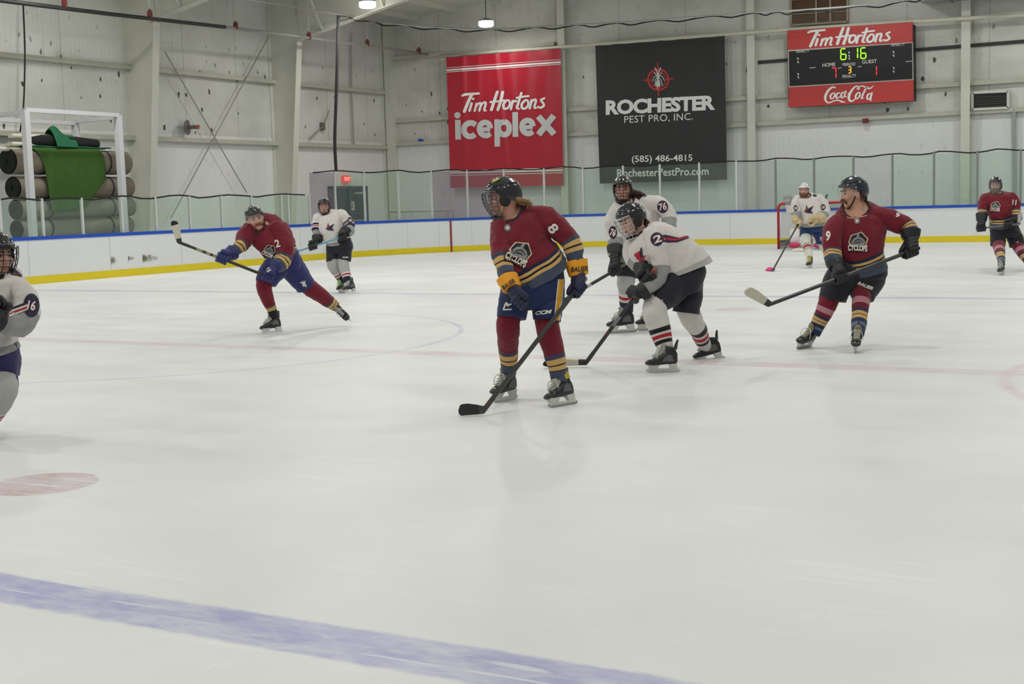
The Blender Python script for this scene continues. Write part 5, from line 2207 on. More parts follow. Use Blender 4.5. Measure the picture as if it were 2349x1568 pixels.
    def visor(s, t1=0.42, m_=None):
        W = s.W

        def pt(az, t):
            z = 0.058 - 0.190 * t
            x = 0.108 * math.sin(az)
            y = 0.004 + 0.140 * max(0.0, math.cos(az)) ** 0.85
            return W(x, y - 0.012 * t, z)
        bb = MB()
        A = R(88)
        bb.grid(lambda u, v: pt(-A + 2 * A * u, t1 * v), 30, 10)
        o = bb.build('visor', m_ or M_VISOR, s.hel, smooth=True, recalc=False)
        bb = MB()
        for sx_ in (-1, 1):
            for zz in (0.045, 0.02):
                bb.ball(W(0.108 * sx_, 0.012, zz), 0.007 * s.hs, nu=8, nv=6)
        bb.build('visor_screw', M_STEEL, o, smooth=True)
        return o

    # -- gloves ---------------------------------------------------------------
    def glove(s, wrist, grip, sdir, m_, cuff_m, back=None, size=1.0, cuff_len=0.11, flare=1.0, cuff_r=1.14):
        """Padded glove: tapered cuff, rolls over the back of the hand, four bent fingers and a thumb around the stick."""
        W_, G = Vector(wrist), Vector(grip)
        sd = Vector(sdir).normalized()
        h = (G - W_)
        d = h.normalized()
        e1 = h - sd * h.dot(sd)
        if e1.length < 0.02:
            e1 = Vector((0, 0, -1)) - sd * (-sd.z)
        e1.normalize()
        e2 = sd.cross(e1)
        b_ = Vector(back) if back is not None else s.tc
        if e2.dot(b_) < 0:
            e2 = -e2
        bb = MB()
        z = size
        K = G + e2 * 0.042 * z - e1 * 0.004 * z          # knuckle line above the stick
        # palm core
        bb.ball((W_ + G) / 2 + e2 * 0.012 * z, 0.048 * z, nu=14, nv=10)
        bb.tube([W_, (W_ + G) / 2 + e2 * 0.01, G + e2 * 0.02 * z], [0.046 * z, 0.050 * z, 0.040 * z], 14, sub=3)
        for i in range(4):
            t = 0.12 + 0.26 * i
            c = W_.lerp(K, t) + e2 * 0.026 * z
            bb.tube([c - sd * 0.040 * z, c, c + sd * 0.040 * z], [0.021 * z, 0.026 * z, 0.021 * z], 10, sub=3)
        R_ = 0.034 * z
        ln = (0.92, 1.0, 0.97, 0.82)
        for i in range(4):
            o_ = sd * (i - 1.5) * 0.026 * z
            pts = [K + o_ - e1 * 0.01 * z]
            for k, an in enumerate((75, 30, -15, -60, -100)):
                rr = R_ * (1.0 + (0.12 if k == 1 else 0.0)) * (0.9 + 0.1 * ln[i])
                a = R(an * (0.8 + 0.2 * ln[i]) if an < 0 else an)
                pts.append(G + o_ + e1 * math.cos(a) * rr + e2 * math.sin(a) * rr)
            bb.tube(pts, [0.0165 * z, 0.0175 * z, 0.0165 * z, 0.016 * z, 0.015 * z, 0.012 * z], 9, sub=3)
            bb.ball(pts[-1], 0.0125 * z, nu=8, nv=6)
            bb.ball(pts[2], 0.0185 * z, nu=10, nv=8)
        o_ = -sd * 0.05 * z if (sd.z > 0) == True else sd * 0.05 * z
        tp = [W_.lerp(G, 0.35) + o_ * 0.7 - e2 * 0.005 * z]
        for an in (215, 262, 310):
            a = R(an)
            tp.append(G + o_ * 0.9 + e1 * math.cos(a) * R_ * 1.05 + e2 * math.sin(a) * R_ * 1.05)
        bb.tube(tp, [0.024 * z, 0.021 * z, 0.018 * z, 0.014 * z], 9, sub=4)
        g = bb.build('glove', m_, s.root, smooth=True)
        bb = MB()
        n = 20
        cd_ = d
        for (e_, dr_) in getattr(s, 'arm_ends', []):
            if (e_ - W_).length < 0.12:
                cd_ = (dr_ * 0.75 + d * 0.25).normalized()
        q = cd_.cross(sd)
        q.normalize()
        s2 = q.cross(cd_)
        rings, vs_ = [], []
        for (t, r_) in ((0.012, 0.052), (0.0, 0.056), (-0.35, 0.059), (-0.75, 0.063 * flare), (-1.0, 0.064 * flare), (-1.0, 0.056 * flare)):
            c = W_ + cd_ * t * (cuff_len if t < 0 else 1) * z
            rings.append([c + (s2 * sgnpow(math.cos(2 * math.pi * j / n), 0.8) * 1.05 + q * sgnpow(math.sin(2 * math.pi * j / n), 0.8) * 0.95) * r_ * z * cuff_r for j in range(n)])
            vs_.append(-t)
        bb.ring_loft(rings, vs_)
        c_ = bb.build('cuff', cuff_m, g, smooth=True, angle=60)
        k_ = 'glove%d' % len([q_ for q_ in s.parts if q_.startswith('glove')])
        s.parts[k_] = g
        s.parts['cuff' + k_[5:]] = c_
        return g

    # -- skates ---------------------------------------------------------------
    def skate(s, c, heading, lean=0.0, pitch=0.0, depth=None, sc=1.0, tongue=None, boot=None, yellow=False, aim=None, axes=None, ankle_at=None):
        """c: blade middle (photo frame); heading 0 = screen right, 90 = away, 180 = left, 270 = towards the camera."""
        P0 = PZ(c[0], c[1], 0.0) if depth is None else PD(c[0], c[1], depth)
        def orient(ln):
            a = R(heading)
            fx = s.rt * math.cos(a) - s.tc * math.sin(a)
            up = Vector((0, 0, 1))
            sd = up.cross(fx)
            q = Matrix.Rotation(R(pitch), 3, sd)            # + = toe down
            fx, up = q @ fx, q @ up
            q = Matrix.Rotation(R(ln), 3, fx)
            return fx, q @ sd, q @ up
        if aim:                                  # lean of the ankle that brings the boot under the shin
            def miss(ln):
                fx_, sd_, up_ = orient(ln)
                A = P0 - fx_ * 0.056 * sc + up_ * 0.20 * sc - CAM
                x = IW / 2 + FPX * A.dot(RT) / A.dot(FW)
                return abs(x - aim[0]) + 0.25 * abs(ln)
            lean = min(range(-20, 21, 2), key=miss)
        fx, sd, up = orient(lean)
        if axes:
            fx = (s.rt * axes[0][0] + Vector((0, 0, axes[0][1])) + s.tc * axes[0][2]).normalized()
            up = s.rt * axes[1][0] + Vector((0, 0, axes[1][1])) + s.tc * axes[1][2]
            up = (up - fx * up.dot(fx)).normalized()
            sd = up.cross(fx)
        if ankle_at:
            P0 = s.p(*ankle_at) + fx * 0.056 * sc - up * 0.19 * sc

        def L(x, y, z):
            return P0 + (fx * x + sd * y + up * z) * sc
        boot = boot or M_BOOT
        bb = MB()
        n = 16
        # foot: rings along its length
        prof = [(-0.128, 0.012, 0.092, 0.165), (-0.118, 0.030, 0.078, 0.185), (-0.085, 0.040, 0.074, 0.200), (-0.03, 0.042, 0.072, 0.190), (0.02, 0.044, 0.068, 0.158),
                (0.07, 0.048, 0.066, 0.132), (0.105, 0.046, 0.066, 0.120)]
        rings = []
        for x, w, z0, z1 in prof:
            rings.append([L(x, w * sgnpow(math.cos(2 * math.pi * j / n), 0.75), (z0 + z1) / 2 + (z1 - z0) / 2 * sgnpow(math.sin(2 * math.pi * j / n), 0.75)) for j in range(n)])
        bb.ring_loft(rings, [0] * len(rings))
        # ankle shaft leaning slightly forward, tendon guard behind
        sh = [(-0.068, 0.13, 0.054, 0.043), (-0.066, 0.175, 0.056, 0.042), (-0.062, 0.205, 0.054, 0.044), (-0.058, 0.228, 0.050, 0.045)]
        rings = []
        for x, z, lx, ly in sh:
            rings.append([L(x + lx * sgnpow(math.cos(2 * math.pi * j / n), 0.85), ly * sgnpow(math.sin(2 * math.pi * j / n), 0.85), z + 0.012 * math.cos(2 * math.pi * j / n)) for j in range(n)])
        bb.ring_loft(rings, [0] * len(rings))
        bb.tube([L(-0.110, 0, 0.20), L(-0.120, 0, 0.245), L(-0.134, 0, 0.285)], [0.032 * sc, 0.026 * sc, 0.017 * sc], 10, sub=3, flat=0.4)
        root = bb.build('skate', boot, s.root, smooth=True)
        bb = MB()
        rings = []
        for x, w, z0, z1 in ((0.098, 0.048, 0.064, 0.123), (0.125, 0.045, 0.066, 0.116), (0.146, 0.034, 0.070, 0.106), (0.156, 0.014, 0.078, 0.095)):
            rings.append([L(x, w * math.cos(2 * math.pi * j / n), (z0 + z1) / 2 + (z1 - z0) / 2 * math.sin(2 * math.pi * j / n)) for j in range(n)])
        bb.ring_loft(rings, [0] * 4)
        bb.build('toe_cap', M_TOE, root, smooth=True)
        bb = MB()
        bb.tube([L(0.085, 0, 0.126), L(0.03, 0, 0.160), L(-0.008, 0, 0.200), L(-0.012, 0, 0.228), L(0.004, 0, 0.252)], [0.024 * sc, 0.032 * sc, 0.036 * sc, 0.036 * sc, 0.028 * sc], 12, sub=4, flat=0.62)
        bb.build('tongue', tongue or M_TONGUE, root, smooth=True)
        bb = MB()
        zig = []
        for k in range(9):
            t = k / 8
            x, z = 0.082 - 0.082 * t, 0.140 + 0.072 * t
            zig.append(L(x + 0.014, 0.026 * (1 if k % 2 else -1), z + 0.004))
        bb.tube(zig, 0.0042 * sc, 5)
        for sg_ in (-1, 1):
            bb.tube([L(0.018, 0.01 * sg_, 0.212), L(0.05, 0.045 * sg_, 0.195), L(0.055, 0.058 * sg_, 0.13)], 0.0036 * sc, 5, sub=4)
        bb.build('laces', M_LACE, root, smooth=True)
        bb = MB()
        for sg_ in (-1, 1):
            for xx in (-0.03,):
                bb.add([L(xx - 0.06, 0.0425 * sg_, 0.10), L(xx + 0.04, 0.0465 * sg_, 0.10), L(xx + 0.02, 0.0465 * sg_, 0.135), L(xx - 0.02, 0.0455 * sg_, 0.165), L(xx - 0.05, 0.0435 * sg_, 0.15)], [(0, 1, 2, 3, 4)])
        bb.build('side_panel', M_BOOTG, root)
        if yellow:
            for sg_ in (-1, 1):
                bb = MB()
                bb.add([L(-0.10, 0.0475 * sg_, 0.20), L(-0.05, 0.0495 * sg_, 0.19), L(-0.035, 0.0505 * sg_, 0.25), L(-0.085, 0.0495 * sg_, 0.25)], [(0, 1, 2, 3)])
                bb.build('yellow_patch', M_TONGUEY, root)
        bb = MB()

        def slab(poly, w0, w1, zsplit=0.03):
            V, F = [], []
            m = len(poly)
            for sg_ in (-1, 1):
                for x, z in poly:
                    w = w1 if z > 0.05 else w0
                    V.append(L(x, w * sg_, z))
            F = [tuple(range(m)), tuple(range(2 * m - 1, m - 1, -1))] + [(i, m + i, m + (i + 1) % m, (i + 1) % m) for i in range(m)]
            bb.add(V, F)
        slab([(0.030, 0.070), (0.052, 0.030), (0.122, 0.030), (0.128, 0.070)], 0.008, 0.026)
        slab([(-0.120, 0.080), (-0.125, 0.030), (-0.060, 0.030), (-0.045, 0.076)], 0.008, 0.026)
        slab([(-0.138, 0.034), (-0.132, 0.018), (0.130, 0.018), (0.140, 0.036)], 0.007, 0.007)
        bb.build('blade_holder', M_HOLDER, root)
        bb = MB()
        prof = [(-0.150, 0.024), (-0.146, 0.008), (-0.125, 0.001), (0.115, 0.001), (0.140, 0.009), (0.152, 0.030), (0.140, 0.030), (-0.14, 0.028)]
        V = [L(x, 0.0022 * sg_, z) for sg_ in (-1, 1) for x, z in prof]
        m = len(prof)
        bb.add(V, [tuple(range(m)), tuple(range(2 * m - 1, m - 1, -1))] + [(i, m + i, m + (i + 1) % m, (i + 1) % m) for i in range(m)])
        bb.build('steel_blade', M_BLADE, root)
        # the foot of the body inside the boot
        s.body.tube([L(-0.058, 0, 0.20), L(-0.064, 0, 0.15), L(-0.02, 0, 0.11), L(0.09, 0, 0.10)], [0.034, 0.034, 0.030, 0.026], 10, sub=3)
        return L(-0.056, 0, 0.19)

    def finish(s):
        return remeshed(s.body, 'body', s.sk, s.root, s.voxel)


def crest(s, c, u, ang=0.0, sq=1.0, tilt=0.0):
    """Shield of the maroon team: edged polygon, grey helmeted head, block lettering."""
    ca, sa = math.cos(R(ang)), math.sin(R(ang))
    ex = (u * ca * sq, u * sa * sq)
    ey = (u * sa + u * tilt, -u * ca)
    hexo = [(-0.98, 0.92), (0.42, 1.46), (1.36, 0.55), (1.08, -0.45), (-0.9, -0.5), (-1.28, -0.08)]
    cx, cy = 0.05, 0.45
    v, f = poly_mesh([hexo])
    s.mark('crest', v, f, c, ex, ey, 'jersey', M_GOLDP, 0.3, 0.004)
    v, f = poly_mesh([[(cx + (x - cx) * 0.94, cy + (y - cy) * 0.94) for x, y in hexo]])
    s.mark('crest', v, f, c, ex, ey, 'jersey', M_LETW, 0.3, 0.006)
    v, f = poly_mesh([[(cx + (x - cx) * 0.87, cy + (y - cy) * 0.87) for x, y in hexo]])
    s.mark('crest', v, f, c, ex, ey, 'jersey', M_BLKPT, 0.3, 0.008)
    v, f = poly_mesh([[(-0.78, -0.35), (-0.85, 0.1), (-0.55, 0.55), (0.0, 0.78), (0.6, 0.6), (0.98, 0.15), (0.85, -0.35)], [(-0.25, 0.72), (0.12, 0.76), (0.1, 1.2), (-0.12, 1.15)]])
    s.mark('crest', v, f, c, ex, ey, 'jersey', M_GREYPT, 0.3, 0.010)
    v, f = stroke_mesh([[(-0.45, 0.1, 0.05), (-0.05, 0.38, 0.06), (0.4, 0.32, 0.05), (0.7, 0.1, 0.04)], [(-0.2, -0.05, 0.06), (0.15, 0.08, 0.07), (0.4, -0.02, 0.05)], [(-0.6, -0.2, 0.04), (-0.3, 0.02, 0.04)]])
    s.mark('crest', v, f, c, ex, ey, 'jersey', M_BLKPT, 0.3, 0.012)
    v, f = text_mesh('CYCLOPS', 0.05)
    k = 2.55 / (v[:, 0].max() - v[:, 0].min())
    bow = np.stack([v[:, 0] * k, v[:, 1] * 0.72 * (1 + 0.25 * (v[:, 0] * k / 1.27) ** 2) - 0.72], 1)
    s.mark('crest_lettering', bow * np.array([1.06, 1.16]) - np.array([0, 0.0]) * 0, f, c, ex, ey, 'jersey', M_BLKPT, 0.3, 0.013)
    s.mark('crest_lettering', bow, f, c, ex, ey, 'jersey', M_LETW, 0.3, 0.016)


def bird(s, c, u, ang=0.0, sq=1.0):
    """Emblem of the white team: red peak with a dark winged shape across it."""
    ca, sa = math.cos(R(ang)), math.sin(R(ang))
    ex = (u * ca * sq, u * sa * sq)
    ey = (u * sa, -u * ca)
    v, f = poly_mesh([[(-0.55, -0.35), (-0.15, 1.15), (0.3, -0.1)]])
    s.mark('emblem', v, f, c, ex, ey, 'jersey', M_NAVYP, 0.3, 0.004)
    v, f = poly_mesh([[(-0.42, -0.2), (-0.14, 0.95), (0.18, -0.05)]])
    s.mark('emblem', v, f, c, ex, ey, 'jersey', M_REDPATCH, 0.3, 0.006)
    v, f = poly_mesh([[(-0.75, -0.15), (-0.2, -0.05), (0.35, 0.45), (1.35, 0.95), (0.75, -0.05), (1.25, -0.65), (0.2, -0.6), (-0.4, -0.65), (-0.45, -0.4)]])
    s.mark('emblem', v, f, c, ex, ey, 'jersey', M_NAVYP, 0.3, 0.008)
    v, f = poly_mesh([[(-0.38, -0.42), (-0.1, -0.4), (-0.05, -0.6), (-0.3, -0.62)]])
    s.mark('emblem', v, f, c, ex, ey, 'jersey', M_GOLDP, 0.3, 0.010)


def badge(s, c, r, txt, h, ang=0.0, sq=1.0, key='jersey'):
    """Dark round sleeve badge with a pale number edged in red."""
    v, f = poly_mesh([ell(0, 0, 1, 1, 22)])
    s.mark('sleeve_badge', v, f, c, (r * sq, 0), (0, -r * 1.05), key, M_NAVYP, 0.25, 0.005)
    s.text('sleeve_number', txt, c, h * 1.25 * sq, h * 1.1, key, M_REDPATCH, ang, 0.05, 0.1, 0.008)
    s.text('sleeve_number', txt, c, h * 1.15 * sq, h, key, M_LETW, ang, 0.02, 0.1, 0.011)


def nhl_shield(s, c, r):
    v, f = poly_mesh([ell(0, 0, 1, 1.1, 14)])
    s.mark('neck_badge', v, f, c, (r, 0), (0, -r), 'jersey', M_GREYPT, 0.4, 0.005)
    v, f = poly_mesh([ell(0, 0, 0.42, 0.5, 10)])
    s.mark('neck_badge', v, f, c, (r, 0), (0, -r), 'jersey', M_LETW, 0.4, 0.007)


def stick(label, butt, heel, toe, shaft_m=None, blade_m=None, blade_h=0.062, tip_m=None, grip_m=None, marks=None, w=0.030, curve=0.02, toe_h=None, hvec=None):
    """Hockey stick: rectangular shaft, taped grip and butt end, curved blade."""
    b, h, t = Vector(butt), Vector(heel), Vector(toe)
    shaft_m = shaft_m or M_SHAFT
    blade_m = blade_m or M_TAPEB
    root = empty('hockey_stick', h, label, 'hockey stick')
    bd = (t - h).normalized()
    hv = (b - h)
    hv = hv - bd * hv.dot(bd)
    hv.normalize()
    nrm = bd.cross(hv)
    sdv = (b - h).normalized()
    bb = MB()
    bb.bar(b, h + sdv * 0.02, 0.022, w, up=hv)
    bb.build('shaft', shaft_m, root)
    # blade
    L_ = (t - h).length
    n = 16
    rings = []
    for i in range(n + 1):
        u = i / n
        x = -0.02 + (L_ + 0.02) * u
        hh = blade_h * (0.72 + 0.32 * min(1, u * 1.6))
        if u > 0.86:
            q = (u - 0.86) / 0.14
            hh *= math.sqrt(max(0.05, 1 - q * q))
        cv = curve * u * u
        th = 0.0075 * (1.35 - 0.5 * u)
        c0 = h + bd * x + nrm * cv + hv * ((blade_h - hh) * (0.35 if u > 0.86 else 0.0))
        rings.append([c0 - nrm * th, c0 + nrm * th, c0 + nrm * th + hv * hh, c0 - nrm * th + hv * hh])
    k0 = int(n * 0.22)
    bb = MB()
    bb.ring_loft(rings[:k0 + 1], [0] * (k0 + 1))
    bb.bar(h + sdv * 0.02 + hv * 0.0, h + sdv * 0.16, 0.018, w * 1.15, up=hv)
    bb.build('blade_heel', shaft_m, root, smooth=True, angle=40)
    k1 = n - 3 if tip_m else n
    bb = MB()
    bb.ring_loft([[p + (p - (r_[0] + r_[2]) / 2) * 0.06 for p in r_] for r_ in rings[k0:k1 + 1]], [0] * (k1 - k0 + 1))
    bb.build('blade', blade_m, root, smooth=True, angle=40)
    if tip_m:
        bb = MB()
        bb.ring_loft(rings[k1:], [0] * (n - k1 + 1))
        bb.build('blade_tip', tip_m, root, smooth=True, angle=40)
    bb = MB()
    bb.bar(b - sdv * 0.14, b + sdv * 0.005, 0.027, w * 1.12, up=hv)
    bb.ball(b, 0.022, nu=10, nv=8)
    bb.build('butt_tape', grip_m or M_TAPEB, root, smooth=True, angle=40)
    for (f0, f1, m_) in (marks or []):
        bb = MB()
        a_, c_ = h.lerp(b, f0), h.lerp(b, f1)
        bb.bar(a_, c_, 0.0228, w * 0.6, up=hv)
        bb.bar(a_, c_, 0.018, w * 1.02, up=hv)
        bb.build('shaft_print', m_, root)
    return root
# ================================================================== PLAYERS
MAR, SLATE, GOLD, BLK, NAVY = (116, 30, 44), (70, 78, 96), (206, 166, 104), (28, 28, 32), (38, 42, 64)
WHT, GRY, RED, NVY = (212, 206, 200), (150, 150, 148), (176, 34, 52), (36, 36, 62)
J_MAR = stripe_mat('jersey_maroon', [(0, MAR), (0.74, NAVY), (0.79, GOLD), (0.83, BLK), (0.85, GOLD), (0.89, SLATE), (1.5, MAR), (2.52, (62, 68, 84)), (2.57, GOLD), (2.63, BLK), (2.65, GOLD), (2.71, SLATE)], 3.0)
J_WHT = stripe_mat('jersey_white', [(0, WHT), (0.90, GRY), (1.5, WHT), (2.56, GRY)], 3.0)
J_WHTB = stripe_mat('jersey_white_banded', [(0, WHT), (0.90, GRY), (1.5, WHT), (2.40, NVY), (2.45, WHT), (2.48, RED), (2.50, WHT), (2.53, NVY), (2.57, GRY)], 3.0)
SK_MAR = stripe_mat('sock_maroon', [(0, MAR), (0.60, (70, 64, 88)), (0.66, GOLD), (0.725, BLK), (0.74, GOLD), (0.80, BLK), (0.815, SLATE)], 1.0)
SK_MAR2 = stripe_mat('sock_maroon_bands', [(0, MAR), (0.30, (186, 130, 138)), (0.42, MAR), (0.50, (58, 50, 76)), (0.57, GOLD), (0.635, BLK), (0.65, GOLD), (0.72, (40, 52, 82)), (0.82, (104, 112, 134)), (0.89, (38, 54, 84))], 1.0)
SK_MAR3 = stripe_mat('sock_maroon_short', [(0, MAR), (0.74, (70, 64, 88)), (0.80, GOLD), (0.875, BLK), (0.89, GOLD), (0.96, BLK)], 1.0)
SK_WHT = stripe_mat('sock_white', [(0, (208, 204, 198)), (0.485, BLK), (0.565, (208, 204, 198)), (0.61, RED), (0.69, (208, 204, 198)), (0.73, BLK), (0.80, (208, 204, 198))], 1.0)
SK_GRY = stripe_mat('sock_grey', [(0, (172, 172, 168)), (0.56, WHT), (0.64, RED), (0.71, WHT), (0.79, NVY)], 1.0)
SK_WHT2 = stripe_mat('sock_white_band', [(0, (208, 208, 198)), (0.50, (150, 156, 148)), (0.55, (208, 208, 198)), (0.58, RED), (0.67, (208, 208, 198)), (0.70, (140, 146, 138)), (0.74, (208, 208, 198))], 1.0)
P_NAVY = stripe_mat('pants_navy', [(0, (32, 46, 86))], 1.0, rough=0.7)
P_BLUE = stripe_mat('pants_blue', [(0, (42, 46, 100))], 1.0, rough=0.7)
P_BLACK = stripe_mat('pants_black', [(0, (38, 38, 46))], 1.0, rough=0.7)
P_DARK = stripe_mat('pants_purple', [(0, (44, 38, 86))], 1.0, rough=0.7)
P_PALE = stripe_mat('pants_midblue', [(0, (32, 56, 100))], 1.0, rough=0.7)
M_COLLAR = mat('collar_dark', (52, 48, 56), 0.8)
M_COLLARB = mat('collar_black', (30, 30, 34), 0.8)

# ------------------------------------------------------------------ number 8, nearest skater of the maroon team
s = Fig('skater in maroon jersey 8, caged black helmet turned left, long stick blade on the ice', (1232, 930), 10.05, (196, 142, 122), 0.0075)
s.head((1156, 452), -84, pitch=4, roll=-4, hs=1.08, dz=0.0, neck=(1172, 508, 0.03), chest=(1175, 540, 0.05, 0.10))
s.face(eyes=True)
s.hair([[(x, -0.075, -0.03), (x * 1.05, -0.115, -0.045 - 0.006 * (k % 3)), (x * 1.05, -0.145 - 0.012 * (k % 2), -0.062), (x * 0.95, -0.165 + 0.014 * (k % 3), -0.088)] for k, x in enumerate((-0.06, -0.04, -0.02, 0.0, 0.02, 0.04, 0.06))] +
       [[(0.078, -0.04, -0.03), (0.082, -0.07, -0.05), (0.074, -0.105, -0.075)], [(0.07, -0.06, -0.04), (0.07, -0.10, -0.06), (0.062, -0.135, -0.09)]], (150, 116, 80), 0.015)
s.helmet(M_HBLK, (176, 178, 60))
s.cage()
st_ = s.strap(M_PADT)
torso = [(1142, 500, 1196, 470, 0.10, 23, 0.03, 0.0), (1131, 516, 1236, 480, 0.13, 13, 0.03, 0.12), (1130, 548, 1256, 512, 0.17, 8, 0.03, 0.34), (1137, 588, 1264, 544, 0.18, 10, 0.02, 0.55),
         (1152, 630, 1280, 562, 0.19, 16, 0.0, 0.77), (1165, 652, 1293, 584, 0.19, 20, 0.0, 0.92), (1170, 662, 1301, 598, 0.19, 22, 0.0, 1.0)]
armR = [(1214, 500, 24, 0.03, 2.0), (1250, 503, 29, 0.0, 2.15), (1280, 524, 27, -0.03, 2.35), (1306, 553, 21, -0.05, 2.55), (1317, 582, 18, -0.05, 2.75), (1322, 608, 16, -0.04, 2.9), (1326, 622, 14.5, -0.04, 3.0)]
armL = [(1150, 518, 20, 0.0, 2.0), (1145, 540, 22, -0.06, 2.2), (1149, 575, 21, -0.12, 2.44), (1154, 604, 20.5, -0.18, 2.62), (1161, 630, 18.5, -0.22, 2.84), (1170, 652, 14.5, -0.26, 3.0)]
s.jersey(torso, [armR, armL], J_MAR)
s.collar(M_COLLAR)
s.pants([(1172, 630, 1293, 600, 0.17, 4, 0.0, 0), (1158, 668, 1295, 650, 0.18, 0, 0.0, 0.4), (1150, 695, 1292, 690, 0.15, 0, 0, 0.7), (1180, 712, 1262, 706, 0.09, 0, 0, 1)],
        [[(1192, 650, 38, -0.02, 0), (1182, 680, 37, -0.05, 0.4), (1177, 710, 35, -0.08, 0.8), (1175, 729, 33, -0.09, 1)], [(1248, 645, 42, 0.02, 0), (1256, 680, 39, 0.0, 0.4), (1256, 712, 34, -0.04, 0.8), (1254, 735, 32, -0.05, 1)]], P_NAVY)
an1 = s.skate((1160, 919), 232, yellow=True, aim=(1165, 864))
an2 = s.skate((1293, 931), 222, yellow=True, aim=(1285, 880))
s.sock([(1172, 716, 26, -0.06, 0), (1166, 744, 27, -0.08, 0.22), (1166, 768, 26, -0.04, 0.42), (1166, 792, 23.5, 0.03, 0.58), (1167, 820, 21, 0.08, 0.75), (1167, 842, 19, 0.11, 0.9), (1165, 864, 17, 0.13, 1.0)], SK_MAR, an1)
s.sock([(1251, 718, 26, -0.02, 0), (1255, 744, 27, -0.05, 0.2), (1263, 776, 27, -0.06, 0.42), (1271, 810, 24, -0.04, 0.60), (1278, 838, 21, -0.02, 0.75), (1282, 860, 20, 0.0, 0.9), (1285, 880, 18, 0.0, 1.0)], SK_MAR, an2)
crest(s, (1191, 581), 21.5, 27, 0.95)
nhl_shield(s, (1164, 522), 7.5)
s.text('sleeve_number', '8', (1269, 524), 19, 24, 'jersey', M_LETW, 52, 0.03)
G8 = s.p(1333, 662, -0.06)
butt8, heel8 = s.p(1336, 646, -0.05), s.p(1106, 942, -0.30)
heel8 = PZ(1104, 948, 0.02)
sd8 = (butt8 - heel8).normalized()
G8 = butt8 - sd8 * 0.07
s.glove(s.p(1327, 628, -0.04), G8 + Vector((0, 0, -0.0)), sd8, M_GLNAVY, M_CUFFY, size=1.12, cuff_len=0.09)
s.glove(s.p(1174, 660, -0.27), s.p(1193, 690, -0.30), Vector((0.5, 0.2, -0.5)), M_GLNAVY, M_CUFFY, size=1.05, cuff_len=0.09)
s.text('cuff_lettering', 'BAUER', (1329, 617), 40, 12, 'cuff0', M_LETB, -4, 0.02, 0.25)
s.text('cuff_lettering', 'BAUER', (1166, 652), 34, 11, 'cuff1', M_LETB, -34, 0.02, 0.25)
s.text('pants_lettering', 'CCM', (1247, 716), 40, 9, 'pants', M_LETW, -6, 0.05, 0.35)
v, f = stroke_mesh([[(-1, -0.8, 0.2), (-0.3, 0.7, 0.25), (0.2, -0.1, 0.2)], [(-0.2, 0.2, 0.2), (0.9, 0.4, 0.2)], [(-1.0, -1, 0.18), (1.0, -0.9, 0.18)]])
s.mark('pants_emblem', v, f, (1164, 701), (9, 0), (0, -9), 'pants', M_LETW)
v, f = poly_mesh([[(0, 0), (1, 0), (0.8, 1), (-0.2, 1)]])
n_ = 14
yy = np.linspace(640, 735, n_)
def side_x(y, a):
    return 1288 - 10 * ((y - 640) / 95.0) + a
V = [(side_x(y, a), y) for y in yy for a in (-8, 7)]
F = [(2 * i, 2 * i + 1, 2 * i + 3, 2 * i + 2) for i in range(n_ - 1)]
s.mark('side_stripe', np.array(V, float), F, (0, 0), (1, 0), (0, 1), 'pants', M_LETW, 6.0, 0.005)
V = [(side_x(y, a), y) for y in yy for a in (-5, 5)]
s.mark('side_stripe', np.array(V, float), F, (0, 0), (1, 0), (0, 1), 'pants', M_STRIPEY, 6.0, 0.008)
s.finish()
stick('black hockey stick held by skater number 8, taped black blade flat on the ice', butt8 + sd8 * 0.03, heel8, PZ(1052, 950, 0.02) + Vector((0, 0, 0.0)), blade_m=M_TAPEB, blade_h=0.075,
      grip_m=mat('grip_pale', (150, 150, 120), 0.8), marks=[(0.05, 0.085, mat('print_maroon', (90, 36, 44), 0.4))])

# ------------------------------------------------------------------ white team, number 2x, bent over the puck side
s = Fig('skater in white jersey crouching low to the left, black shorts and striped white socks', (1560, 850), 11.95, (214, 164, 146), 0.008)
s.head((1450, 503), -62, pitch=14, roll=-8, hs=1.10, neck=(1472, 535, 0.02), chest=(1490, 560, 0.03, 0.10))
s.face()
s.hair([[(0.06, -0.06, -0.04), (0.065, -0.09, -0.08), (0.05, -0.11, -0.11)], [(0.03, -0.085, -0.05), (0.03, -0.11, -0.09)], [(0.0, -0.09, -0.05), (0.0, -0.115, -0.10)]], (70, 48, 38), 0.024)
s.helmet(M_HBLK)
s.cage(M_CAGEW, nvert=7, nhor=7)
s.strap()
torso = [(1456, 543, 1484, 514, 0.09, 6, 0.0, 0.0), (1444, 568, 1512, 508, 0.17, 4, 0.0, 0.18), (1450, 598, 1548, 524, 0.21, 4, 0.0, 0.42), (1472, 620, 1585, 546, 0.21, 4, 0.0, 0.66),
         (1496, 632, 1612, 570, 0.22, 4, 0.0, 0.86), (1514, 640, 1633, 597, 0.23, 4, 0.0, 1.0)]
armN = [(1492, 538, 22, -0.10, 2.0), (1506, 562, 25, -0.17, 2.2), (1515, 598, 21, -0.20, 2.45), (1514, 628, 18, -0.22, 2.58), (1498, 651, 15, -0.26, 2.8), (1476, 667, 13, -0.30, 3.0)]
armF = [(1462, 552, 22, 0.10, 2.0), (1452, 580, 22, 0.12, 2.3), (1462, 604, 19, 0.05, 2.62), (1482, 612, 15, -0.12, 3.0)]
J_W2 = stripe_mat('jersey_white_crouch', [(0, WHT), (0.93, (176, 174, 168)), (1.5, WHT), (2.50, GRY)], 3.0)
s.jersey(torso, [armN, armF], J_W2, wr=0.016)
s.collar(M_COLLARB)
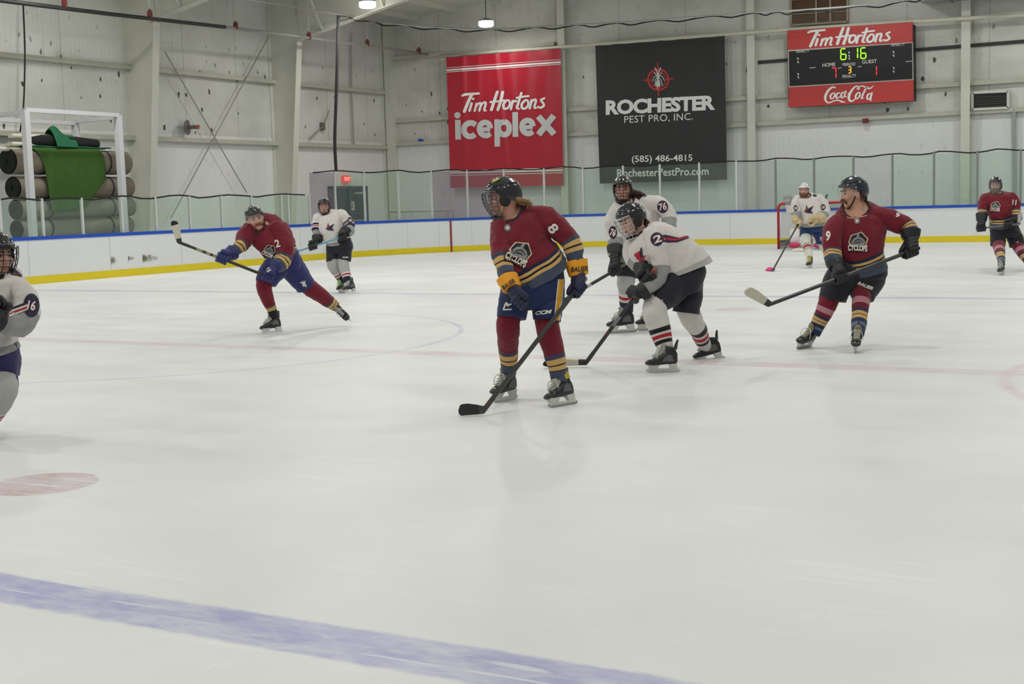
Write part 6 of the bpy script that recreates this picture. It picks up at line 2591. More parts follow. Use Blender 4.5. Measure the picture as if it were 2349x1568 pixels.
s.pants([(1512, 622, 1606, 585, 0.20, 0, 0.0, 0), (1515, 655, 1618, 622, 0.22, 0, 0, 0.4), (1525, 690, 1606, 665, 0.18, 0, 0, 0.8)],
        [[(1562, 630, 44, -0.03, 0), (1535, 662, 40, -0.10, 0.4), (1514, 688, 31, -0.16, 0.8), (1507, 700, 27, -0.17, 1)], [(1572, 630, 44, 0.06, 0), (1576, 668, 37, 0.06, 0.4), (1575, 700, 32, 0.03, 0.8), (1573, 717, 31, 0.03, 1)]], P_BLACK)
an1 = s.skate((1521, 854), 186, aim=(1533, 818))
an2 = s.skate((1630, 831), 198, pitch=9, depth=12.55, aim=(1619, 797))
s.sock([(1504, 690, 27, -0.16, 0), (1502, 714, 28, -0.18, 0.2), (1508, 738, 26, -0.12, 0.4), (1516, 764, 23, -0.06, 0.58), (1523, 787, 20, -0.01, 0.78), (1530, 808, 17, 0.03, 0.94), (1533, 818, 15, 0.04, 1.0)], SK_WHT, an1)
s.sock([(1576, 700, 25, 0.05, 0), (1581, 720, 26, 0.05, 0.22), (1593, 742, 24, 0.05, 0.43), (1603, 760, 20.5, 0.09, 0.60), (1611, 779, 18, 0.13, 0.80), (1619, 797, 14.5, 0.17, 1.0)], SK_WHT, an2)
badge(s, (1507, 548), 15, '2', 17, -20, 1.0)
v, f = poly_mesh([[(-1.2, -0.35), (-0.2, -0.5), (1.4, -0.15), (2.6, -0.55), (2.5, -0.1), (1.2, 0.35), (0.2, 0.4), (-0.8, 0.3)]])
s.mark('sleeve_stripe', v, f, (1530, 548), (20, 0), (0, 20), 'jersey', M_NAVYP, 0.2, 0.004)
v, f = poly_mesh([[(-0.6, -0.25), (1.2, -0.05), (2.35, -0.42), (2.3, -0.2), (1.1, 0.18), (0.1, 0.15)]])
s.mark('sleeve_stripe', v, f, (1530, 548), (20, 0), (0, 20), 'jersey', M_REDPATCH, 0.2, 0.007)
v, f = poly_mesh([[(-0.7, 0.6), (-0.15, 0.1), (-0.1, -1.1), (0.15, -1.3), (0.3, -0.1), (1.2, -0.2), (0.6, 0.35), (1.0, 1.0), (0.1, 0.8), (-0.5, 1.3), (-0.35, 0.7), (-1.5, -0.3)]])
s.mark('emblem', v, f, (1470, 588), (11, 0), (0, 13), 'jersey', M_REDPATCH, 0.2, 0.006)
v, f = poly_mesh([[(-0.15, 0.1), (-0.1, -1.1), (0.15, -1.3), (0.3, 0.1), (0.1, 0.5)]])
s.mark('emblem', v, f, (1470, 586), (14, 0), (0, 15), 'jersey', M_NAVYP, 0.2, 0.009)
butt, heel = s.p(1502, 618, -0.30), PZ(1341, 836, 0.02)
sd = (butt - heel).normalized()
Gu = heel + sd * ((s.p(1486, 640, -0.28) - heel).dot(sd))
Gl = heel + sd * ((s.p(1448, 692, -0.33) - heel).dot(sd))
s.glove(s.p(1484, 616, -0.14), Gu, sd, M_GLBLK, M_GLBLK, size=1.25, cuff_len=0.08)
s.glove(s.p(1470, 671, -0.30), Gl, sd, M_GLBLK, M_GLBLK, size=1.1, cuff_len=0.05)
s.text('cuff_lettering', 'CCM', (1483, 612), 24, 8, 'cuff0', M_LETW, 12, 0.03, 0.2)
v, f = poly_mesh([[(-1, -0.6), (0.6, -1), (1, 0.5), (-0.5, 0.9)]])
s.mark('pants_emblem', v, f, (1516, 692), (7, 0), (0, 6), 'pants', M_GREYPT)
s.finish()
stick('black stick with pale taped blade reaching left from the crouching white skater', butt, heel, PZ(1246, 838, 0.02), blade_m=M_TAPEW, tip_m=M_TAPEB, blade_h=0.07,
      grip_m=mat('grip_red', (150, 90, 76), 0.7), marks=[(0.32, 0.36, mat('print_brown', (90, 52, 46), 0.5)), (0.42, 0.52, mat('print_grey', (150, 146, 146), 0.5))], curve=-0.02)

# ------------------------------------------------------------------ number 76 of the white team, behind
s = Fig('tall skater in white jersey 76 with dark ponytail standing behind the crouching skater', (1440, 765), 15.1, (208, 150, 132), 0.009)
s.head((1429, 432), -6, pitch=3, hs=1.08, neck=(1432, 463, 0.02), chest=(1436, 485, 0.03, 0.09))
s.face(brow=(60, 40, 34))
s.hair([[(-0.06, -0.05, -0.05), (-0.10, -0.07, -0.075), (-0.17, -0.06, -0.085), (-0.215, -0.03, -0.125)], [(-0.04, -0.07, -0.07), (-0.11, -0.08, -0.10), (-0.17, -0.05, -0.11), (-0.19, -0.02, -0.15)], [(-0.06, -0.04, -0.03), (-0.12, -0.06, -0.06), (-0.18, -0.05, -0.07), (-0.23, -0.03, -0.10)]], (64, 36, 32), 0.036)
s.helmet(M_HBLK)
s.cage(M_CAGED, nvert=8, nhor=7, wire=0.0028)
s.strap()
torso = [(1412, 461, 1451, 456, 0.10, 10, 0.02, 0.0), (1398, 481, 1500, 462, 0.14, 7, 0.02, 0.15), (1401, 520, 1512, 505, 0.18, 5, 0.02, 0.45), (1409, 560, 1511, 552, 0.19, 6, 0.0, 0.75), (1412, 594, 1508, 590, 0.20, 8, 0.0, 1.0)]
aL = [(1412, 488, 17, 0.0, 2.0), (1406, 508, 20, -0.03, 2.2), (1407, 535, 18, -0.06, 2.45), (1413, 558, 16, -0.12, 2.62), (1414, 578, 13, -0.18, 3.0)]
aR = [(1478, 470, 19, 0.0, 2.0), (1508, 470, 22, -0.02, 2.2), (1528, 487, 20, -0.04, 2.45), (1533, 510, 17, -0.08, 2.6), (1527, 534, 16, -0.16, 2.75), (1500, 560, 13, -0.22, 3.0)]
s.jersey(torso, [aL, aR], J_WHT)
s.collar(M_COLLARB)
s.pants([(1415, 575, 1508, 575, 0.18, 0, 0, 0), (1412, 605, 1512, 603, 0.18, 0, 0, 0.6), (1430, 622, 1495, 622, 0.12, 0, 0, 1)],
        [[(1445, 590, 34, -0.02, 0), (1440, 615, 28, -0.04, 0.5), (1438, 636, 22, -0.05, 1)], [(1480, 590, 34, 0.03, 0), (1486, 615, 28, 0.03, 0.5), (1490, 638, 23, 0.03, 1)]], P_BLACK)
an1 = s.skate((1428, 763), 200, sc=1.18, aim=(1436, 700))
an2 = s.skate((1490, 757), 205, sc=1.1, aim=(1498, 704))
s.sock([(1438, 630, 20, -0.05, 0), (1436, 647, 20, -0.06, 0.3), (1436, 664, 17.5, -0.03, 0.55), (1435, 682, 15.5, 0.0, 0.75), (1436, 700, 14, 0.02, 1.0)], SK_GRY, an1)
s.sock([(1490, 632, 20, 0.03, 0), (1494, 655, 20, 0.02, 0.3), (1497, 685, 16, 0.05, 0.7), (1498, 704, 14, 0.07, 1.0)], SK_GRY, an2)
badge(s, (1520, 474), 14, '76', 17, -12, 0.9)
badge(s, (1406, 533), 14, '76', 16, 15, 0.7)
v, f = poly_mesh([[(-1, -0.2), (1, -1), (1, 0.4), (-0.6, 0.9)]])
s.mark('shoulder_patch', v, f, (1476, 448), (8, 0), (0, 5), 'jersey', M_NAVYP)
butt, heel = s.p(1496, 570, -0.25), PZ(1250, 712, 0.02)
heel = s.p(1262, 706, -0.35)
sd = (butt - heel).normalized()
G1 = heel + sd * ((s.p(1411, 619, -0.28) - heel).dot(sd))
G2 = heel + sd * ((s.p(1480, 578, -0.26) - heel).dot(sd))
s.glove(s.p(1411, 583, -0.20), G1, sd, M_GLBLK, M_GLBLK, size=1.2, cuff_len=0.08)
s.glove(s.p(1500, 566, -0.22), G2, sd, M_GLBLK, M_GLBLK, size=1.1, cuff_len=0.08)
s.text('cuff_lettering', 'BAUER', (1406, 583), 22, 7, 'cuff0', M_LETW, -4, 0.03, 0.2)
s.finish()
stick('black stick of the white skater 76, sloping down behind the skater number 8', butt, heel, heel + s.rt * -0.24 + s.tc * 0.1 + Vector((0, 0, 0.01)), marks=[(0.30, 0.40, mat('print_pale', (200, 200, 196), 0.5)), (0.62, 0.78, mat('print_olive', (120, 116, 70), 0.5))])

# ------------------------------------------------------------------ number 9, moustache, right
s = Fig('moustached skater in maroon jersey 9 with clear visor, looking left with arm outstretched', (1905, 806), 13.2, (206, 154, 128), 0.008)
s.head((1958, 442), -72, pitch=2, roll=-2, hs=1.16, neck=(1968, 500, 0.02), neck_r=0.062, chest=(1970, 520, 0.03, 0.11))
s.face(moustache=(96, 64, 44), brow=(70, 48, 36), lips=(170, 110, 100))
s.hair([[(x, y0, -0.005), (x * 1.02, y0 - 0.004, -0.035), (x * 0.98, y0 - 0.002, -0.062)] for sg in (-1, 1) for x, y0 in ((0.076 * sg, -0.045), (0.062 * sg, -0.065), (0.040 * sg, -0.082), (0.015 * sg, -0.09))], (58, 44, 36), 0.012)
s.helmet(M_HNAVY, ear=False)
s.visor(0.46)
s.strap()
torso = [(1936, 481, 1991, 466, 0.10, 25, 0.02, 0.0), (1915, 500, 2028, 484, 0.15, 12, 0.02, 0.14), (1913, 540, 2030, 522, 0.20, 8, 0.02, 0.42), (1924, 580, 2026, 552, 0.21, 12, 0.0, 0.66), (1931, 604, 2026, 574, 0.21, 15, 0.0, 0.82),
         (1930, 634, 2033, 610, 0.22, 12, 0.0, 1.0)]
aL = [(1931, 503, 17, 0.0, 2.0), (1915, 522, 22, -0.04, 2.2), (1908, 550, 22, -0.08, 2.42), (1911, 576, 20, -0.12, 2.53), (1913, 596, 19.5, -0.18, 2.75), (1919, 615, 16, -0.24, 3.0)]
aR = [(2004, 497, 23, 0.0, 2.0), (2036, 502, 25, -0.02, 2.22), (2062, 511, 24, -0.05, 2.42), (2080, 519, 20, -0.08, 2.53), (2088, 530, 18, -0.12, 2.74), (2090, 545, 15, -0.14, 3.0)]
s.jersey(torso, [aL, aR], J_MAR, wr=0.014)
s.collar(M_COLLAR)
s.pants([(1932, 612, 2031, 606, 0.19, 0, 0, 0), (1910, 640, 2032, 634, 0.20, 0, 0, 0.5), (1915, 662, 2005, 652, 0.14, 0, 0, 1)],
        [[(1945, 620, 38, -0.03, 0), (1922, 652, 36, -0.06, 0.5), (1912, 678, 31, -0.06, 0.85), (1910, 690, 30, -0.06, 1)], [(1996, 618, 38, 0.02, 0), (1992, 646, 35, -0.02, 0.5), (1981, 668, 29, -0.07, 0.85), (1977, 681, 27, -0.09, 1)]], P_BLACK)
an1 = s.skate((1844, 798), 240, tongue=M_TONGUEK, aim=(1867, 767))
an2 = s.skate((1962, 807), 266, tongue=M_TONGUEK, aim=(1968, 768))
s.sock([(1904, 682, 22, -0.06, 0), (1899, 696, 21.5, -0.07, 0.2), (1890, 716, 19.5, -0.04, 0.42), (1880, 736, 17.5, 0.0, 0.65), (1873, 752, 15.5, 0.03, 0.84), (1867, 767, 13, 0.05, 1.0)], SK_MAR2, an1)
s.sock([(1977, 660, 20, -0.07, 0), (1976, 680, 21, -0.08, 0.2), (1974, 702, 19, -0.05, 0.42), (1972, 726, 17.5, 0.0, 0.62), (1970, 750, 16, 0.04, 0.85), (1968, 768, 13.5, 0.06, 1.0)], SK_MAR2, an2)
crest(s, (1968, 556), 17.5, 3, 1.0)
nhl_shield(s, (1966, 506), 6.5)
s.text('sleeve_number', '9', (1899.5, 541), 11, 24, 'jersey', M_LETW, 4, 0.04)
s.text('sleeve_number', '9', (2059, 493), 9, 11, 'jersey', M_LETW, 30, 0.04)
s.text('pants_lettering', 'BAUER', (1985, 655), 38, 8, 'pants', M_LETW, 22, 0.05, 0.3)
heel, butt = s.p(1757, 701, -0.55), s.p(2096, 573, -0.18)
sd = (butt - heel).normalized()
G1 = heel + sd * ((s.p(1924, 638, -0.33) - heel).dot(sd))
G2 = butt - sd * 0.05
s.glove(s.p(1919, 612, -0.24), G1, sd, M_GLBLK, M_GLBLK, size=1.15, cuff_len=0.05)
s.glove(s.p(2089, 543, -0.14), G2, sd, M_GLBLK, M_GLBLK, size=1.3, cuff_len=0.05)
bb = MB()
bb.ball(s.p(1921, 629, -0.36), (0.022, 0.02, 0.03))
bb.build('palm_patch', M_PADT, s.parts['glove0'], smooth=True)
v, f = poly_mesh([[(-1, -0.3), (1, -0.3), (1, 0.3), (-1, 0.3)]])
s.mark('glove_trim', v, f, (2084, 543), (6, -1), (0, -5), 'cuff1', M_LETW)
s.finish()
stick('black stick with pale scuffed blade held out left by skater number 9', butt + sd * 0.05, heel, s.p(1708, 676, -0.72), blade_m=M_TAPEW, blade_h=0.085, curve=0.025)

# ------------------------------------------------------------------ number 2, striding at the left
s = Fig('visored skater in maroon jersey 2 striding wide, blue gloves, stick raised left', (650, 768), 16.45, (204, 150, 128), 0.009)
s.root['label'] = 'skater in maroon jersey 2 striding wide in blue gloves and shorts'
s.head((585, 501), 10, pitch=6, roll=-17, hs=1.12, dz=-0.12, neck=(596, 526, -0.07), neck_r=0.056, chest=(606, 540, -0.02, 0.10))
s.face(moustache=(120, 84, 60), brow=(100, 72, 52), mw=0.7)
s.helmet(M_HBLK, ear=False)
s.visor(0.40)
s.strap()
torso = [(576, 521, 606, 504, 0.10, 19, -0.05, 0.0), (562, 532, 640, 507, 0.15, 22, -0.02, 0.14), (578, 552, 664, 532, 0.19, 14, 0.0, 0.40), (597, 576, 675, 550, 0.19, 5, 0.0, 0.64), (608, 592, 681, 568, 0.19, 5, 0.0, 0.84), (614, 600, 684, 582, 0.19, 6, 0.0, 1.0)]
aL = [(578, 526, 21, -0.05, 2.0), (566, 541, 21, -0.12, 2.22), (558, 556, 18, -0.2, 2.45), (550, 565, 15, -0.26, 2.62), (540, 575, 13, -0.30, 2.8), (528, 583, 11, -0.34, 3.0)]
aR = [(632, 524, 24, 0.0, 2.0), (648, 544, 24, -0.06, 2.22), (655, 570, 21, -0.12, 2.44), (649, 594, 18, -0.18, 2.58), (640, 606, 16, -0.24, 2.76), (628, 616, 13, -0.28, 3.0)]
s.jersey(torso, [aL, aR], J_MAR)
s.collar(M_COLLAR)
s.pants([(612, 592, 684, 572, 0.17, 0, 0, 0), (612, 612, 690, 594, 0.17, 0, 0, 0.5), (622, 630, 690, 614, 0.13, 0, 0, 1)],
        [[(640, 604, 30, -0.03, 0), (623, 624, 28, -0.10, 0.5), (613, 642, 25, -0.15, 0.85), (610, 650, 23, -0.16, 1)], [(662, 602, 31, 0.05, 0), (682, 630, 28, 0.18, 0.5), (696, 648, 25, 0.26, 0.85), (701, 656, 23, 0.29, 1)]], P_BLUE)
an1 = s.skate((626, 765), 205, aim=(624, 712))
an2 = s.skate((789, 741), 330, axes=((0.6, -0.7, 1.0), (-0.27, 0.21, 0.31)), ankle_at=(769, 704, 0.58))
s.sock([(608, 644, 19, -0.15, 0), (606, 660, 18, -0.17, 0.25), (611, 678, 16, -0.10, 0.5), (618, 696, 14, -0.03, 0.74), (624, 712, 11.5, 0.02, 1.0)], SK_MAR3, an1)
s.sock([(702, 653, 20, 0.29, 0), (718, 665, 19.5, 0.36, 0.25), (742, 682, 17, 0.48, 0.6), (758, 694, 14.5, 0.55, 0.82), (770, 703, 11.5, 0.60, 1.0)], SK_MAR3, an2)
crest(s, (617, 576), 12, 28, 0.85)
s.text('sleeve_number', '2', (636, 558), 11, 18, 'jersey', M_LETW, -14, 0.03)
heel, butt = s.p(405, 553, -0.75), s.p(622, 637, -0.36)
sd = (butt - heel).normalized()
G1 = heel + sd * ((s.p(507, 592, -0.50) - heel).dot(sd))
G2 = butt - sd * 0.04
s.glove(s.p(527, 583, -0.35), G1, sd, M_GLBLUE, M_GLBLUE, size=1.25, cuff_len=0.045)
s.glove(s.p(627, 614, -0.28), G2, sd, M_GLBLUE, M_GLBLUE, size=1.25, cuff_len=0.045)
v, f = stroke_mesh([[(-0.9, -0.4, 0.12), (-0.2, -0.2, 0.22), (-0.05, 0.5, 0.18)], [(-0.2, -0.7, 0.2), (0.1, 0.6, 0.22)], [(0.75, 0.7, 0.2), (0.35, -0.2, 0.2), (0.45, -0.8, 0.16)]])
s.mark('pants_emblem', v, f, (696, 651), (8, 0), (0, 8), 'pants', M_LETW)
v, f = stroke_mesh([[(-1 + 0.66 * k, -0.8, 0.18), (-1 + 0.66 * k, 0.8, 0.18)] for k in range(4)])
s.mark('glove_trim', v, f, (612, 614), (4.5, 7), (5, -3), 'glove1', M_LETW)
s.finish()
stick('black stick with white blade raised to the left by skater number 2', butt + sd * 0.03, heel, s.p(390, 510, -0.85), blade_m=M_TAPEW, tip_m=M_TAPEB, blade_h=0.08, marks=[(0.20, 0.26, mat('print_tan', (190, 176, 130), 0.5)), (0.30, 0.34, mat('print_tan', (190, 176, 130), 0.5)), (0.37, 0.41, mat('print_tan', (190, 176, 130), 0.5))], curve=0.03)

# ------------------------------------------------------------------ white team woman at the far side boards
s = Fig('skater in white jersey by the far side boards, holding a light blue stick, green skate lace', (795, 671), 23.8, (212, 158, 138), 0.011)
s.root['label'] = 'white-jerseyed skater by the side boards holding a light blue stick'
s.head((744, 472), -8, pitch=0, hs=1.06, neck=(746, 490, 0.02), chest=(748, 502, 0.03, 0.09))
s.face()
s.helmet(M_HBLK)
s.cage(nvert=7, nhor=6, wire=0.0026)
s.strap()
torso = [(738, 489, 757, 482, 0.10, 7, 0.02, 0.0), (724, 496, 787, 487, 0.15, 4, 0.02, 0.16), (726, 518, 787, 514, 0.19, 3, 0.0, 0.5), (738, 545, 790, 540, 0.20, 5, 0.0, 0.8), (748, 558, 795, 552, 0.20, 8, 0.0, 1.0)]
aL = [(733, 496, 11, 0.0, 2.0), (728, 508, 11.5, -0.03, 2.25), (727, 520, 10.5, -0.06, 2.48), (728, 536, 9.5, -0.1, 2.65), (729, 552, 7.5, -0.14, 3.0)]
aR = [(778, 492, 12, 0.0, 2.0), (792, 501, 12.5, -0.02, 2.25), (801, 514, 11.5, -0.05, 2.5), (802, 528, 11, -0.12, 2.65), (790, 537, 8, -0.2, 3.0)]
s.jersey(torso, [aL, aR], J_WHTB)
s.collar(M_COLLARB)
s.pants([(750, 550, 804, 545, 0.17, 0, 0, 0), (748, 570, 810, 565, 0.17, 0, 0, 0.6), (752, 582, 806, 580, 0.13, 0, 0, 1)],
        [[(766, 556, 17, 0, 0), (762, 580, 14, -0.03, 0.6), (761, 601, 12.5, -0.05, 1)], [(790, 556, 19, 0.02, 0), (790, 578, 17, 0.0, 0.6), (789, 598, 16, -0.02, 1)]], P_BLACK)
an1 = s.skate((786, 671), 245, tongue=M_TONGUEG, boot=M_BOOT, aim=(781, 641))
an2 = s.skate((805, 672), 222, aim=(797, 646))
s.sock([(762, 596, 12, -0.05, 0), (764, 612, 12, -0.05, 0.3), (773, 628, 9, 0.0, 0.62), (781, 641, 7, 0.05, 1.0)], SK_GRY, an1)
s.sock([(786, 594, 13, -0.02, 0), (788, 612, 13, -0.02, 0.3), (794, 629, 10.5, 0.02, 0.62), (797, 646, 9, 0.05, 1.0)], SK_GRY, an2)
bird(s, (754, 522), 10, 0, 1.0)
badge(s, (803, 505), 7, '18', 7, 10, 0.9)
s.text('pants_lettering', 'CCM', (792, 590), 13, 3.5, 'pants', M_LETW, 0, 0.05)
butt, heel = s.p(800, 539, -0.26), s.p(655, 585, -0.30)
sd = (butt - heel).normalized()
G1 = heel + sd * ((s.p(719, 566, -0.2) - heel).dot(sd))
G2 = heel + sd * ((s.p(787, 545, -0.2) - heel).dot(sd))
s.glove(s.p(728, 553, -0.15), G1, sd, M_GLBLK, M_GLBLK, size=1.35, cuff_len=0.07)
s.glove(s.p(789, 535, -0.2), G2, sd, M_GLBLK, M_GLBLK, size=1.35, cuff_len=0.07)
s.finish()
stick('light blue stick held level by the white skater at the side boards', butt, heel, heel + s.rt * -0.22 + Vector((0, 0, 0.16)), shaft_m=mat('stick_blue', (110, 160, 184), 0.4), blade_m=M_TAPEB)

# ------------------------------------------------------------------ white team skater cut by the left edge
s = Fig('close skater in white jersey 16 at the left edge, only right side showing', (-30, 1000), 9.2, (196, 150, 132), 0.009)
s.head((-7, 583), 30, pitch=6, hs=1.12, neck=(-14, 632, 0.02), chest=(-12, 660, 0.02, 0.1))
s.face()
s.helmet(M_HBLK)
s.cage(M_CAGED, nvert=7, nhor=6, wire=0.0028)
s.strap()
torso = [(-44, 632, 22, 628, 0.10, 12, 0.0, 0.0), (-78, 652, 46, 632, 0.16, 10, 0.0, 0.15), (-80, 710, 40, 700, 0.20, 6, 0.0, 0.5), (-72, 770, 32, 765, 0.20, 6, 0.0, 0.8), (-70, 808, 38, 800, 0.20, 8, 0.0, 1.0)]
aR = [(20, 645, 26, 0.0, 2.0), (44, 664, 28, -0.02, 2.22), (56, 694, 32, -0.04, 2.45), (57, 722, 32, -0.08, 2.56), (42, 744, 27, -0.16, 2.7), (14, 744, 22, -0.26, 2.85), (-12, 738, 16, -0.32, 3.0)]
aL = [(-60, 655, 26, 0.0, 2.0), (-85, 690, 27, -0.05, 2.3), (-80, 740, 24, -0.12, 2.6), (-45, 770, 16, -0.28, 3.0)]
s.jersey(torso, [aR, aL], J_WHT)
s.collar(M_NAVYP)
s.pants([(-72, 790, 36, 786, 0.18, 0, 0, 0), (-78, 830, 43, 825, 0.19, 0, 0, 0.6), (-70, 865, 40, 862, 0.14, 0, 0, 1)],
        [[(0, 812, 41, 0, 0), (3, 850, 39, -0.04, 0.5), (3, 885, 37, -0.08, 1)], [(-50, 812, 40, 0, 0), (-56, 850, 38, 0.0, 0.5), (-60, 885, 36, 0.02, 1)]], P_DARK)
an1 = s.skate((-40, 1010), 230, aim=(-26, 960))
an2 = s.skate((-92, 1000), 235, aim=(-76, 962))
s.sock([(2, 866, 37, -0.07, 0), (0, 896, 37, -0.1, 0.25), (-12, 930, 31, -0.05, 0.55), (-26, 960, 24, 0.0, 1.0)], SK_GRY, an1)
s.sock([(-60, 872, 35, 0.02, 0), (-62, 900, 34, 0.0, 0.25), (-70, 935, 28, 0.05, 0.55), (-76, 962, 22, 0.1, 1.0)], SK_GRY, an2)
badge(s, (72, 700), 26, '16', 22, 8, 0.72)
v, f = poly_mesh([[(-1.2, -0.6), (0.2, -0.9), (1.2, 0.3), (1.4, 0.9), (0.4, 0.5), (-0.8, 0.2)]])
s.mark('shoulder_patch', v, f, (36, 628), (13, 0), (0, 9), 'jersey', mat('patch_plum', (70, 44, 54), 0.8))
n_ = 12
V, F = [], []
for (m_, a, b_) in ((M_NAVYP, -9, 9), (M_LETW, -3, 10), (M_REDPATCH, 1, 6)):
    V = []
    for i in range(n_):
        x = 20 + 44 * i / (n_ - 1)
        yy0 = 716 - 16 * i / (n_ - 1)
        V += [(x, yy0 + a), (x, yy0 + b_)]
    F = [(2 * i, 2 * i + 1, 2 * i + 3, 2 * i + 2) for i in range(n_ - 1)]
    s.mark('sleeve_stripe', np.array(V, float), F, (0, 0), (1, 0), (0, 1), 'jersey', m_, 4.0, 0.004 + 0.003 * (m_ is M_LETW) + 0.006 * (m_ is M_REDPATCH))
butt, heel = s.p(-4, 696, -0.42), PZ(-190, 965, 0.02)
sd = (butt - heel).normalized()
s.glove(s.p(-16, 734, -0.34), heel + sd * ((s.p(-14, 712, -0.42) - heel).dot(sd)), sd, M_GLBLK, M_GLBLK, size=1.15, cuff_len=0.04, back=s.rt)
s.glove(s.p(-44, 770, -0.30), heel + sd * ((s.p(-40, 775, -0.42) - heel).dot(sd)), sd, M_GLBLK, M_GLBLK, size=1.15, cuff_len=0.08)
s.finish()
stick('black stick of the close white skater at the left edge', butt, heel, PZ(-260, 985, 0.02))

# ------------------------------------------------------------------ white team skater with the pink blade
s = Fig('bearded skater in white jersey and white helmet with pink-bladed stick before the goal', (1880, 612), 27.8, (198, 138, 114), 0.012)
s.head((1845, 436), -5, pitch=3, hs=1.12, neck=(1848, 452, 0.02), chest=(1852, 462, 0.03, 0.09))
s.face(beard=(110, 78, 56), brow=(90, 62, 46))
s.helmet(M_HWHITE)
s.visor(0.42)
s.strap()
torso = [(1836, 450, 1859, 444, 0.11, 8, 0.02, 0.0), (1822, 455, 1882, 451, 0.16, 5, 0.02, 0.15), (1832, 482, 1888, 480, 0.20, 3, 0.0, 0.5), (1834, 502, 1890, 499, 0.21, 3, 0.0, 0.8), (1835, 519, 1892, 514, 0.21, 4, 0.0, 1.0)]
aL = [(1830, 456, 10, 0.0, 2.0), (1825, 468, 10, -0.03, 2.25), (1826, 480, 9.5, -0.06, 2.5), (1827, 494, 9, -0.1, 2.65), (1827, 507, 7, -0.14, 3.0)]
aR = [(1874, 456, 12, 0.0, 2.0), (1887, 468, 11.5, -0.02, 2.25), (1892, 481, 10.5, -0.05, 2.5), (1888, 494, 10, -0.12, 2.62), (1876, 504, 8, -0.22, 3.0)]
s.jersey(torso, [aL, aR], J_WHT)
s.collar(M_COLLARB)
s.pants([(1837, 512, 1891, 510, 0.18, 0, 0, 0), (1835, 524, 1890, 522, 0.18, 0, 0, 0.6), (1842, 534, 1884, 532, 0.13, 0, 0, 1)],
        [[(1852, 516, 15, 0, 0), (1849, 532, 14.5, -0.04, 0.6), (1848, 544, 13, -0.06, 1)], [(1872, 516, 17, 0.02, 0), (1880, 536, 14.5, 0.06, 0.6), (1884, 557, 12, 0.1, 1)]], P_PALE)
an1 = s.skate((1858, 615), 252, tongue=M_TONGUEY, aim=(1858, 592))
an2 = s.skate((1910, 603), 300, aim=(1906, 588))
s.sock([(1848, 541, 12, -0.06, 0), (1849, 554, 11.5, -0.08, 0.3), (1852, 568, 10, -0.03, 0.6), (1856, 583, 8, 0.01, 0.85), (1858, 592, 6.5, 0.03, 1.0)], SK_WHT2, an1)
s.sock([(1884, 553, 11, 0.1, 0), (1891, 566, 10.5, 0.15, 0.3), (1901, 580, 8.5, 0.3, 0.7), (1906, 588, 7, 0.4, 1.0)], SK_WHT2, an2)
bird(s, (1852, 482), 11, 0, 1.0)
badge(s, (1888, 475), 6.5, '18', 7, 0, 0.9)
badge(s, (1825, 477), 6.5, '18', 7, 0, 0.8)
v, f = poly_mesh([ell(0, 0, 1, 0.8, 12)])
s.mark('shoulder_patch', v, f, (1869, 448), (5, 0), (0, 4), 'jersey', M_NAVYP)
v, f = poly_mesh([[(-1, -1), (1, -0.8), (0.7, 1), (-0.7, 1)]])
s.mark('pants_emblem', v, f, (1884, 547), (4, 0), (0, 5), 'pants', mat('patch_rose', (190, 150, 170), 0.7))
v, f = stroke_mesh([[(0, -1, 0.16), (0.1, 1, 0.16)], [(0.5, -1, 0.16), (0.6, 1, 0.16)]])
s.mark('side_stripe', v, f, (1888, 524), (6, 0), (0, 9), 'pants', M_REDPATCH)
heel = PZ(1772, 621, 0.02)
butt = s.p(1834, 508, -0.24)
sd = (butt - heel).normalized()
G1 = heel + sd * ((s.p(1826, 524, -0.2) - heel).dot(sd))
s.glove(s.p(1827, 508, -0.15), G1, sd, M_GLTAN, M_GLTAN, size=1.35, cuff_len=0.08)
s.glove(s.p(1876, 504, -0.22), s.p(1862, 508, -0.27), sd, M_GLTAN, M_GLTAN, size=1.5, cuff_len=0.09)
s.finish()
stick('black stick with bright pink blade in front of the goal', butt, heel, PZ(1753, 618.5, 0.02), blade_m=mat('tape_pink', (214, 36, 132), 0.6), blade_h=0.085)

# ------------------------------------------------------------------ goalkeeper
s = Fig('goalkeeper in white crouching in the goal mouth, mostly hidden behind the pink-stick skater', (1852, 568), 36.2, (200, 150, 130), 0.014)
s.head((1853, 468), 0, pitch=4, hs=1.1, neck=(1854, 482, 0.0), chest=(1854, 490, 0.02, 0.1))
s.face()
s.helmet(M_HWHITE)
s.cage(M_CAGEW, nvert=7, nhor=6)
torso = [(1846, 483, 1864, 482, 0.11, 4, 0.0, 0.0), (1830, 487, 1880, 485, 0.18, 3, 0.0, 0.2), (1830, 505, 1880, 503, 0.24, 2, 0.0, 0.6), (1830, 520, 1880, 518, 0.24, 2, 0.0, 1.0)]
aL = [(1835, 489, 9, 0.0, 2.0), (1823, 488, 9, -0.05, 2.4), (1815, 478, 8, -0.12, 2.7), (1813, 468, 6, -0.16, 3.0)]
aR = [(1877, 489, 9, 0.0, 2.0), (1888, 496, 9, -0.05, 2.4), (1890, 480, 8, -0.12, 2.7), (1889, 468, 6, -0.16, 3.0)]
s.jersey(torso, [aL, aR], J_WHT)
s.pants([(1834, 512, 1878, 512, 0.2, 0, 0, 0), (1832, 528, 1880, 528, 0.2, 0, 0, 1)], [[(1842, 518, 13, 0, 0), (1834, 534, 12, -0.2, 1)], [(1868, 518, 13, 0, 0), (1876, 534, 12, -0.2, 1)]], P_NAVY)
M_PADW = mat('goalie_pad', (214, 206, 202), 0.6)
M_PADP = mat('pad_pink', (190, 50, 96), 0.6)
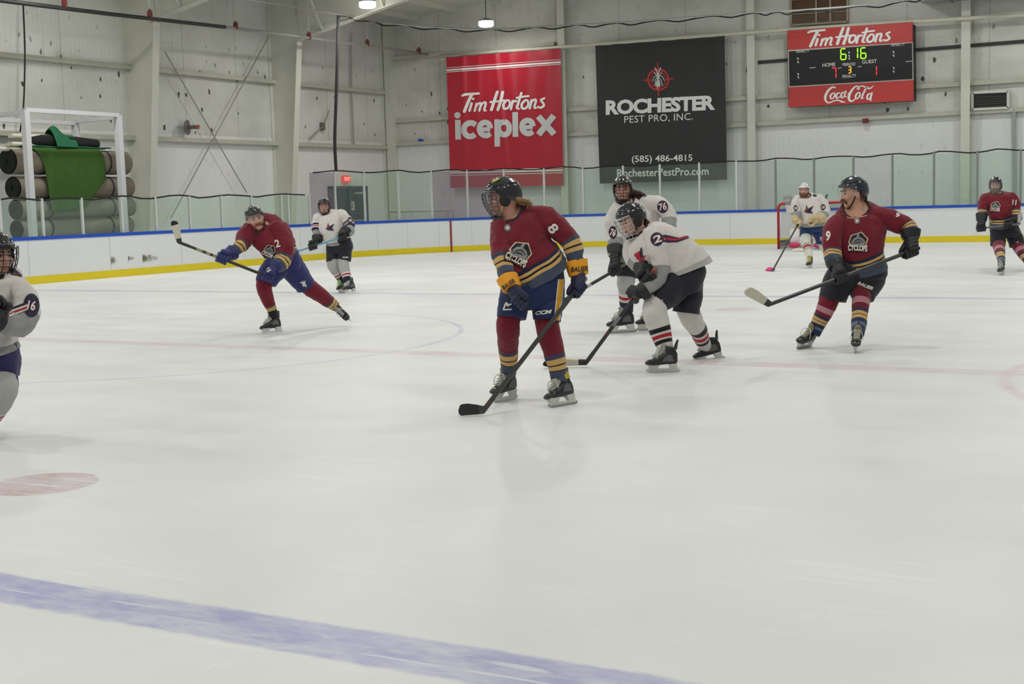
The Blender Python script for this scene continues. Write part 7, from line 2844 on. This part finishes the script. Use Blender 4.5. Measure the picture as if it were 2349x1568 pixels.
for (x0, sgx) in ((1823, -1), (1879, 1)):
    bb = MB()
    top, mid, bot = s.p(x0, 526, -0.30), s.p(x0 - 1 * sgx, 546, -0.38), s.p(x0 + 5 * -sgx, 565, -0.30)
    bb.tube([top, mid, bot], [0.13, 0.145, 0.13], 12, sub=4, flat=0.55)
    pd = bb.build('leg_pad', M_PADW, s.root, smooth=True)
    s.parts['pad%d' % (x0 > 1850)] = pd
    bb = MB()
    c = s.p(x0 + 1 * sgx, 562, -0.42)
    bb.ball(c, (0.17, 0.12, 0.075))
    bb.build('pad_toe', M_PADP, pd, smooth=True)
    bb = MB()
    for k in (0.28, 0.40):
        q = top.lerp(bot, k)
        bb.tube([q + s.rt * -0.13 + s.tc * 0.02, q + s.tc * 0.10, q + s.rt * 0.13 + s.tc * 0.02], 0.022, 8, sub=4)
    bb.build('pad_stripe', M_REDPATCH, pd, smooth=True)
    s.skate((x0 + 2, 570), 180 if sgx < 0 else 0, depth=None)
s.glove(s.p(1813, 468, -0.16), s.p(1806, 455, -0.22), s.rt, mat('trapper', (150, 150, 148), 0.6), M_PADW, size=2.0, cuff_len=0.1)
s.glove(s.p(1889, 470, -0.16), s.p(1890, 462, -0.22), Vector((0.4, 0, 1)), M_PADW, M_PADW, size=1.5, cuff_len=0.1)
s.finish()
butt = s.p(1897, 447, -0.2)
heel = PZ(1850, 575, 0.03)
stick('goalkeeper stick with its shaft end showing above the crossbar at the right', butt, heel, PZ(1815, 575, 0.03), shaft_m=mat('stick_grey', (110, 106, 104), 0.5), blade_m=M_TAPEW, blade_h=0.1)

# ------------------------------------------------------------------ number 11, right edge
s = Fig('skater in maroon jersey 11 with full clear visor gliding near the right edge', (2315, 632), 24.6, (190, 140, 116), 0.011)
s.head((2284, 424), -4, pitch=3, hs=1.12, neck=(2286, 444, 0.02), chest=(2288, 456, 0.03, 0.1))
s.face(beard=(70, 50, 40))
s.helmet(M_HBLK)
s.visor(0.95, glass_mat('visor_full', (0.9, 0.92, 0.94), 0.03, (190, 190, 190), 0.12))
s.strap()
torso = [(2275, 443, 2297, 438, 0.11, 6, 0.02, 0.0), (2251, 453, 2327, 446, 0.17, 4, 0.02, 0.15), (2262, 478, 2318, 474, 0.21, 3, 0.0, 0.5), (2270, 500, 2317, 494, 0.21, 5, 0.0, 0.76), (2272, 512, 2317, 507, 0.21, 5, 0.0, 0.90), (2272, 524, 2318, 520, 0.21, 4, 0.0, 1.0)]
aL = [(2261, 454, 11, 0.0, 2.0), (2255, 467, 11, -0.03, 2.3), (2253, 482, 9.5, -0.06, 2.53), (2252, 494, 8.5, -0.1, 2.75), (2252, 504, 7, -0.13, 3.0)]
aR = [(2316, 451, 12, 0.0, 2.0), (2326, 464, 12.5, -0.03, 2.3), (2330, 482, 12, -0.06, 2.53), (2330, 500, 12, -0.14, 2.75), (2320, 510, 9, -0.22, 3.0)]
s.jersey(torso, [aL, aR], J_MAR)
s.collar(M_COLLAR)
s.pants([(2273, 516, 2325, 514, 0.19, 0, 0, 0), (2272, 535, 2340, 533, 0.19, 0, 0, 0.6), (2280, 546, 2335, 544, 0.14, 0, 0, 1)],
        [[(2287, 522, 16, 0, 0), (2289, 545, 17, -0.04, 0.6), (2289, 563, 16.5, -0.06, 1)], [(2318, 522, 17, 0.02, 0), (2328, 545, 18, 0.03, 0.6), (2333, 563, 17, 0.05, 1)]], P_BLACK)
an1 = s.skate((2298, 631), 256, aim=(2297, 609))
an2 = s.skate((2370, 622), 290, aim=(2361, 606))
s.sock([(2291, 558, 13, -0.06, 0), (2292, 570, 12.5, -0.08, 0.25), (2295, 585, 10, -0.03, 0.55), (2297, 600, 8, 0.02, 0.85), (2297, 609, 6.5, 0.03, 1.0)], SK_MAR2, an1)
s.sock([(2331, 558, 13, 0.05, 0), (2340, 573, 12, 0.08, 0.3), (2352, 592, 9, 0.16, 0.65), (2361, 606, 7, 0.22, 1.0)], SK_MAR2, an2)
crest(s, (2283, 474), 9.2, 6, 0.95)
s.text('sleeve_number', '11', (2327, 464), 9, 13, 'jersey', M_LETW, 6, 0.03)
v, f = stroke_mesh([[(-0.9, -0.4, 0.12), (-0.2, -0.2, 0.22), (-0.05, 0.5, 0.18)], [(0.75, 0.7, 0.2), (0.35, -0.2, 0.2), (0.45, -0.8, 0.16)]])
s.mark('pants_emblem', v, f, (2334, 556), (4, 0), (0, 4), 'pants', M_LETW)
butt, heel = s.p(2244, 524, -0.2), s.p(2341, 513, -0.42)
sd = (butt - heel).normalized()
G1 = heel + sd * ((s.p(2251, 521, -0.2) - heel).dot(sd))
G2 = heel + sd * ((s.p(2312, 514, -0.32) - heel).dot(sd))
s.glove(s.p(2252, 504, -0.13), G1, sd, M_GLBLK, M_GLBLK, size=1.4, cuff_len=0.08)
s.glove(s.p(2322, 508, -0.22), G2, sd, M_GLBLK, M_GLBLK, size=1.3, cuff_len=0.08)
s.finish()
stick('grey stick held level across by skater number 11 at the right edge', butt, heel, s.p(2345, 486, -0.46), shaft_m=mat('stick_grey', (110, 106, 104), 0.5), blade_m=mat('tape_pale', (180, 182, 178), 0.7))
